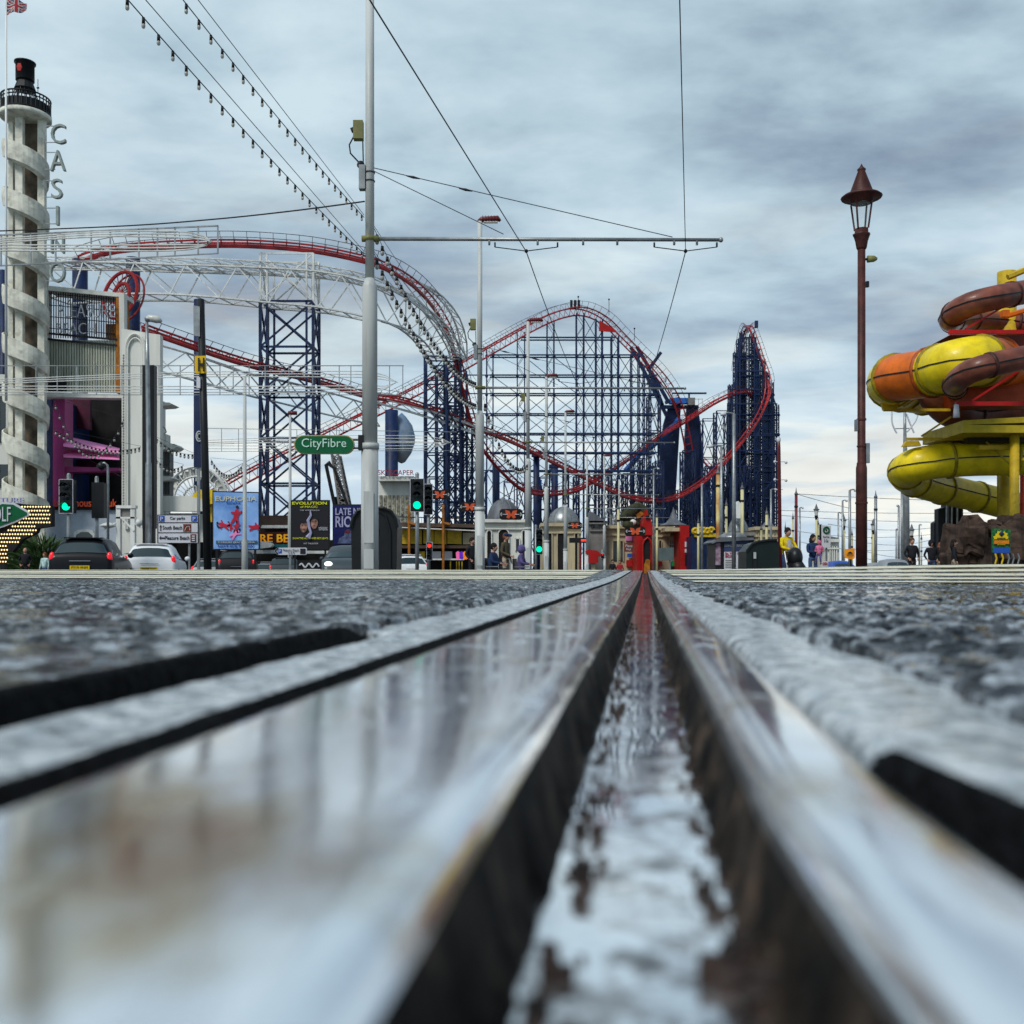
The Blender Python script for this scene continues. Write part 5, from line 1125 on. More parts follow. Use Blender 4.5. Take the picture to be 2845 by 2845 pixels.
def slides():
    t = thing('water_slides', 'tangle of yellow, orange and brown enclosed slide tubes on yellow columns at the right edge', 'water slide', base(2820, 44))
    Y = 42
    slide_tube(t, [(2990, 775, Y+2), (2900, 803, Y), (2845, 812, Y-1), (2770, 826, Y-2), (2700, 844, Y-2), (2658, 866, Y-1.4), (2642, 888, Y+0.2), (2655, 893, Y+2.5), (2700, 890, Y+4), (2770, 894, Y+5), (2850, 903, Y+5), (2960, 910, Y+4)], 31, [(1, 'btube')], n=60)
    slide_tube(t, [(2990, 960, Y-2), (2900, 985, Y-4), (2845, 994, Y-5), (2770, 1010, Y-5.5), (2705, 1028, Y-5.5), (2668, 1050, Y-4.6), (2652, 1072, Y-2.6), (2665, 1080, Y+1.5), (2710, 1078, Y+3), (2780, 1084, Y+4), (2850, 1090, Y+4), (2960, 1096, Y+3)], 31, [(1, 'btube')], n=60)
    slide_tube(t, [(2990, 1030, Y+6), (2900, 1025, Y+3), (2800, 1010, Y+0.5), (2720, 1003, Y-2.0), (2655, 1013, Y-2.6), (2590, 1034, Y-1.2), (2530, 1044, Y-0.3), (2490, 1050, Y+0.4), (2474, 1062, Y+1.8), (2490, 1078, Y+4), (2540, 1090, Y+6), (2620, 1100, Y+7), (2720, 1115, Y+8)], 57, [(2728, 'otube'), (2588, 'ytube'), (2498, 'otube'), (1, 'ytube')], every=8, n=90)
    slide_tube(t, [(2590, 1050, Y+3), (2605, 1100, Y+3), (2650, 1140, Y+3.5), (2720, 1150, Y+4.5), (2850, 1130, Y+5), (2960, 1110, Y+5)], 50, [(1, 'btube')], n=30, every=12)
    slide_tube(t, [(2990, 1262, Y+1), (2900, 1270, Y+1), (2810, 1273, Y+1), (2730, 1274, Y+1), (2660, 1277, Y+1), (2595, 1283, Y+1), (2540, 1294, Y+1), (2517, 1312, Y+2.2), (2530, 1330, Y+4), (2580, 1348, Y+5.5), (2660, 1368, Y+7), (2760, 1392, Y+8), (2860, 1420, Y+8.5), (2960, 1450, Y+9)], 48, [(1, 'ytube')], every=8, n=64)
    def col(x0, x1, yt, Yc, m='ytube', yb=1690, nm='column'):
        s = MB(); s.smooth = True; a, b = P(x0, yb, Yc), P(x1, yt, Yc); s.tube([((a.x+b.x)/2, Yc, a.z), ((a.x+b.x)/2, Yc, b.z)], (b.x-a.x)/2, 16); s.build(nm, M[m], t)
    col(2772, 2822, 756, 47, 'yellow'); col(2776, 2807, 1200, 46, 'yellow'); col(2806, 2831, 1200, 41.0, 'yellow'); col(2834, 2846, 1300, 48, 'ored')
    def beam(x0, y0, x1, y1, Yb, w, m, nm='beam'):
        s = MB(); s.bar(P(x0, y0, Yb), P(x1, y1, Yb), w); s.build(nm, M[m], t)
    beam(2636, 923, 2900, 923, 40, 0.11, 'redb'); beam(2682, 914, 2795, 848, 40, 0.05, 'redb', 'brace'); beam(2655, 1122, 2900, 1122, 38.5, 0.11, 'redb'); beam(2700, 1114, 2832, 1030, 38.5, 0.05, 'redb', 'brace')
    s = MB(); s.pprism([(2640, 930), (2900, 930), (2900, 972), (2790, 962), (2720, 948)], 41.2, 3); s.build('red_underside', mat('dark_red_underside', (0.13, 0.02, 0.01), 0.6), t)
    s = MB(); s.pprism([(2660, 1055), (2790, 1040), (2900, 1020), (2900, 1118), (2680, 1118)], 42.5, 2); s.build('red_underside', mat('orange_red_panel', (0.42, 0.06, 0.01), 0.5), t)
    beam(2455, 1139, 2640, 1139, 44, 0.08, 'yellow'); beam(2510, 1130, 2575, 1088, 44, 0.05, 'yellow', 'brace')
    s = MB(); s.pprism([(2448, 1115), (2500, 1120), (2490, 1139), (2456, 1139)], 43.9, 0.2); s.build('saddle', M['yellow'], t)
    s = MB(); s.pprism([(2510, 1240), (2520, 1225), (2553, 1225), (2560, 1238)], 42.4, 0.3); s.build('saddle', M['yellow'], t)
    beam(2519, 1220, 2740, 1220, 42.5, 0.08, 'yellow'); beam(2560, 1212, 2642, 1158, 42.5, 0.05, 'yellow', 'brace'); beam(2628, 1214, 2668, 1176, 42.5, 0.04, 'yellow', 'brace')
    s = MB(); s.pprism([(2676, 1168), (2900, 1155), (2900, 1172), (2684, 1180), (2900, 1182), (2900, 1202), (2676, 1202)], 40.5, 4); s.build('platform_edge', mat('ochre_yellow_steel', (0.50, 0.38, 0.02), 0.5), t)
    s = MB(); s.pbox(2690, 1180, 2900, 1228, 42.0, 4); s.build('platform', mat('dark_platform', (0.04, 0.035, 0.02), 0.7), t)
    beam(2740, 1228, 2808, 1292, 42, 0.04, 'yellow', 'brace'); beam(2840, 1276, 2900, 1276, 41, 0.07, 'yellow'); beam(2720, 1244, 2830, 1244, 41.5, 0.12, 'yellow')
    s = MB(); s.tube([P(2800, 770, 46), P(2860, 745, 46), P(2930, 725, 46)], 0.14, 6); s.build('roof_arm', M['yellow'], t)
    s = MB(); s.tube([P(2790, 880, 46), P(2850, 862, 46), P(2920, 850, 46)], 0.12, 6); s.box(P(2792, 872, 45.8), (0.3, 0.3, 0.3)); s.build('orange_arm', M['otube'], t)
    s = MB(); s.smooth = True; s.tube([P(2657, 1124, 38.3), P(2657, 1160, 38.3)], [0.08, 0.12], 8); s.build('floodlight', M['signw'], t)
slides()
def rocks():
    Y = 38.0; rr = random.Random(5)
    t = thing('rock_wall', 'brown artificial rock wall with boulders under the yellow slide', 'rock wall', base(2750, Y)); bs = [(2690, 1500, 30, 55), (2725, 1490, 34, 60), (2700, 1545, 40, 50), (2760, 1530, 40, 90), (2785, 1470, 32, 22), (2820, 1520, 44, 80), (2745, 1560, 60, 40), (2860, 1500, 50, 80), (2680, 1560, 26, 40)]
    for (x, y, w, h) in bs:
        c = P(x, y, Y+rr.uniform(0, 1)); s = MB(); s.smooth = False; n = 14; vs = []; fs = []
        for i in range(n+1):
            for k in range(n):
                th = pi*i/n; ph = 2*pi*k/n; q = 1+0.16*math.sin(ph*3+x)+0.12*math.sin(th*5+y)+rr.uniform(-.05, .05)
                e = 0.55; sx = math.copysign(abs(math.sin(th)*math.cos(ph))**e, math.cos(ph)); sy = math.copysign(abs(math.sin(th)*math.sin(ph))**e, math.sin(ph)); sz = math.copysign(abs(math.cos(th))**e, math.cos(th))
                vs.append((c.x+S(w, Y)*sx*q*0.85, c.y+1.0+0.8*sy*q, c.z+S(h, Y)*sz*q*0.85))
        for i in range(n):
            for k in range(n): fs.append((i*n+k, i*n+(k+1) % n, (i+1)*n+(k+1) % n, (i+1)*n+k))
        s.add(vs, fs); s.build('boulder', M['rock'], t)
    s = MB(); s.pprism([(2652, 1690), (2655, 1560), (2662, 1520), (2664, 1460), (2900, 1460), (2900, 1690)], Y+1.6, 1.0); s.build('backing', M['rock'], t)
rocks()
def poster_stand():
    Y = 36.0; t = thing('notice_board', 'yellow, green and blue notice board leaning on the brown rocks', 'notice board', base(2780, Y))
    s = MB(); s.pprism([(2756, 1468), (2808, 1470), (2807, 1537), (2757, 1535)], Y, 0.05); s.build('board', mat('leafy_green_print', (0.02, 0.16, 0.04), 0.5, var=0.8, vs=9, c2=(0.01, 0.03, 0.01)), t)
    s = MB(); pts = []
    for k in range(28):
        a = 2*pi*k/28; q = (1.0 if k % 2 else 0.82)*(1+0.08*math.sin(k*5)); pts.append((2782+22*q*math.cos(a)*(1.0), 1496-22*q*math.sin(a)))
    s.pprism(pts, Y-0.03, 0.02); s.build('splash', mat('splash_yellow', (0.75, 0.55, 0.01), 0.5, var=0.05), t)
    s = MB(); s.pbox(2760, 1521, 2806, 1536, Y-0.035, 0.02); s.build('blue_band', M['signb'], t)
    s = MB(); s.pbox(2762, 1502, 2804, 1511, Y-0.05, 0.02); s.build('orange_band', mat('orange_band', (0.75, 0.22, 0.01), 0.5), t)
    s = MB(); s.smooth = True; s.lathe(P(2783, 1483, Y-0.05), [(0.02, -0.09), (0.1, 0), (0.02, 0.09)], 10, sy=0.2); s.build('dark_emblem', M['navy'], t)
    for i, (y, w) in enumerate(((1495, 12), (1499, 20), (1515, 18))):
        s = MB(); s.pbox(2782-w, y-1, 2782+w, y+1, Y-0.06, 0.01); s.build('text_line', M['ink'], t)
    s = MB(); s.bar(P(2758, 1536, Y), P(2762, 1690, Y), 0.03); s.bar(P(2806, 1536, Y), P(2802, 1690, Y), 0.03); s.build('stand', M['dark'], t)
    for i, x in enumerate((2765, 2783, 2800, 2813, 2828)):
        s = MB(); s.tube([P(x, 1538, Y-0.3), P(x+4, 1552, Y-0.3), P(x, 1566, Y-0.3), P(x+3, 1590, Y-0.3)], 0.03, 5); o = one(s, 'barrier_hook', M['galv' if i > 1 else 'yellow'], ['first curved stand leg below the notice board', 'second curved stand leg below the notice board', 'third curved stand leg below the notice board', 'fourth curved stand leg beside the notice board', 'last curved stand leg at the right edge'][i], 'stand', P(x, 1590, Y-0.3), 'curved stand legs')
poster_stand()
def sculpture():
    Y = 52; t = thing('slab_sculpture', 'cluster of tall dark upright slabs of uneven heights left of the rocks', 'sculpture', base(2640, Y))
    for (x0, x1, yt, dy) in ((2596, 2604, 1450, 0.4), (2607, 2628, 1411, 0), (2625, 2640, 1396, 0.7), (2637, 2646, 1385, 0.3), (2646, 2656, 1390, 0.9), (2655, 2664, 1392, 0.2), (2664, 2668, 1420, 0.8), (2671, 2676, 1404, 0.4)):
        s = MB(); s.pprism([(x0, 1690), (x0, yt+3), (x1, yt-3), (x1, 1690)], Y+dy, 0.5); s.build('slab', mat('dark_slab', (0.018, 0.02, 0.028), 0.45, var=0.3, vs=1), t)
    for x in (2630, 2645, 2660):
        s = MB(); s.tube([P(x, 1400, Y-0.1), P(x-1, 1500, Y-0.1), P(x-2, 1590, Y-0.1)], 0.04, 5); s.build('edge_strip', M['galv'], t)
sculpture()
def heritage_lamp():
    Y = 16.0; t = thing('heritage_lamp_post', 'tall dark maroon lamp post with a conical lantern standing before the sky on the right', 'lamp post', base(2396, Y)); x = P(2393.5, 0, Y).x; g = G(x, Y); Z = lambda py: EYE+(HY-py)/F*Y; u = Y/F
    s = MB(); s.smooth = True; s.tube([(x, Y, g-0.1), (x, Y, Z(1300)), (x, Y, Z(1283)), (x, Y, Z(691))], [15.5*u, 15*u, 11*u, 10.5*u], 14); s.build('post', M['maroon'], t)
    s = MB(); s.smooth = False
    for z0, z1, r in ((1395, 1400, 17), (1238, 1242, 13), (1286, 1290, 13), (1163, 1168, 13)): s.lathe((x, Y, Z(z1)), [(r*u, 0), (r*u, (z1-z0)*u)], 14)
    s.build('collar', M['maroon'], t)
    s = MB(); s.smooth = True; s.lathe((x, Y, 0), [(12*u, Z(693)), (15*u, Z(688)), (18*u, Z(670)), (23*u, Z(655)), (25*u, Z(652)), (19*u, Z(648)), (19*u, Z(636)), (12*u, Z(636))], 8); s.build('lantern_base', M['maroon'], t)
    s = MB()
    for k in range(4):
        a = pi/4+pi/2*k; s.tube([(x+20*u*math.cos(a), Y+20*u*math.sin(a), Z(637)), (x+31*u*math.cos(a), Y+31*u*math.sin(a), Z(563))], 2.7*u, 5)
    s.build('lantern_frame', M['maroon'], t)
    s = MB()
    s.lathe((x, Y, 0), [(19*u, Z(636)), (28*u, Z(565))], 4, 1, 1); o = s.build('lantern_glass', mat('clear_glass', (0.6, 0.7, 0.72), 0.05, var=0, alpha=0.10), t); o.data.polygons[-1].use_smooth = False
    s = MB(); s.smooth = True; s.lathe((x, Y, 0), [(30*u, Z(564)), (31*u, Z(552)), (54*u, Z(551)), (56*u, Z(548)), (50*u, Z(543)), (31*u, Z(539)), (31*u, Z(533)), (10*u, Z(476)), (11*u, Z(474)), (12*u, Z(471)), (5*u, Z(464)), (0.5*u, Z(455))], 20); s.build('lantern_roof', M['maroon'], t)
    s = MB(); s.tube([(x+10*u, Y, Z(720)), (x+20*u, Y, Z(720))], 0.02, 5); s.build('camera_arm', M['dark'], t); s = MB(); s.smooth = True; s.tube([(x+17*u, Y, Z(720)), (x+34*u, Y, Z(719)), (x+43*u, Y, Z(719))], [10*u, 9*u, 4*u], 10); s.build('camera_head', M['boxy'], t)
    s = MB(); s.box((x+16*u, Y, Z(790)), (8*u, 0.05, 16*u)); s.build('small_bracket', M['dark'], t)
    s = MB(); s.pbox(2407, 1231, 2417, 1286, Y-0.05, 0.05); s.build('sign_plate', M['galv'], t)
    s = MB(); s.pbox(2378, 1165, 2384, 1197, Y-0.03, 0.08); s.build('junction_box', M['galv'], t)
heritage_lamp()
def turbine():
    Y = 70; t = thing('wind_turbine', 'slim vertical-axis wind turbine with curved blades on a grey pole', 'wind turbine', base(2519, Y)); s = MB(); s.smooth = True; s.tube([P(2519, 1690, Y), P(2517, 1380, Y), P(2514, 1195, Y), P(2514, 1135, Y)], [0.26, 0.22, 0.10, 0.09], 10); s.build('pole', M['galv'], t)
    for (pts) in ([(2478, 1135), (2478, 1170), (2484, 1190), (2492, 1204)], [(2519, 1150), (2530, 1180), (2540, 1203)], [(2552, 1140), (2546, 1165), (2532, 1186), (2520, 1200)]):
        s = MB(); s.tube(crv([P(a, b, Y) for a, b in pts], n=10), 0.06, 5); s.build('blade', M['signw'], t)
    s = MB(); s.bar(P(2486, 1191, Y), P(2534, 1190, Y), 0.04); s.build('arm', M['galv'], t)
turbine()
# ---------------------------------------------------------------- distant posts, lamps and lines on the promenade
def obelisk(px, yt, wpx, Y, m, label, ring=True, grp='finialled promenade posts', basem=None):
    t = thing('finial_post', label, 'post', base(px, Y), 0, grp); x = P(px, 0, Y).x; u = Y/F; g = G(x, Y); Z = lambda py: EYE+(HY-py)*u; s = MB(); s.smooth = True; w = wpx/2
    s.tube([(x, Y, g-0.1), (x, Y, Z(yt+16))], [w*u*1.1, w*u], 10); s.build('shaft', m, t)
    s = MB(); s.smooth = True; s.lathe((x, Y, 0), [(w*u*1.25, Z(yt+17)), (w*u*1.25, Z(yt+13)), (w*u*0.8, Z(yt+11)), (w*u*0.3, Z(yt+4)), (w*u*0.35, Z(yt+3)), (0.1*u, Z(yt-5))], 10); s.build('finial', M['grey'], t)
    s = MB(); s.lathe((x, Y, 0), [(w*u*1.35, Z(yt+52)), (w*u*1.35, Z(yt+47))], 10); s.build('collar', M['dark'], t)
    return t
CP = M['creamp']
for a in ((1718, 1397, 7, 80, CP, 'cream finial post in front of the cream shop row'), (1825, 1420, 6, 84, CP, 'cream finial post between the two red towers'), (1940, 1436, 6, 82, CP, 'cream finial post with maroon foot by the dark blue shopfront'),
          (1995, 1300, 11, 62, mat('rust_streaked_cream', (0.55, 0.46, 0.20), 0.6, var=0.4, vs=1.2, c2=(0.35, 0.10, 0.02)), 'tallest cream finial post, orange rust running down it'), (2018, 1388, 7, 84, CP, 'short cream finial post left of the grey dome'), (2062, 1342, 9, 74, CP, 'cream finial post right of the grey dome'),
          (2115, 1455, 6, 90, CP, 'small cream finial post before the cream pavilion'), (2130, 1412, 7, 88, CP, 'cream finial post rising at the right foot of the spire'), (2212, 1358, 8, 90, M['lampred'], 'brown and grey finial post standing clear right of the spire'), (2203, 1425, 5, 120, CP, 'thin far finial post beside the brown one'), (2182, 1452, 4, 150, CP, 'faint far finial post above the man in yellow'), (2273, 1440, 5, 110, CP, 'cream finial post behind the small clock lamp'), (2344, 1430, 7, 100, mat('brown_cream_post', (0.28, 0.16, 0.10), 0.6), 'brown finial post left of the heritage lamp'), (2367, 1470, 5, 130, CP, 'far thin cream post left of the heritage lamp foot'),
          (2433, 1366, 8, 88, M['galv'], 'grey finial post right of the heritage lamp'), (2423, 1445, 4, 120, CP, 'thin cream post beside the grey finial post'), (2560, 1482, 4, 140, CP, 'far finial post behind the dark-coated walkers')):
    obelisk(*a)
def column_lamp(px, yt, Y, arm, label, m='galv', w=0.07, grp='slim column lamps', drop=0):
    t = thing('street_lamp', label, 'street lamp', base(px, Y), 0, grp); b = P(px, yt, Y); s = MB(); s.smooth = True; s.tube([(b.x, Y, G(b.x, Y)-0.1), (b.x, Y, b.z-0.0)], [w*1.4, w], 8); s.build('column', M[m], t)
    s = MB(); s.tube([b, b+Vector((S(arm, Y)*0.5, 0, 0.05)), b+Vector((S(arm, Y), 0, -S(drop, Y)))], w*0.6, 5); s.build('arm', M[m], t)
    s = MB(); s.smooth = True; e = b+Vector((S(arm, Y), 0, -S(drop, Y))); s.tube([e-Vector((S(arm, Y)*0.3, 0, 0)), e+Vector((S(arm, Y)*0.15, 0, -0.02))], [w*1.3, w*1.1], 6); s.build('head', M['signw' if m == 'galv' else 'dark'], t)
for a in ((2222, 1411, 85, 9, 'slim lamp right of the brown finial post'), (2341, 1391, 80, 12, 'slim lamp with its head over the orange diversion sign'), (2329, 1425, 100, 7, 'thin far lamp left of the orange diversion sign'), (2361, 1362, 60, 18, 'grey lamp column crossing behind the heritage lamp'), (2497, 1405, 75, -5, 'slim lamp between the heritage lamp and the turbine'), (2490, 1470, 110, 4, 'thin far lamp left of the turbine pole'), (2554, 1458, 110, 6, 'thin far lamp right of the turbine pole'), (2506, 1350, 60, 0.5, 'thin grey column against the turbine pole'),
          (2004, 1240, 58, -34, 'column lamp with a white flat head pointing left before the spire'), (2039, 1150, 44, -32, 'taller column lamp with a white head left, crossing the spire'), (1816, 1302, 90, 14, 'faint column lamp over the red spire'), (1950, 1345, 70, 2, 'pale slim post right of the second red tower'), (2142, 1360, 80, 14, 'column lamp at the right foot of the spire')):
    column_lamp(*a)
t = thing('street_lamp', 'grey lamp with a pale oval head between two black banner pillars', 'street lamp', base(413, 35)); Y = 35; x = P(413, 0, Y).x
s = MB(); s.smooth = True; s.tube([(x, Y, -0.6), P(413, 1288, Y), P(413, 1283, Y), P(410, 1020, Y), P(408, 895, Y)], [0.11, 0.10, 0.075, 0.07, 0.05], 10); s.build('column', M['galv'], t)
s = MB(); s.smooth = True; s.tube([P(405, 887, Y), P(415, 884, Y), P(438, 888, Y), P(449, 893, Y)], [0.07, 0.12, 0.13, 0.05], 10); s.build('head', M['lens'], t); s = MB(); s.smooth = True; s.tube([P(404, 889, Y), P(417, 885, Y)], [0.08, 0.12], 10); s.build('head_cap', M['galv'], t)
for (x0, x1, lb) in ((395, 403, 'narrow black banner pillar left of the oval-headed lamp'), (416, 428, 'narrow black banner pillar right of the oval-headed lamp')):
    s = MB(); s.pbox(x0, 1014, x1, 1468, 35.3, 0.3); s.pbox(x0+1, 1468, x1-1, 1690, 35.35, 0.2); one(s, 'banner_pillar', M['black'], lb, 'pillar', base((x0+x1)/2, 35.3), 'black banner pillars')
t = thing('street_lamp', 'small swan-neck lamp beside the dark entrance', 'street lamp', base(300, 44)); s = MB(); s.smooth = True; Y = 44
s.tube([P(300, 1690, Y), P(300, 1310, Y), P(298, 1292, Y), P(290, 1286, Y), P(280, 1290, Y)], [0.06, 0.05, 0.05, 0.05, 0.05], 8); s.build('column', M['galv'], t); s = MB(); s.smooth = True; s.tube([P(276, 1290, Y), P(288, 1302, Y)], [0.18, 0.12], 10); s.build('head', M['dark'], t)
for (px, yt, Y, arm, lb) in ((680, 1048, 44, 0, 'plain pale post just left of the striped billboard middle'), (806, 1150, 60, 14, 'pale post with a small maroon lamp left of the dark theatre poster')):
    t = thing('street_lamp', lb, 'street lamp', base(px, Y)); b = P(px, yt, Y); s = MB(); s.smooth = True; s.tube([(b.x, Y, -0.6), P(px, 1430 if px > 700 else 1506, Y), P(px, 1415 if px > 700 else 1495, Y), b], [0.14, 0.13, 0.085, 0.07], 10); s.build('column', M['mast'], t)
    if arm: s = MB(); s.smooth = True; s.tube([b+Vector((-0.1, 0, 0.05)), b+Vector((S(arm, Y)+0.1, 0, 0.05))], 0.12, 8); s.build('head', M['lampred'], t)
# camera pole with white brackets right of the spire
t = thing('camera_pole', 'tall dark red pole with white camera brackets at the right edge of the spire', 'camera pole', base(2168, 48)); Y = 48; s = MB(); s.smooth = True; s.tube([P(2169, 1690, Y), P(2164, 1250, Y), P(2163, 1215, Y)], [0.10, 0.08, 0.07], 8); s.build('pole', M['lampred'], t)
s = MB(); s.smooth = True; s.lathe(P(2163, 1225, Y), [(0.06, -0.1), (0.10, 0), (0.10, 0.12), (0.03, 0.2)], 8); s.build('dome_camera', M['signw'], t)
for (y) in (1283, 1333):
    s = MB(); s.smooth = True; s.bar(P(2150, y, Y), P(2184, y, Y), 0.02); s.ball(P(2153, y, Y), 0.07, 6); s.ball(P(2184, y+2, Y), 0.07, 6); s.build('camera_bracket', M['signw'], t)
s = MB(); s.bar(P(2154, 1360, Y), P(2176, 1360, Y), 0.02); s.build('cross_arm', M['signw'], t)
def clock_lamp(px, yt, Y, label, h=60, m='dark'):
    t = thing('lantern_post', label, 'lamp post', base(px, Y), 0, 'small lantern posts'); x = P(px, 0, Y).x; u = Y/F; Z = lambda q: EYE+(HY-q)*u
    s = MB(); s.smooth = True; s.tube([(x, Y, -0.6), (x, Y, Z(yt+45))], 3.2*u, 8); s.build('post', M['creamp'], t)
    s = MB(); s.lathe((x, Y, 0), [(3*u, Z(yt+45)), (5*u, Z(yt+36)), (5*u, Z(yt+33))], 8); s.build('lantern_base', M['dark'], t)
    s = MB(); s.lathe((x, Y, 0), [(4*u, Z(yt+33)), (6.5*u, Z(yt+19))], 8); s.build('lantern_glass', M['lens'], t)
    s = MB(); s.lathe((x, Y, 0), [(6.5*u, Z(yt+19)), (9.5*u, Z(yt+17)), (5*u, Z(yt+14)), (2*u, Z(yt+5)), (0.3*u, Z(yt))], 10); s.build('lantern_roof', M['grey'], t)
clock_lamp(2268, 1399, 70, 'small lantern post over the park and ride sign'); clock_lamp(2344, 1428, 90, 'small lantern post left of the heritage lamp'); clock_lamp(2427, 1440, 90, 'small lantern post just right of the heritage lamp'); clock_lamp(2533, 1455, 80, 'small yellow lantern post by the turbine pole')
# lines strung over the far promenade
rl = random.Random(9)
LB = ['highest', 'second highest', 'third', 'fourth', 'fifth', 'sixth', 'seventh', 'eighth', 'ninth', 'lowest']
for k, (x0, y0, x1, y1, sg) in enumerate(((2212, 1372, 2700, 1392, 0.2), (2212, 1372, 2360, 1412, 0.1), (2170, 1418, 2900, 1420, 0.5), (2170, 1432, 2900, 1446, 0.8), (2300, 1456, 2650, 1458, 1.2), (2180, 1470, 2640, 1478, 1.5), (2350, 1494, 2600, 1496, 1.6), (2220, 1505, 2620, 1512, 1.8), (2400, 1530, 2620, 1534, 1.5), (2380, 1545, 2600, 1548, 1.4))):
    wire('promenade_wire', '%s thin wire strung across the pale sky over the promenade' % LB[k], [P(x0, y0, 90+k*4), P(x1, y1, 95+k*4)], 0.028, sag=sg*0.5, cat='wire', group='thin wires over the promenade')
# ---------------------------------------------------------------- signs, signals, posters, bins
def signal(px, y0, y1, Y, lit, label, back=False, post=True, postpx=None, w=38):
    t = thing('traffic_light', label, 'traffic light', base(px, Y)); u = Y/F; c = P(px, (y0+y1)/2, Y); h = (y1-y0)*u; ww = w*u
    s = MB(); s.box((c.x, Y+0.15, c.z), (ww*0.86, 0.3, h*0.97)); hd = s.build('housing', M['black'], t)
    s = MB(); s.box((c.x, Y-0.005, c.z), (ww, 0.02, h)); s.build('backing_board', M['black'], t)
    if not back:
        s = MB(); e = 0.02
        for q in ((c.x-ww/2, c.z-h/2, c.x-ww/2, c.z+h/2), (c.x+ww/2, c.z-h/2, c.x+ww/2, c.z+h/2), (c.x-ww/2, c.z-h/2, c.x+ww/2, c.z-h/2), (c.x-ww/2, c.z+h/2, c.x+ww/2, c.z+h/2)): s.bar((q[0], Y-0.015, q[1]), (q[2], Y-0.015, q[3]), 0.009)
        s.build('white_edge', M['signw'], t)
        for k, nm in enumerate(('red', 'amber', 'green')):
            z = c.z+h*(0.30-0.30*k); on = (nm == lit); s = MB(); s.smooth = True
            s.lathe((0, 0, 0), [(0.001, -0.02), (h*0.115, 0), (h*0.115, 0.03)], 20); s.v = [(c.x+v[0], Y-0.035+v[2], z+v[1]) for v in s.v]
            s.build('lens', (M['tl_green'] if nm == 'green' else M['tl_red']) if on else M['glass'], hd)
            s = MB(); s.tube([Vector((c.x+h*0.125*math.cos(a), Y-0.12, z+h*0.125*math.sin(a))) for a in np.linspace(0.1, pi-0.1, 9)], 0.012, 4); vv_ = [Vector((c.x+h*0.13*math.cos(a), 0, z+h*0.13*math.sin(a))) for a in np.linspace(0.0, pi, 9)]
            vs = [(p.x, Y-0.03, p.z) for p in vv_]+[(p.x, Y-0.2, p.z-0.02) for p in vv_]; s.add(vs, [(i, i+1, i+10, i+9) for i in range(8)]); s.build('hood', M['black'], hd)
    if post:
        s = MB(); s.smooth = True; x = P(postpx or px, 0, Y).x; s.tube([(x, Y+0.1, G(x, Y)-0.1), (x, Y+0.1, c.z+h/2+0.14)], 0.057, 10); s.ball((x, Y+0.1, c.z+h/2+0.14), 0.06, 6); s.build('post', M['galv'], t)
    return t
signal(184, 1332, 1426, 30, 'green', 'green-lit traffic light over the black hatchback', postpx=187)
t = signal(272, 1340, 1440, 31, None, 'black back of a traffic light on a grey post before the entrance', back=True, postpx=265, w=34)
signal(1159, 1330, 1422, 30, 'green', 'green-lit traffic light right of the black recycling bin', postpx=1158)
signal(1190, 1345, 1430, 31.5, None, 'second traffic light, seen edge on, behind the green one by the bin', postpx=1190, w=24)
signal(1193, 1506, 1556, 30.4, 'red', 'small red pedestrian signal on the post by the bin', post=False, w=16)
signal(1498, 1470, 1540, 44, 'green', 'green-lit traffic light between the third and fourth masts', postpx=1489, w=18)
t = thing('level_crossing_signal', 'small dark signal with a red bar left of the red hood', 'signal', base(1612, 50)); s = MB(); s.pbox(1582, 1494, 1628, 1508, 50, 0.2); s.build('housing', M['black'], t); s = MB(); s.smooth = True; s.pbox(1615, 1499, 1628, 1504, 49.9, 0.08); s.build('red_bar', M['tl_red'], t); s = MB(); s.bar(P(1613, 1508, 50.1), P(1613, 1690, 50.1), 0.07); s.build('post', M['lampred'], t)
s = MB(); s.pprism([(1629, 1530), (1634, 1527), (1660, 1530), (1671, 1540), (1671, 1546), (1662, 1545), (1662, 1564), (1638, 1564), (1638, 1541), (1630, 1538)], 46, 0.8); t = thing('phone_hood', 'bright red hooded box on a cream post between the thin masts', 'hooded box', base(1650, 46)); s.build('hood', M['redb'], t)
s = MB(); s.pbox(1644, 1564, 1654, 1690, 46.2, 0.2); s.build('post', CR, t)
signal(1674, 1538, 1552, 47, 'red', 'tiny red signal right of the red hooded box', w=10)
t = thing('grey_info_sign', 'blank grey rectangular sign on a thin post before the cream shop', 'sign', base(1852, 40)); s = MB(); s.pprism([(1830, 1522), (1872, 1521), (1872, 1557), (1830, 1557)], 40, 0.05); s.build('panel', mat('grey_green_panel', (0.10, 0.13, 0.13), 0.5), t); s = MB(); s.bar(P(1861, 1521, 40.1), P(1861, 1690, 40.1), 0.04); s.build('post', M['galv'], t)
def hydrant_post():
    Y = 22; t = thing('dark_sign_post', 'leaning black post with a yellow H hydrant plate and grey panels', 'sign post', base(578, Y)); s = MB(); s.smooth = True; a, b = P(558, 832, Y), P(580, 1690, Y)
    s.tube([a, b], [0.075, 0.085], 10); s.build('post', M['dark'], t)
    s = MB(); s.pprism([(537, 848), (555, 852), (555, 935), (538, 932)], Y-0.1, 0.03); s.build('grey_panel', M['galv'], t)
    s = MB(); s.pprism([(541, 990), (546, 989), (571, 988), (574, 1037), (544, 1037), (541, 1034)], Y-0.12, 0.02); h = s.build('hydrant_plate', mat('hydrant_yellow', (0.80, 0.50, 0.01), 0.4, var=0.05), t)
    s = MB(); s.ptext('H', 550, 994, 568, 1032, Y-0.15, 0.005, bold=0.03); s.build('letter', M['ink'], h)
    s = MB(); s.pbox(546, 1048, 556, 1078, Y-0.12, 0.12); s.build('small_box', M['signw'], t)
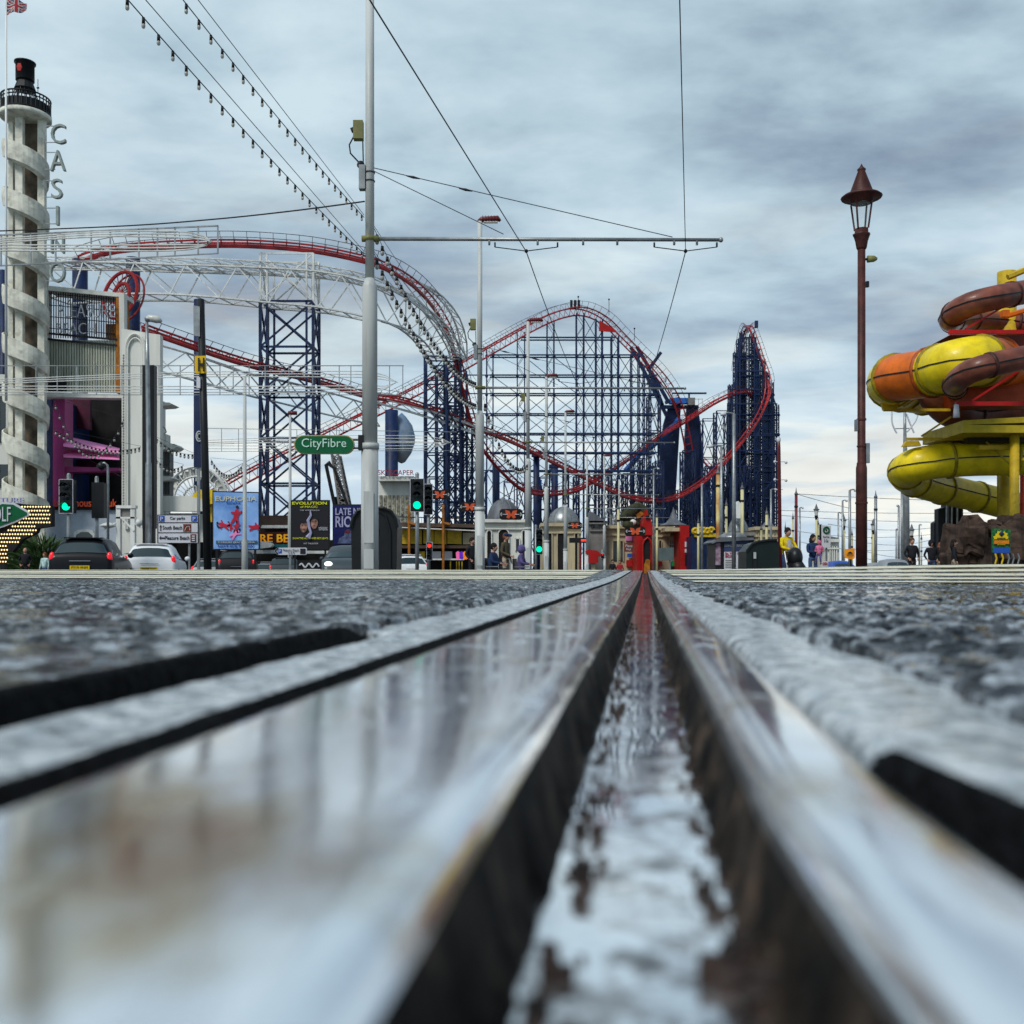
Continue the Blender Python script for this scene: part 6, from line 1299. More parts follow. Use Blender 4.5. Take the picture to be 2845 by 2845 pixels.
hydrant_post()
t = thing('banner_panel', 'navy banner panel with a pale circular mark behind the leaning black post', 'banner', base(552, 40)); s = MB(); s.pbox(538, 1085, 563, 1298, 40, 0.15); s.build('panel', M['navy'], t)
s = MB(); s.tube([P(553+8*math.cos(a), 1212-14*math.sin(a), 39.95) for a in np.linspace(0.8, 5.4, 16)], 0.025, 4); s.tube([P(553+4*math.cos(a), 1212-8*math.sin(a), 39.95) for a in np.linspace(0.8, 5.4, 12)], 0.02, 4); s.build('circular_mark', M['mast'], t); s = MB(); s.bar(P(552, 1298, 40.1), P(552, 1690, 40.1), 0.07); s.build('post', M['galv'], t)
def city_sign():
    Y = 17.9; t = thing('oval_sign', 'green pill-shaped sign reading CityFibre on a bracket off the near mast', 'sign', P(900, 1234, Y)); u = Y/F
    def pill(x0, x1, y0, y1):
        r = (y1-y0)/2; c = (y0+y1)/2; return [(x0+r-r*math.sin(a), c-r*math.cos(a)) for a in np.linspace(0, pi, 14)]+[(x1-r+r*math.sin(a), c+r*math.cos(a)) for a in np.linspace(0, pi, 14)]
    s = MB(); s.pprism(pill(817, 984, 1209, 1261), Y, 0.08); s.build('rim', M['gold'], t)
    s = MB(); s.pprism(pill(819.5, 981.5, 1211.5, 1258.5), Y-0.012, 0.03); p = s.build('face', M['green'], t)
    s = MB(); s.ptext('CityFibre', 838, 1218, 962, 1250, Y-0.022, 0.004, bold=0.0); s.build('lettering', M['paleblue'], p)
    s = MB(); s.box(P(1003, 1230, Y+0.03), (0.09, 0.1, 0.26)); s.bar(P(978, 1222, Y+0.05), P(1015, 1222, Y+0.05), 0.02); s.bar(P(978, 1245, Y+0.05), P(1015, 1245, Y+0.05), 0.02); s.build('bracket', M['black'], t)
city_sign()
def car_park_sign():
    Y = 38; t = thing('direction_sign', 'three-row grey direction sign for car parks and beaches behind the white car', 'sign', base(495, Y))
    s = MB(); s.pbox(437, 1430, 551, 1510, Y, 0.06); s.build('frame', M['ink'], t)
    rows = [(1432, 1451, 'Car parks', 472, 514), (1454, 1479, 'South Beach', 452, 506), (1482, 1508, 'Pleasure Beach', 458, 526)]
    for i, (a, b, tx, x0, x1) in enumerate(rows):
        s = MB(); s.pbox(440, a, 549, b, Y-0.02, 0.03); r = s.build('row_panel', M['signw'], t)
        s = MB(); s.ptext(tx, x0, (a+b)/2-6, x1, (a+b)/2+5, Y-0.03, 0.004, bold=0.01); s.build('lettering', M['ink'], r)
        if i == 0:
            for x in (441, 531):
                q = MB(); q.pbox(x, 1433, x+16, 1449, Y-0.035, 0.01); q.build('parking_symbol', M['signb'], r)
                q = MB(); q.ptext('P', x+4.5, 1436, x+12, 1447, Y-0.05, 0.004); q.build('letter', M['signw'], r)
        elif i == 1:
            q = MB(); q.pbox(509, 1456, 531, 1477, Y-0.035, 0.01); q.build('brown_symbol', M['brown'], r); q = MB(); q.tube([P(513, 1474, Y-0.045), P(518, 1464, Y-0.045), P(526, 1462, Y-0.045), P(528, 1474, Y-0.045)], 0.012, 4); q.build('pictogram', M['signw'], r)
            q = MB(); q.pprism([(443, 1464), (446.5, 1458), (450, 1464), (447.8, 1464), (447.8, 1475), (445.2, 1475), (445.2, 1464)], Y-0.035, 0.01); q.build('arrow', M['ink'], r)
        else:
            q = MB(); q.pbox(529, 1484, 545, 1506, Y-0.035, 0.01); q.build('brown_symbol', M['brown'], r)
            for yy in (1488, 1494, 1500):
                q = MB(); q.pbox(533, yy, 541, yy+3, Y-0.045, 0.01); q.build('pictogram', M['signw'], r)
            q = MB(); q.pprism([(442, 1495), (447, 1489), (447, 1493), (457, 1493), (457, 1497), (447, 1497), (447, 1501)], Y-0.035, 0.01); q.build('arrow', M['ink'], r)
    s = MB()
    s.bar(P(447, 1505, Y+0.1), P(447, 1690, Y+0.1), 0.045); s.build('post', M['galv'], t); s = MB(); s.bar(P(526, 1505, Y+0.1), P(526, 1690, Y+0.1), 0.045); s.build('post', M['galv'], t)
car_park_sign()
t = thing('chevron_sign', 'white left-pointing arrow sign with a blue P over the parked cars', 'sign', base(806, 36)); Y = 36
s = MB(); s.pprism([(762, 1531), (770, 1521.5), (850, 1521.5), (852, 1524), (852, 1539), (850, 1541.5), (770, 1541.5)], Y, 0.05); s.build('panel', M['signw'], t)
s = MB(); s.pprism([(763, 1531), (770, 1522), (774, 1522), (767, 1531), (774, 1541), (770, 1541)], Y-0.015, 0.01); s.build('chevron', M['ink'], t)
s = MB(); s.pbox(771, 1525, 783, 1537, Y-0.015, 0.01); q = s.build('parking_symbol', M['signb'], t); s = MB(); s.ptext('P', 774.5, 1527, 780, 1535.5, Y-0.03, 0.004); s.build('letter', M['signw'], q)
s = MB(); s.ptext('Pleasure Beach', 786, 1525, 830, 1531, Y-0.03, 0.004); s.build('lettering', M['ink'], t); s = MB(); s.ptext('A & B', 800, 1533, 818, 1538, Y-0.03, 0.004); s.build('lettering', M['ink'], t)
s = MB(); s.pbox(834, 1524, 849, 1539, Y-0.015, 0.01); s.build('pictogram_plate', M['ink'], t); s = MB(); s.bar(P(806, 1540, Y+0.08), P(806, 1690, Y+0.08), 0.05); s.build('post', M['galv'], t)
def billboard(name, label, x0, y0, x1, y1, Y, bg, tilt=0):
    t = thing(name, label, 'billboard', base((x0+x1)/2, Y)); s = MB(); s.pprism([(x0, y0), (x1, y0+tilt), (x1, y1), (x0, y1)], Y, 0.12); s.build('frame', M['black'], t)
    s = MB(); e = 3; s.pprism([(x0+e, y0+e), (x1-e, y0+e+tilt), (x1-e, y1-e), (x0+e, y1-e)], Y-0.02, 0.03); f = s.build('poster', bg, t)
    s = MB(); s.bar(P(x0+12, y1, Y+0.05), P(x0+12, 1690, Y+0.05), 0.06); s.build('leg', M['dark'], t); s = MB(); s.bar(P(x1-12, y1, Y+0.05), P(x1-12, 1690, Y+0.05), 0.06); s.build('leg', M['dark'], t); return t, f
def blob(f, pts, Y, m, nm, t=0.01):
    s = MB(); s.pprism(pts, Y, t); s.build(nm, m, f)
def fig(f, x, y, k, m, Y, lean=0.0, skirt=False):
    """a small dancer figure for a printed poster"""
    pts = [(0, -14), (3, -13), (4, -8), (9, -12), (11, -10), (5, -3), (5, 4), (8, 14), (4, 14), (0, 6), (-4, 14), (-8, 13), (-4, 3), (-4, -3), (-10, -4), (-10, -7), (-3, -8), (-3, -12)]
    c, s_ = math.cos(lean), math.sin(lean); blob(f, [(x+(a*c-b*s_)*k, y+(a*s_+b*c)*k) for a, b in pts], Y, m, 'printed_figure')
    blob(f, [(x+(0*c+17*s_)*k+2.6*k*math.cos(q), y+(0*s_-17*c)*k-3.2*k*math.sin(q)) for q in np.linspace(0, 2*pi, 10, endpoint=False)], Y, M['ink'], 'printed_head')
t, f = billboard('billboard', 'pale blue show billboard headed EUPHORIA with red-clad performers', 590, 1364, 721, 1528, 46, mat('icy_blue_print', (0.24, 0.42, 0.75), 0.5, var=0.35, vs=0.9, c2=(0.10, 0.25, 0.62)), 3)
Y = 45.94
s = MB(); s.ptext('EUPHORIA', 598, 1379, 713, 1392, Y, 0.004, bold=0.01); s.build('lettering', mat('straw_print', (0.62, 0.62, 0.42), 0.5), f); s = MB(); s.ptext('Gala', 628, 1393, 668, 1399, Y, 0.004); s.build('lettering', M['signb'], f)
for (x, y, k, le) in ((655, 1434, 1.5, 0.15), (622, 1460, 1.15, -1.2), (706, 1464, 1.1, 1.35), (656, 1467, 1.0, 0.1), (640, 1463, 0.8, -0.4)): fig(f, x, y, k, mat('poster_red', (0.55, 0.02, 0.05), 0.5), Y, le)
blob(f, [(600, 1455), (608, 1462), (616, 1468), (604, 1466)], Y, M['ink'], 'printed_shape'); fig(f, 652, 1484, 1.1, M['pink'], Y, 0.8)
s = MB(); s.pbox(600, 1502, 715, 1511, Y, 0.01); b2 = s.build('dark_band', mat('slate_print', (0.05, 0.12, 0.2), 0.5), f); s = MB(); s.ptext('PLEASURE BEACH ARENA', 606, 1504, 708, 1509, Y-0.02, 0.004); s.build('lettering', M['signw'], b2); s = MB(); s.ptext('HOT ICE SHOW', 606, 1514, 706, 1521, Y, 0.004, bold=0.02); s.build('lettering', mat('deep_blue_print', (0.02, 0.06, 0.35), 0.5), f)
t, f = billboard('theatre_poster', 'black theatre poster headed EVOLUTION of MAGIC with two pale faces', 808, 1389, 916, 1530, 50, M['ink'])
Y = 49.94
yl = mat('acid_yellow_print', (0.62, 0.66, 0.02), 0.5, emit=0.15)
s = MB(); s.ptext('EVOLUTION', 812, 1394, 908, 1402, Y, 0.004, bold=0.02); s.build('lettering', yl, f); s = MB(); s.ptext('of MAGIC', 834, 1405, 883, 1411, Y, 0.004); s.build('lettering', yl, f); s = MB(); s.ptext('THE UNMISSABLE', 832, 1416, 888, 1419, Y, 0.004); s.build('lettering', M['signw'], f)
fm = mat('poster_face_print', (0.42, 0.22, 0.17), 0.5, var=0.5, vs=4)
for (x, y, a) in ((844, 1462, 0.1), (873, 1452, -0.1)):
    blob(f, [(x+10*math.cos(q), y-16*math.sin(q)*(1.1 if math.sin(q) < 0 else 0.9)) for q in np.linspace(0, 2*pi, 18, endpoint=False)], Y, fm, 'printed_face')
    for dx in (-4, 4): blob(f, [(x+dx-2, y-3), (x+dx, y-4.5), (x+dx+2, y-3), (x+dx, y-2)], Y-0.02, M['ink'], 'printed_eye')
    blob(f, [(x-3.5, y+8), (x, y+7), (x+3.5, y+8), (x, y+9.5)], Y-0.02, M['lampred'], 'printed_mouth'); blob(f, [(x-10, y-4), (x-9, y-13), (x, y-17), (x+9, y-13), (x+10, y-4), (x+7, y-9), (x, y-11), (x-7, y-9)], Y-0.02, M['ink'], 'printed_hair')
lp = mat('lilac_print', (0.42, 0.42, 0.62), 0.5)
s = MB(); s.tube([P(862, 1418, Y-0.03), P(864, 1432, Y-0.03), P(856, 1446, Y-0.03), P(860, 1468, Y-0.03), P(864, 1480, Y-0.03), P(856, 1494, Y-0.03)], [0.03, 0.06, 0.08, 0.07, 0.07, 0.14], 5); s.build('light_streak', lp, f)
s = MB(); s.ptext('NOW PLAYING', 886, 1464, 910, 1474, Y, 0.004); s.build('lettering', M['signw'], f); s = MB(); s.ptext('SHOWTIME ALL SUMMER BEST SEATS', 813, 1493, 911, 1498, Y, 0.004); s.build('lettering', yl, f); s = MB(); s.ptext('HIT THE ROOF', 844, 1508, 884, 1512, Y, 0.004); s.build('lettering', M['signw'], f)
t, f = billboard('theatre_poster', 'deep blue poster reading LATE NIGHT, half hidden behind the black bin', 924, 1401, 1050, 1516, 52, mat('deep_navy_print', (0.008, 0.012, 0.10), 0.5, var=0.2))
Y = 51.94
s = MB(); s.ptext('LATE NIGHT', 932, 1411, 1042, 1431, Y, 0.004, bold=0.02); s.build('lettering', lp, f); s = MB(); s.ptext('RIOT', 932, 1434, 996, 1465, Y, 0.004, bold=0.02); s.build('lettering', lp, f)
blob(f, [(938, 1510), (942, 1496), (956, 1488), (958, 1476), (966, 1470), (976, 1474), (978, 1484), (990, 1492), (994, 1510)], Y, mat('steel_blue_print', (0.10, 0.13, 0.25), 0.5, var=0.5, vs=5), 'printed_shape'); blob(f, [(956, 1480), (960, 1474), (972, 1473), (974, 1480)], Y-0.02, M['lampred'], 'printed_shape')
def butterfly_sign(px, py, w, Y, label, kind=0):
    t = thing('butterfly_sign', label, 'illuminated sign', P(px, py+12, Y), 0, 'butterfly signs'); h = w*0.26
    s = MB(); r = h/2*1.6; s.pprism([(px-w/2, py-h*0.6), (px-w/2+6, py-h*0.9), (px+w/2-6, py-h*0.9), (px+w/2, py-h*0.6), (px+w/2, py+h*0.6), (px+w/2-6, py+h*0.9), (px-w/2+6, py+h*0.9), (px-w/2, py+h*0.6)], Y, 0.2); b = s.build('board', M['interior'], t)
    om = mat('butterfly_orange', (0.50, 0.075, 0.025), 0.5, emit=0.15); k = h/14
    for sd in (-1, 1):
        s = MB(); s.pprism([(px, py), (px+sd*4*k, py-8*k), (px+sd*14*k, py-10*k), (px+sd*12*k, py-1*k), (px+sd*9*k, py+1*k), (px+sd*11*k, py+8*k), (px+sd*5*k, py+10*k), (px, py+3*k)], Y-0.03, 0.02); s.build('wing', om, b)
        s = MB(); s.bar(P(px+sd*w*0.16, py, Y-0.03), P(px+sd*w*0.36, py, Y-0.03), 0.03); s.build('antenna_line', M['signw'], b)
        s = MB()
        for q in range(7):
            a = -1.1+q*0.36; s.bar(P(px+sd*w*0.38, py, Y-0.03), P(px+sd*(w*0.38+w*0.09*math.cos(a)), py+w*0.09*math.sin(a), Y-0.03), 0.025)
        s.build('starburst', M['mast'], b)
    return t
butterfly_sign(1222, 1374, 56, 74, 'upper left butterfly sign on the navy lattice right of the bin')
butterfly_sign(1305, 1408, 56, 74, 'second butterfly sign just left of the second mast')
butterfly_sign(1420, 1429, 64, 76, 'butterfly sign in front of the dark dome')
butterfly_sign(1597, 1460, 40, 80, 'small butterfly sign right of the pale grey dome')
butterfly_sign(1765, 1476, 56, 78, 'rounded butterfly sign beside the red spire')
t = thing('hanging_sign', 'small dark square sign with two words beside the red tower', 'sign', P(1747, 1522, 76)); s = MB(); s.pbox(1734, 1509, 1760, 1533, 76, 0.1); b = s.build('board', M['brown'], t); s = MB(); s.ptext('Pizza', 1738, 1513, 1757, 1520, 75.95, 0.004); s.build('lettering', M['signw'], b); s = MB(); s.ptext('Hut', 1740, 1522, 1753, 1529, 75.95, 0.004); s.build('lettering', M['signw'], b)
def bin_(x0, x1, yt, Y, label, dark='black', depth=1.1):
    t = thing('recycling_bin', label, 'bin', base((x0+x1)/2, Y), 0, 'domed recycling bins'); cx = (x0+x1)/2; hw = (x1-x0)/2; H = 1590-yt
    pts = [(x0+5, 1690), (x0, yt+H*0.30), (x0+hw*0.10, yt+H*0.15), (x0+hw*0.30, yt+H*0.045), (cx-hw*0.4, yt), (cx+hw*0.4, yt), (x1-hw*0.30, yt+H*0.045), (x1-hw*0.10, yt+H*0.15), (x1, yt+H*0.30), (x1-5, 1690)]
    s = MB(); s.pprism(pts, Y, depth); o = s.build('body', M[dark], t)
    s = MB(); s.tube([P(a, b, Y-0.02) for a, b in pts[1:9]], 0.045, 6); s.build('lid_rim', M['dark'], t)
    s = MB(); s.tube([P(cx+hw*0.15, yt+H*0.02, Y-0.03), P(cx+hw*0.5, yt+H*0.12, Y-0.03), P(cx+hw*0.68, yt+H*0.35, Y-0.03), P(cx+hw*0.7, 1690, Y-0.03)], 0.03, 5); s.build('moulded_rib', M['dark'], t)
    s = MB(); s.pbox(cx-hw*0.3, yt+H*0.3, cx+hw*0.2, yt+H*0.42, Y-0.03, 0.06); s.build('slot', M['interior'], t)
bin_(975, 1104, 1412, 24, 'large black domed recycling bin behind the foot of the near mast')
t = thing('recycling_bin', 'dark green-black sloping bin left of the man in the yellow jacket', 'bin', base(2115, 30)); s = MB(); s.pprism([(2072, 1690), (2074, 1532), (2090, 1512), (2104, 1506), (2135, 1501), (2158, 1500), (2164, 1510), (2165, 1690)], 30, 1.1); s.build('body', mat('bin_green_black', (0.010, 0.018, 0.017), 0.35), t)
s = MB(); s.tube([P(2074, 1532, 29.98), P(2090, 1512, 29.98), P(2104, 1506, 29.98), P(2135, 1501, 29.98), P(2158, 1500, 29.98)], 0.04, 6); s.build('lid_edge', M['dark'], t); s = MB(); s.pbox(2093, 1531, 2103, 1585, 29.93, 0.06); s.build('side_handle', M['dark'], t); s = MB(); s.pbox(2094, 1534, 2101, 1552, 29.9, 0.04); s.build('label_plate', M['mast'], t)
def kiosk():
    Y = 45; t = thing('domed_kiosk', 'dark advertising kiosk with a shallow grey dome and white posters', 'kiosk', base(2040, Y)); s = MB(); s.pbox(1987, 1496, 2095, 1690, Y, 1.8); s.build('body', M['black'], t)
    s = MB(); s.pprism([(1978, 1507), (1990, 1499), (2010, 1494), (2093, 1494), (2095, 1500), (1990, 1506), (1980, 1511)], Y-0.2, 2.2); s.build('eaves', M['grey'], t)
    dome(2004, 2084, 1477, 1494, Y, M['galv'], t, 'dome_roof', 1)
    s = MB(); s.pbox(2012, 1500, 2080, 1532, Y-0.03, 0.02); a = s.build('navy_poster', mat('slate_blue_print', (0.04, 0.06, 0.14), 0.5), t); s = MB(); s.ptext('LOW COST FRANCHISE', 2014, 1512, 2076, 1519, Y-0.05, 0.004); s.build('lettering', M['signw'], a)
    s = MB(); s.pbox(2012, 1533, 2068, 1690, Y-0.03, 0.02); a = s.build('white_poster', M['signw'], t); rdm = mat('poster_crimson', (0.45, 0.02, 0.06), 0.5)
    s = MB(); s.ptext('Be Your Own', 2015, 1534, 2066, 1541, Y-0.05, 0.004, bold=0.02); s.build('lettering', rdm, a); s = MB(); s.ptext('BOSS', 2015, 1542, 2040, 1549, Y-0.05, 0.004, bold=0.03); s.build('lettering', rdm, a)
    s = MB(); s.pprism([(2050, 1585), (2052, 1560), (2060, 1548), (2066, 1556), (2066, 1585)], Y-0.05, 0.01); s.build('printed_figure', M['navy'], a)
    for yy in (1556, 1562, 1568, 1574): s = MB(); s.pbox(2015, yy, 2036, yy+2, Y-0.05, 0.01); s.build('text_line', M['concg'], a)
    s = MB(); s.pbox(1988, 1509, 2002, 1570, Y-0.04, 0.03); s.build('side_poster', mat('grey_mauve_print', (0.28, 0.22, 0.28), 0.5, var=0.6, vs=4, c2=(0.12, 0.02, 0.05)), t)
kiosk()
t = thing('park_ride_sign', 'tall white sign panel with a green ring emblem and two lines of text', 'sign', base(2296, 50)); Y = 50
s = MB(); s.pprism([(2282, 1459), (2309, 1461), (2307, 1522), (2283, 1521)], Y, 0.08); p = s.build('panel', M['signw'], t); s = MB(); s.pbox(2278, 1457, 2284, 1540, Y+0.02, 0.1); s.build('side_post', M['dark'], t); s = MB(); s.bar(P(2296, 1520, Y+0.1), P(2296, 1690, Y+0.1), 0.05); s.build('post', M['galv'], t)
s = MB(); s.tube([P(2296+7.5*math.cos(a), 1473-8*math.sin(a), Y-0.02) for a in np.linspace(0, 2*pi, 20, endpoint=False)], 0.045, 5, closed=True); s.build('green_ring', M['green'], p); s = MB(); s.ball(P(2296, 1473, Y-0.02), 0.04, 5); s.build('ring_centre', M['ink'], p)
s = MB(); s.ptext('Park Ride', 2287, 1489, 2304, 1494, Y-0.02, 0.004); s.build('lettering', M['ink'], p); s = MB(); s.ptext('& Go', 2290, 1497, 2301, 1507, Y-0.02, 0.004); s.build('lettering', M['ink'], p)
t = thing('diversion_sign', 'orange temporary road sign with a black hump symbol', 'sign', base(2361, 40)); Y = 40; s = MB(); s.pprism([(2348, 1526), (2375, 1523), (2375, 1551), (2368, 1554), (2350, 1551), (2347, 1545)], Y, 0.04); p = s.build('panel', mat('sign_orange', (0.85, 0.30, 0.01), 0.45, emit=0.1), t)
s = MB(); s.pprism([(2354, 1538), (2358, 1534), (2362, 1532), (2366, 1534), (2370, 1538)], Y-0.03, 0.01); s.build('hump_symbol', M['ink'], p); s = MB(); s.pbox(2352, 1541, 2371, 1542.5, Y-0.03, 0.01); s.build('line', M['ink'], p); s = MB(); s.ptext('Humps', 2355, 1545, 2368, 1549, Y-0.03, 0.003); s.build('lettering', M['ink'], p); s = MB(); s.bar(P(2364, 1550, Y+0.05), P(2364, 1690, Y+0.05), 0.04); s.build('post', M['dark'], t)
t = thing('small_board', 'small white board with red lettering behind the blue-jacketed woman', 'sign', base(2291, 46)); s = MB(); s.pbox(2283, 1559, 2301, 1582, 46, 0.05); p = s.build('panel', M['signw'], t); s = MB(); s.ptext('OPEN', 2285, 1562, 2299, 1570, 45.96, 0.004, bold=0.02); s.build('lettering', M['redb'], p); s = MB(); s.bar(P(2291, 1582, 46.1), P(2291, 1690, 46.1), 0.04); s.build('post', M['dark'], t)
t = thing('wave_barrier', 'dark barrier painted with a white wave over a white bar', 'barrier', base(862, 30)); Y = 30; s = MB(); s.pbox(826, 1556, 892, 1690, Y, 0.1); s.build('panel', M['interior'], t)
s = MB(); s.tube([P(832+k*1.4, 1571-5*math.sin(k*0.42), Y-0.02) for k in range(40)], 0.025, 5); s.build('wave_line', M['signw'], t); s = MB(); s.pbox(843, 1581, 890, 1588, Y-0.03, 0.02); s.build('white_bar', M['signw'], t)
# fairground pieces behind
def round_ride():
    Y = 80; t = thing('white_round_ride', 'white spoked round ride showing above the pale parapet on the left', 'ride', base(545, Y)); c = P(545, 1392, Y); r = S(86, Y)
    def arc(rr, a0=0.05, a1=pi-0.05, oy=0, n=30): return [c+Vector((rr*math.cos(a), oy, rr*math.sin(a)*1.1)) for a in np.linspace(a0, a1, n)]
    for (q, w, oy) in ((1, 0.12, 0), (0.72, 0.09, 0), (1, 0.10, 1.2), (0.45, 0.09, 0.2)):
        s = MB(); s.tube(arc(r*q, oy=oy), w, 6); s.build('rim', M['white'], t)
    s = MB()
    for a in np.linspace(0.1, pi-0.1, 15): s.bar(c, c+Vector((r*math.cos(a), 0, r*math.sin(a)*1.1)), 0.05); s.bar(c+Vector((r*0.72*math.cos(a), 0, r*0.79*math.sin(a))), c+Vector((r*math.cos(a+0.15), 1.2, r*1.1*math.sin(a+0.15))), 0.05)
    s.build('spokes', M['white'], t)
    for k, a in enumerate(np.linspace(0.15, pi-0.15, 13)):
        s = MB(); s.box(c+Vector((r*0.86*math.cos(a), 0.3, r*0.95*math.sin(a))), (0.45, 0.4, 0.55), rz=0.3*k); s.build('cabin', M['wwall'] if k % 3 else M['galv'], t)
    s = MB(); s.bar(c, (c.x, Y, -0.6), 0.35); s.build('support', M['white'], t)
    s = MB(); s.pprism([(538, 1343), (548, 1334), (562, 1334), (563, 1358), (552, 1358)], Y-1, 0.5); s.build('navy_hub', M['navy'], t)
round_ride()
t = thing('yellow_canopy', 'bright yellow canopy edge just left of the leaning black post', 'canopy', base(562, 50)); s = MB(); s.pprism([(533, 1380), (545, 1366), (560, 1361), (590, 1360), (590, 1400), (563, 1400), (560, 1386)], 50, 1.5); s.build('canopy', mat('canopy_yellow', (0.80, 0.55, 0.01), 0.5), t); s = MB(); s.pbox(563, 1400, 589, 1450, 50.4, 0.5); s.build('tower_body', M['yellow'], t); s = MB(); s.pbox(570, 1450, 574, 1690, 50.5, 0.2); s.build('leg', M['white'], t)
def lean_tower():
    Y = 76; t = thing('leaning_lattice_tower', 'leaning grey and black lattice ride tower under the green oval sign', 'ride tower', base(935, Y)); s = MB(); a0, a1 = P(950, 1440, Y), P(916, 1262, Y); 
    def prof(dx, dy): return [P(930+dx, 1262, Y)+Vector((0, dy, 0)), P(962+dx*1.6, 1442, Y)+Vector((0, dy, 0))]
    L_ = [prof(-9, 0), prof(9, 0), prof(-9, 1.2), prof(9, 1.2)]
    for l in L_: s.bar(l[0], l[1], 0.09)
    for k in range(14):
        for (a, b) in ((0, 1), (2, 3), (0, 2), (1, 3)):
            s.bar(L_[a][0].lerp(L_[a][1], k/14), L_[b][0].lerp(L_[b][1], (k+1)/14), 0.06); s.bar(L_[b][0].lerp(L_[b][1], k/14), L_[a][0].lerp(L_[a][1], (k+1)/14), 0.05)
    s.build('lattice', M['concg'], t)
    s = MB(); s.tube([P(918, 1284, Y), P(906, 1291, Y), P(930, 1405, Y), P(932, 1690, Y)], 0.14, 5); s.build('strut', M['black'], t); s = MB(); s.tube([P(912, 1288, Y), P(928, 1300, Y), P(966, 1404, Y), P(960, 1690, Y)], 0.14, 5); s.build('strut', M['black'], t)
    s = MB(); s.pbox(928, 1380, 962, 1402, Y+0.3, 1.0); s.build('car', M['interior'], t)
lean_tower()
def drop_pod():
    Y = 120; t = thing('navy_ride_column', 'thick navy column with a blue and white rounded pod right of the near mast', 'ride', base(1088, Y)); s = MB(); s.smooth = True; a, b = P(1070, 1690, Y), P(1106, 1140, Y); s.tube([((a.x+b.x)/2, Y, a.z), ((a.x+b.x)/2, Y, b.z)], (b.x-a.x)/2, 16); s.build('column', M['navy'], t)
    s = MB(); s.smooth = True; p = P(1112, 1212, Y); u = Y/F; s.lathe((p.x, Y+1.5, p.z), [(0.05, -72*u), (10*u, -68*u), (28*u, -42*u), (37*u, -15*u), (38*u, 5*u), (30*u, 35*u), (12*u, 60*u), (0.05, 70*u)], 20); s.build('pod', mat('pod_blue_white', (0.05, 0.13, 0.25), 0.35, var=0.5, vs=0.35, c2=(0.32, 0.33, 0.33)), t)
    s = MB()
    for yy in (1360, 1385): s.bar(P(1076, yy, Y-1), P(1100, yy, Y-1), 0.1)
    s.bar(P(1078, 1400, Y-1), P(1078, 1355, Y-1), 0.1); s.bar(P(1092, 1400, Y-1), P(1092, 1345, Y-1), 0.1); s.build('ladder', M['galv'], t)
drop_pod()
# drooping bulb strings across the entrance and the park
for k, (x0, y0, x1, y1, Yq, sg, n, lb) in enumerate(((150, 1108, 345, 1160, 50, 2.2, 18, 'upper string of bulbs drooping across the dark entrance'), (150, 1190, 392, 1240, 50, 0.5, 22, 'lower string of bulbs drooping across the pink awnings'), (430, 1212, 540, 1260, 50, 0.25, 10, 'string of bulbs between the pier and the navy banner'), (430, 1270, 510, 1290, 52, 0.35, 8, 'short string of bulbs over the white ledges'), (585, 1272, 680, 1280, 52, 0.75, 14, 'string of bulbs over the pale blue billboard'))):
    festoon(P(x0, y0, Yq), P(x1, y1, Yq), sg, n, lb, br=0.07, blen=0.2, r=0.012)
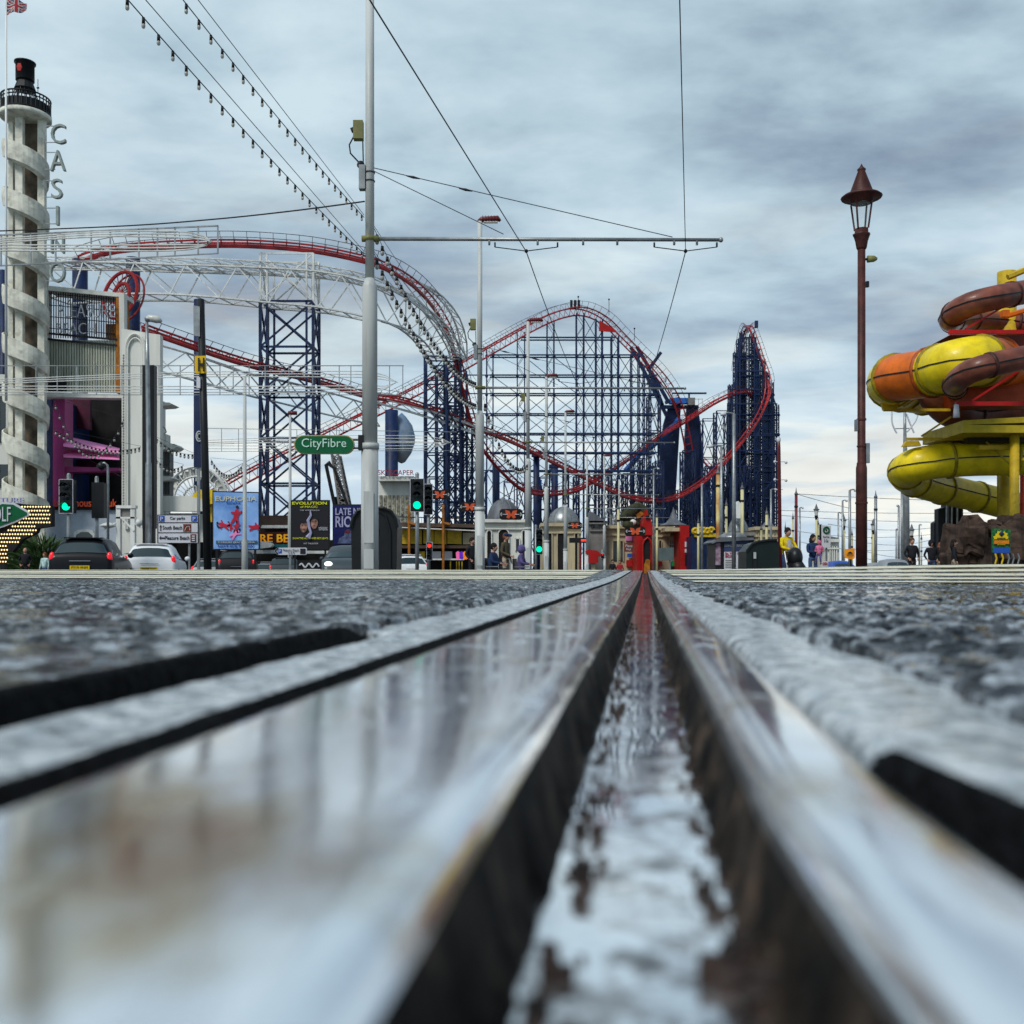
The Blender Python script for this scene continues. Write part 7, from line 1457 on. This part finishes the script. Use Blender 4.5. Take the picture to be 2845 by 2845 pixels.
# ---------------------------------------------------------------- cars
def car(label, px, Y, rz, paint_m, L=4.0, W_=1.72, H=1.46, kind='hatch', front=False, plate='yellow', group='cars on the road', reg=None, dx=0.0):
    """local frame: y forward, x right. rear bumper at y=-L/2"""
    b = base(px, Y); t = thing('parked_car', label, 'car', b, rz, group)
    hw = W_/2; S_ = L/4.0; k = H/1.46
    if kind == 'suv': st = [(-2.0, .80, .62, .64, .7), (-1.96, .86, 1.0, 1.02, .80), (-1.86, .90, 1.03, 1.10, .76), (-1.70, .92, 1.02, 1.38, .66), (-1.45, .92, 1.00, 1.46, .64), (-.3, .93, .97, 1.46, .64), (.35, .93, .95, 1.40, .62), (.62, .93, .95, 1.22, .66), (1.05, .92, .95, .98, .76), (1.7, .88, .86, .90, .72), (1.95, .80, .66, .70, .66), (2.0, .74, .5, .52, .6)]
    else: st = [(-2.0, .74, .55, .57, .62), (-1.97, .80, .86, .88, .70), (-1.92, .84, .95, .97, .72), (-1.62, .86, .95, 1.30, .60), (-1.42, .86, .93, 1.42, .57), (-.5, .86, .90, 1.46, .56), (.15, .86, .88, 1.41, .55), (.42, .86, .87, 1.28, .57), (1.0, .85, .88, .90, .68), (1.6, .82, .78, .81, .66), (1.9, .74, .62, .65, .58), (2.0, .66, .48, .50, .50)]
    s = MB(); s.smooth = True; vs = []; fs = []; q = hw/0.86; rows = []
    for (y, w, zb, zr, rw) in st:
        y *= S_; w *= q; rw *= q; zb *= k; zr *= k; zr = max(zr, zb+0.02); zm = min(.55*k, zb*0.7)
        r = [(w*.90, .20), (w*.985, .34), (w, zm), (w*.985, zb-.05), (w*.95, zb)]; up = zr-zb
        r += [(w*.95+(rw-w*.95)*.85, zb+up*.85), (rw*.93, zr-up*.05), (rw*.5, zr+0.015*k), (0, zr+0.02*k)]
        rows.append([(x, y, z) for x, z in r]+[(-x, y, z) for x, z in reversed(r[:-1])])
    m = len(rows[0]); vs = [p for r in rows for p in r]
    for i in range(len(rows)-1):
        for j in range(m-1): fs.append((i*m+j, (i+1)*m+j, (i+1)*m+j+1, i*m+j+1))
    fs.append(tuple(range(m))); fs.append(tuple((len(rows)-1)*m+j for j in reversed(range(m)))); s.add(vs, fs); s.build('body', paint_m, t, world=False)
    def patch(quad, nm, mt, off=0.010, sh=0.06, par=None):
        c = sum((Vector(v) for v in quad), Vector())/len(quad); n = (Vector(quad[1])-Vector(quad[0])).cross(Vector(quad[2])-Vector(quad[0])).normalized()
        if n.dot(c-Vector((0, 0, .7))) < 0: n = -n
        s = MB(); vv_ = [c+(Vector(v)-c)*(1-sh)+n*off for v in quad]; s.add(vv_+[v-n*0.03 for v in vv_], [tuple(range(len(quad)))]+[(a, (a+1) % len(quad), (a+1) % len(quad)+len(quad), a+len(quad)) for a in range(len(quad))]); return s.build(nm, mt, par or t, world=False)
    def strip(i0, i1, nm):       # glass across the car between two stations, standing 1.5 cm proud
        A, B = rows[i0], rows[i1]; sg = -1 if A[0][1] < 0 else 1; s = MB(); s.smooth = True; vs = []; cs = list(range(4, m-4)); n = len(cs)
        for f in (0.10, 0.5, 0.93):
            for j in cs:
                p = Vector(A[j]).lerp(Vector(B[j]), f); vs.append((p.x*(0.95 if f < .4 else .93 if f < .7 else .9), p.y+sg*0.016, p.z+0.012))
        s.add(vs, [(r*n+c, r*n+c+1, (r+1)*n+c+1, (r+1)*n+c) for r in range(2) for c in range(n-1)]); s.build(nm, M['carglass'], t, world=False)
    cab = [i for i in range(len(st)) if st[i][3]-st[i][2] > 0.25]; a, b_ = cab[0], cab[-1]
    strip(a-1, a, 'rear_window'); 
    strip(b_+1, b_, 'windscreen')
    for sd in (0, 1):
        f = (lambda r, j: r[j]) if sd == 0 else (lambda r, j: r[m-1-j])
        mid = (a+b_)//2
        patch([f(rows[a], 4), f(rows[mid], 4), f(rows[mid], 6), f(rows[a], 6)], 'side_window', M['carglass'], 0.012, 0.10)
        patch([f(rows[mid], 4), f(rows[b_], 4), f(rows[b_], 6), f(rows[mid], 6)], 'side_window', M['carglass'], 0.012, 0.10)
    R1 = [(x, y, z) for (x, y, z) in ()]
    for sx in (-1, 1):
        zl = (0.93 if kind != 'suv' else 1.0)*k
        s = MB(); s.smooth = True; ly = -L/2+0.07
        s.ball((sx*hw*.88, ly+.05, zl-.05), .14, 8, .6, .7, 1.2)
        o = s.build('tail_light', M['tail'], t, world=False)
        s = MB(); s.smooth = True; fy = L/2-0.10; hz = (.70 if kind != 'suv' else .78)*k
        s.ball((sx*hw*.72, fy-0.02, hz), .12, 8, 1.3, .7, .8); s.build('headlight', M['head'] if front else M['lens'], t, world=False)
        s = MB(); s.smooth = True; s.ball((sx*(hw+.09), .50*S_, .98*k), .10, 6, .9, .6, .8); s.build('door_mirror', paint_m, t, world=False)
        for wy in (-1.22*S_, 1.22*S_):
            s = MB(); s.smooth = True; s.tube([(sx*(hw-.16), wy, .31), (sx*(hw+.005), wy, .31)], .315, 18); w = s.build('wheel', M['rubber'], t, world=False)
            s = MB(); s.tube([(sx*(hw-.05), wy, .31), (sx*(hw+.012), wy, .31)], .20, 12); s.build('rim', M['chrome'], w, world=False)
    s = MB(); s.box((0, -L/2-.01, .34), (W_*.86, .10, .24)); s.build('rear_bumper', M['black'] if front else paint_m, t, world=False)
    s = MB(); s.box((0, -L/2-.035, .62*k), (.52, .03, .11)); p = s.build('number_plate', M['plate'], t, world=False)
    if reg: s = MB(); s.text(reg, (0, -L/2-.055, .62*k), .42, .07, 0.003); s.build('plate_letters', M['ink'], p, world=False)
    s = MB(); s.bar((-.28, -L/2-.02, .80*k), (.28, -L/2-.02, .80*k), .012); s.build('tailgate_trim', M['chrome'], t, world=False)
    if not front:
        s = MB(); s.tube([(0.02, -L/2+.13*S_, 1.02*k), (.26, -L/2+.16*S_, 1.07*k)], .010, 5); s.build('rear_wiper', M['black'], t, world=False)
        s = MB(); yy = st[4][0]*S_; s.box((0, yy-.06, st[4][3]*k+0.02), (W_*.60, .18, .03)); s.build('spoiler', paint_m, t, world=False)
    else:
        s = MB(); s.box((0, L/2-.02, .52*k), (W_*.50, .05, .16)); s.build('grille', M['black'], t, world=False)
    return t
def paintm(n, c, metal=0.3): return mat(n, c, 0.38, metal*0.4, var=0.05, coat=0.12, spec=0.2)
BK, WH, SV, GY, DK = paintm('black_car_paint', (0.004, 0.0045, 0.007)), paintm('white_car_paint', (0.82, 0.84, 0.86), 0), paintm('silver_car_paint', (0.30, 0.32, 0.34), 0.5), paintm('grey_car_paint', (0.055, 0.07, 0.08), 0.5), paintm('dark_van_paint', (0.018, 0.018, 0.022))
car('glossy black hatchback seen from behind with red tail lights and a yellow plate', 262, 30.6, 0.20, BK, reg='FY19 VNM', H=1.50, W_=1.72)
car('white hatchback seen from behind beside the black car', 438, 34.5, 0.20, WH, L=3.9, W_=1.64, H=1.44, reg='MX08 DVY')
car('silver estate behind the leaning black post', 592, 54, 0.15, SV, H=1.42)
car('dark people carrier seen from behind between the silver cars', 662, 53, 0.22, DK, kind='suv', H=1.78, W_=1.85, L=4.4)
car('small pale car, low, between the dark vehicles under the chevron sign', 738, 61, 0.2, SV, H=1.42, W_=1.6)
car('dark estate car seen from behind under the white chevron sign', 792, 60, 0.2, GY, kind='suv', H=1.60, W_=1.75)
car('grey off-roader facing the camera with bright headlights', 968, 42, pi+0.12, GY, kind='suv', H=1.65, W_=1.9, L=4.6, front=True)
car('white car with a red rear just right of the black bin', 1122, 50, 0.3, WH, H=1.5)
BL = paintm('blue_car_paint', (0.02, 0.07, 0.35))
car('small bright blue car facing the camera, left of the heritage lamp', 2338, 62, pi-0.06, BL, front=True, H=1.45, W_=1.68)
car('pale grey car half hidden just right of the heritage lamp', 2436, 66, pi-0.1, SV, front=True, H=1.42)
car('silver car facing the camera by the turbine pole', 2487, 60, pi-0.12, SV, front=True, H=1.5, W_=1.75)
for o in bpy.data.objects:
    if o.name.startswith('headlight') and o.parent and 'off-roader' not in o.parent.get('label', ''): o.data.materials.clear(); o.data.materials.append(M['lens'])
# ---------------------------------------------------------------- people
def skin_mesh(vs, es, rs, nm, m, parent, extra=None, sub=1):
    me = bpy.data.meshes.new(nm); me.from_pydata(vs, es, []); o = bpy.data.objects.new(nm, me); COL.objects.link(o)
    mo = o.modifiers.new('s', 'SKIN'); mo.use_smooth_shade = True
    for i, d in enumerate(me.skin_vertices[0].data): d.radius = (rs[i], rs[i]*0.85); d.use_root = (i == 0)
    ms = o.modifiers.new('u', 'SUBSURF'); ms.levels = sub; ms.render_levels = sub
    dg = bpy.context.evaluated_depsgraph_get(); ev = o.evaluated_get(dg); r = bpy.data.meshes.new_from_object(ev); r.name = nm
    vv_ = [tuple(v.co) for v in r.vertices]; ff = [tuple(p.vertices) for p in r.polygons]; bpy.data.objects.remove(o); bpy.data.meshes.remove(me); bpy.data.meshes.remove(r)
    s = MB(); s.smooth = True; s.add(vv_, ff)
    if extra: extra(s)
    return s.build(nm, m, parent, world=False)
def person(label, px, Y, H=1.75, rz=0.0, top=None, legs=None, hair=None, pose=None, hood=False, cap=None, bald=False, sleeves=True, skirt=False, wide=1.0, z=None, hands=True, parent_only=False, grp='pedestrians'):
    """rz 0 faces the camera (-y); joints in metres for a 1.75 m figure"""
    b = list(base(px, Y)); 
    if z is not None: b[2] = z
    t = thing('person', label, 'person', b, rz, grp); k = H/1.75
    J = dict(pel=(0, 0, .95), sp=(0, .01, 1.12), ch=(0, .01, 1.33), nk=(0, .015, 1.46), hb=(0, 0, 1.54), ht=(0, -.01, 1.66),
             sL=(-.17, .01, 1.40), eL=(-.24, .03, 1.12), wL=(-.25, -.06, .88), hL=(-.25, -.09, .80), sR=(.17, .01, 1.40), eR=(.24, .03, 1.12), wR=(.25, -.06, .88), hR=(.25, -.09, .80),
             pL=(-.09, 0, .90), kL=(-.10, -.02, .50), aL=(-.10, .02, .09), tL=(-.11, -.14, .04), pR=(.09, 0, .90), kR=(.10, -.02, .50), aR=(.10, .02, .09), tR=(.11, -.14, .04))
    J.update(pose or {}); names = list(J); V = {n: (J[n][0]*k*(1 if n[0] in 'ekahwpt' else 1), J[n][1]*k, J[n][2]*k) for n in names}
    rad = dict(pel=.10, sp=.095, ch=.10, nk=.05, hb=.065, ht=.075, sL=.05, eL=.037, wL=.026, hL=.03, sR=.05, eR=.037, wR=.026, hR=.03, pL=.075, kL=.05, aL=.035, tL=.03, pR=.075, kR=.05, aR=.035, tR=.03)
    E = [('pel', 'sp'), ('sp', 'ch'), ('ch', 'nk'), ('nk', 'hb'), ('hb', 'ht'), ('ch', 'sL'), ('sL', 'eL'), ('eL', 'wL'), ('wL', 'hL'), ('ch', 'sR'), ('sR', 'eR'), ('eR', 'wR'), ('wR', 'hR'), ('pel', 'pL'), ('pL', 'kL'), ('kL', 'aL'), ('aL', 'tL'), ('pel', 'pR'), ('pR', 'kR'), ('kR', 'aR'), ('aR', 'tR')]
    def mk(sel, scale, nm, m, extra=None, shift=None):
        ns = [n for n in names if n in sel]; ix = {n: i for i, n in enumerate(ns)}
        return skin_mesh([(shift or {}).get(n, V[n]) for n in ns], [(ix[a], ix[c]) for a, c in E if a in ix and c in ix], [rad[n]*k*(scale(n) if callable(scale) else scale) for n in ns], nm, m, t, extra)
    hd = Vector(V['ht'])*0.55+Vector(V['hb'])*0.45; fwd = (Vector((0, -1, 0)))
    if 'face' in (pose or {}): fwd = Vector(pose['face']).normalized(); V.pop('face', None)
    def face(s):
        s.ball(hd+Vector((0, 0, 0.0)), .098*k, 10, .82, .95, 1.22)
        sd = Vector((-fwd.y, fwd.x, 0)); s.ball(hd+fwd*.098*k-Vector((0, 0, .01*k)), .017*k, 5, 1, 1, 1.6)
        for q in (-1, 1): s.ball(hd+sd*.08*k*q, .022*k, 5, .6, 1, 1.4)
        for hn, wn in (('hL', 'wL'), ('hR', 'wR')):
            h = Vector(V[hn]); d = (h-Vector(V[wn])); d = d.normalized() if d.length > 1e-4 else Vector((0, 0, -1)); c = d.cross(Vector((0, 1, 0.3))); c = c.normalized() if c.length > 1e-3 else Vector((1, 0, 0)); n = d.cross(c)
            for f in range(4):
                o = c*(f-1.5)*.018*k; L_ = (.075, .085, .08, .062)[f]*k; s.tube([h+o, h+o+d*L_*.55, h+o+d*L_*.85+n*.03*k], [.010*k, .009*k, .007*k], 5)
            s.tube([h-d*.02*k, h+c*.045*k+d*.02*k, h+c*.05*k+d*.05*k], [.012*k, .010*k, .008*k], 5)
    names = [n for n in names if n != 'face']
    mk(set(names), 1.0, 'body', M['skin'], face)
    s = MB(); sd = Vector((-fwd.y, fwd.x, 0))
    for q in (-1, 1): s.ball(hd+fwd*.088*k+sd*.032*k*q+Vector((0, 0, .018*k)), .010*k, 4)
    s.build('eye', M['ink'], t, world=False) if False else None
    wd = wide
    upper = {'pel', 'sp', 'ch', 'nk', 'sL', 'eL', 'wL', 'sR', 'eR', 'wR', 'pL', 'pR'}
    mk(upper, lambda n: {'pel': 1.28*wd, 'sp': 1.30*wd, 'ch': 1.25*wd, 'nk': 1.1, 'sL': 1.35, 'sR': 1.35, 'eL': 1.5, 'eR': 1.5, 'wL': 1.5, 'wR': 1.5, 'pL': 1.15*wd, 'pR': 1.15*wd}.get(n, 1), 'jacket', top)
    if legs: mk({'pel', 'pL', 'kL', 'aL', 'pR', 'kR', 'aR'}, lambda n: {'pel': 1.05, 'pL': 1.18, 'pR': 1.18, 'kL': 1.35, 'kR': 1.35}.get(n, 1.45), 'trousers', legs)
    for a, c in (('aL', 'tL'), ('aR', 'tR')):
        s = MB(); s.smooth = True; A_, B_ = Vector(V[a]), Vector(V[c]); s.tube([A_+(A_-B_)*0.25-Vector((0, 0, .03)), A_-Vector((0, 0, .02)), B_], [.04*k, .055*k, .04*k], 8); s.build('shoe', M['rubber'], t, world=False)
    s = MB(); s.smooth = True
    if hood: s.ball(hd+Vector((0, 0, .02*k))-fwd*.035*k, .135*k, 10, .92, .98, 1.15); s.build('hood', top, t, world=False)
    elif not bald:
        s.ball(hd+Vector((0, 0, .035*k))-fwd*.022*k, .108*k, 10, .92, 1.0, 1.12)
        if hair and hair[1]: s.tube([hd-fwd*.05*k, hd-fwd*.07*k-Vector((0, 0, .12*k)), hd-fwd*.06*k-Vector((0, 0, hair[1]*k))], [.10*k, .09*k, .05*k], 8)
        s.build('hair', hair[0] if hair else M['ink'], t, world=False)
    if cap:
        s = MB(); s.smooth = True; s.lathe(hd+Vector((0, 0, .055*k)), [(.108*k, 0), (.10*k, .05*k), (.05*k, .085*k), (.01, .09*k)], 12); s.tube([hd+fwd*.08*k+Vector((0, 0, .07*k)), hd+fwd*.18*k+Vector((0, 0, .055*k))], [.05*k, .04*k], 6); s.build('cap', cap, t, world=False)
    return t, V, k
cl = lambda n, c: mat(n, c, 0.85, var=0.25, vs=9)
hairb, hairbr, hairg = cl('black_hair', (0.012, 0.010, 0.009)), cl('brown_hair', (0.10, 0.045, 0.02)), cl('auburn_hair', (0.22, 0.08, 0.035))
jy, jeans, jd, jn = cl('yellow_jacket_cloth', (0.75, 0.55, 0.01)), cl('blue_jeans', (0.05, 0.09, 0.20)), cl('black_coat_cloth', (0.012, 0.013, 0.018)), cl('navy_coat_cloth', (0.015, 0.035, 0.10))
pk, pu, be, gn, mint = cl('pink_coat', (0.62, 0.16, 0.30)), cl('purple_hood_cloth', (0.11, 0.09, 0.24)), cl('beige_trousers', (0.40, 0.34, 0.25)), cl('grey_shirt', (0.36, 0.36, 0.38)), cl('mint_jacket', (0.48, 0.66, 0.64))
olive = cl('olive_coat', (0.09, 0.075, 0.045))
push = dict(eL=(-.24, -.10, 1.14), wL=(-.12, -.33, 1.08), hL=(-.10, -.40, 1.07), eR=(.26, -.10, 1.14), wR=(.16, -.33, 1.05), hR=(.15, -.40, 1.04), hb=(0, -.04, 1.53), ht=(0, -.09, 1.63))
t, V, k = person('man in a bright yellow jacket pushing a black pushchair', 2186, 31.0, 1.80, 0.35, jy, jeans, (hairb, 0), push, wide=1.15)
s = MB(); s.smooth = True; s.tube([(0, -.125, 1.40), (0, -.14, 1.15), (0, -.12, 1.0)], [.07, .09, .08], 8); s.build('shirt', gn, t, world=False)
def pushchair():
    t = thing('pushchair', 'black hooded pushchair in front of the man in yellow', 'pushchair', base(2208, 30.3)); b = Vector(base(2208, 30.3)); t.location = b
    s = MB(); s.smooth = True; s.ball((0, 0, .86), .27, 12, .85, 1.05, 1.15); s.build('hood', M['black'], t, world=False)
    s = MB(); s.smooth = True; s.tube([(0, .1, .75), (0.05, -.1, .55), (.1, -.35, .5)], [.22, .24, .16], 8); s.build('seat', M['black'], t, world=False)
    s = MB(); s.tube([(-.22, .3, 1.05), (-.22, .1, .7), (-.24, -.3, .2)], .018, 5); s.tube([(.22, .3, 1.05), (.22, .1, .7), (.24, -.3, .2)], .018, 5); s.bar((-.22, .3, 1.05), (.22, .3, 1.05), .02); s.bar((-.22, .3, .12), (-.22, .0, .6), .015); s.bar((.22, .3, .12), (.22, 0, .6), .015); s.bar((-.24, -.1, .45), (.24, -.1, .45), .015); s.build('frame', M['galv'], t, world=False)
    for x in (-.24, .24):
        for y in (-.32, .3): s = MB(); s.smooth = True; s.tube([(x-.02, y, .12), (x+.02, y, .12)], .12, 14); s.build('wheel', M['rubber'], t, world=False)
pushchair()
hold = dict(eR=(.20, -.12, 1.15), wR=(.22, -.30, 1.18), hR=(.18, -.36, 1.20), eL=(-.20, -.08, 1.14), wL=(0.02, -.30, 1.12), hL=(.06, -.33, 1.12), ht=(.03, -.03, 1.65), face=(.5, -.8, 0))
person('woman in a navy jacket and jeans carrying a child', 2258, 33.5, 1.68, 0.1, jn, jeans, (hairb, .22), hold)
b = base(2270, 33.2)
person('small child in a pink hooded coat held in the arms of the woman', 2276, 33.1, 0.95, -0.5, pk, pu, (hairbr, 0), dict(kL=(-.12, -.25, .75), aL=(-.14, -.2, .42), tL=(-.14, -.3, .36), kR=(.12, -.25, .75), aR=(.14, -.2, .42), tR=(.14, -.3, .36), wL=(-.1, -.3, 1.1), hL=(-.06, -.36, 1.1), wR=(.2, -.3, 1.1), hR=(.16, -.36, 1.1)), hood=True, z=b[2]+0.50, wide=1.3)
walk = dict(kL=(-.10, -.14, .52), aL=(-.10, -.08, .12), tL=(-.11, -.24, .06), kR=(.10, .04, .50), aR=(.10, .22, .12), tR=(.11, .08, .03))
pock = dict(eL=(-.27, .05, 1.14), wL=(-.20, -.10, .97), hL=(-.17, -.13, .93), eR=(.27, .05, 1.14), wR=(.20, -.10, .97), hR=(.17, -.13, .93))
person('stout man in a dark navy coat, hands in pockets, by the turbine pole', 2534, 39.5, 1.80, 0.1, jd, jd, (hairbr, 0), dict(pock, **walk), wide=1.35)
person('woman in a dark hooded coat and jeans walking beside the stout man', 2588, 40.5, 1.74, -0.1, jd, jeans, None, dict(pock), hood=True, wide=1.1)
person('person in a black coat and beige trousers beside the dark slabs', 2613, 42.0, 1.70, 0.2, jd, be, (hairg, 0.1), pock, wide=1.15)
person('long-haired woman in black turned sideways in front of the rocks', 2651, 36.6, 1.62, 1.3, jd, be, (hairb, 0.32), walk, wide=1.1)
person('bald man in a black coat at the far left below the golf sign', 70, 47, 1.75, 0.3, jd, jd, None, pock, bald=True, wide=1.35)
person('auburn-haired woman in a mint white jacket at the far left', 124, 50, 1.62, -0.2, mint, jeans, (hairg, 0.18), None, wide=1.25)
person('standing man in a dark cap and olive coat between the second and third masts', 1405, 34.0, 1.82, 1.1, olive, be, (hairg, 0), dict(wL=(-.15, -.25, 1.0), hL=(-.13, -.3, .98), ht=(0, -.05, 1.64)), cap=jn, wide=1.2)
sit = dict(pel=(0, .05, .55), sp=(0, .06, .75), ch=(0, .03, .95), nk=(0, .02, 1.08), hb=(0, -.01, 1.15), ht=(0, -.03, 1.26), sL=(-.17, .02, 1.02), eL=(-.24, -.05, .78), wL=(-.16, -.28, .74), hL=(-.14, -.34, .72), sR=(.17, .02, 1.02), eR=(.24, -.05, .78), wR=(.16, -.28, .74), hR=(.14, -.34, .72), pL=(-.10, .02, .52), kL=(-.12, -.42, .55), aL=(-.12, -.48, .14), tL=(-.12, -.62, .1), pR=(.10, .02, .52), kR=(.12, -.42, .55), aR=(.12, -.48, .14), tR=(.12, -.62, .1))
person('person in a purple hooded coat seated in a wheelchair', 1450, 33.8, 1.80, 1.35, pu, jn, None, sit, hood=True, wide=1.2)
person('person in a dark navy coat seated low behind the wheelchair user', 1372, 32.5, 1.85, 1.2, jn, jd, (hairb, 0), sit, wide=1.75)
person('figure in a black coat half hidden behind the second mast', 1312, 36, 1.74, 0.8, jd, jd, (hairb, 0), pock, wide=1.4)
def wheelchair(px, Y, label):
    t = thing('wheelchair', label, 'wheelchair', base(px, Y), 1.35, 'wheelchairs')
    for x in (-.30, .30):
        s = MB(); s.tube([(x, .12+.30*math.cos(a), .31+.30*math.sin(a)) for a in np.linspace(0, 2*pi, 24, endpoint=False)], .018, 5, closed=True); w = s.build('wheel', M['rubber'], t, world=False)
        s = MB()
        for a in np.linspace(0, pi, 8, endpoint=False): s.bar((x, .12+.3*math.cos(a), .31+.3*math.sin(a)), (x, .12-.3*math.cos(a), .31-.3*math.sin(a)), .004)
        s.build('spokes', M['galv'], w, world=False)
        s = MB(); s.smooth = True; s.tube([(x-.01, -.45, .09), (x+.01, -.45, .09)], .09, 10); s.build('caster', M['rubber'], t, world=False)
    s = MB(); s.box((0, 0, .47), (.46, .44, .05)); s.build('seat', M['black'], t, world=False); s = MB(); s.box((0, .24, .72), (.46, .04, .46)); s.build('backrest', M['black'], t, world=False)
    s = MB()
    for x in (-.25, .25): s.tube([(x, .42, .95), (x, .26, .93), (x, .24, .4), (x, -.25, .4), (x, -.5, .15)], .014, 5); s.bar((x, .2, .68), (x, -.2, .68), .02)
    s.bar((-.25, 0, .42), (.25, 0, .42), .014); s.bar((-.25, -.5, .15), (.25, -.5, .15), .02); s.build('frame', M['galv'], t, world=False)
wheelchair(1450, 33.8, 'wheelchair under the purple-hooded person'); wheelchair(1372, 32.5, 'wheelchair under the navy-coated person')
person('distant shopper in a dark coat by the cream shops', 1702, 68, 1.7, 0.3, jd, be, (hairb, 0), walk, wide=1.2)
person('distant shopper in a red coat by the cream shops', 1722, 69, 1.68, -0.3, cl('red_coat', (0.35, 0.02, 0.03)), jd, (hairbr, .1), None, wide=1.3)
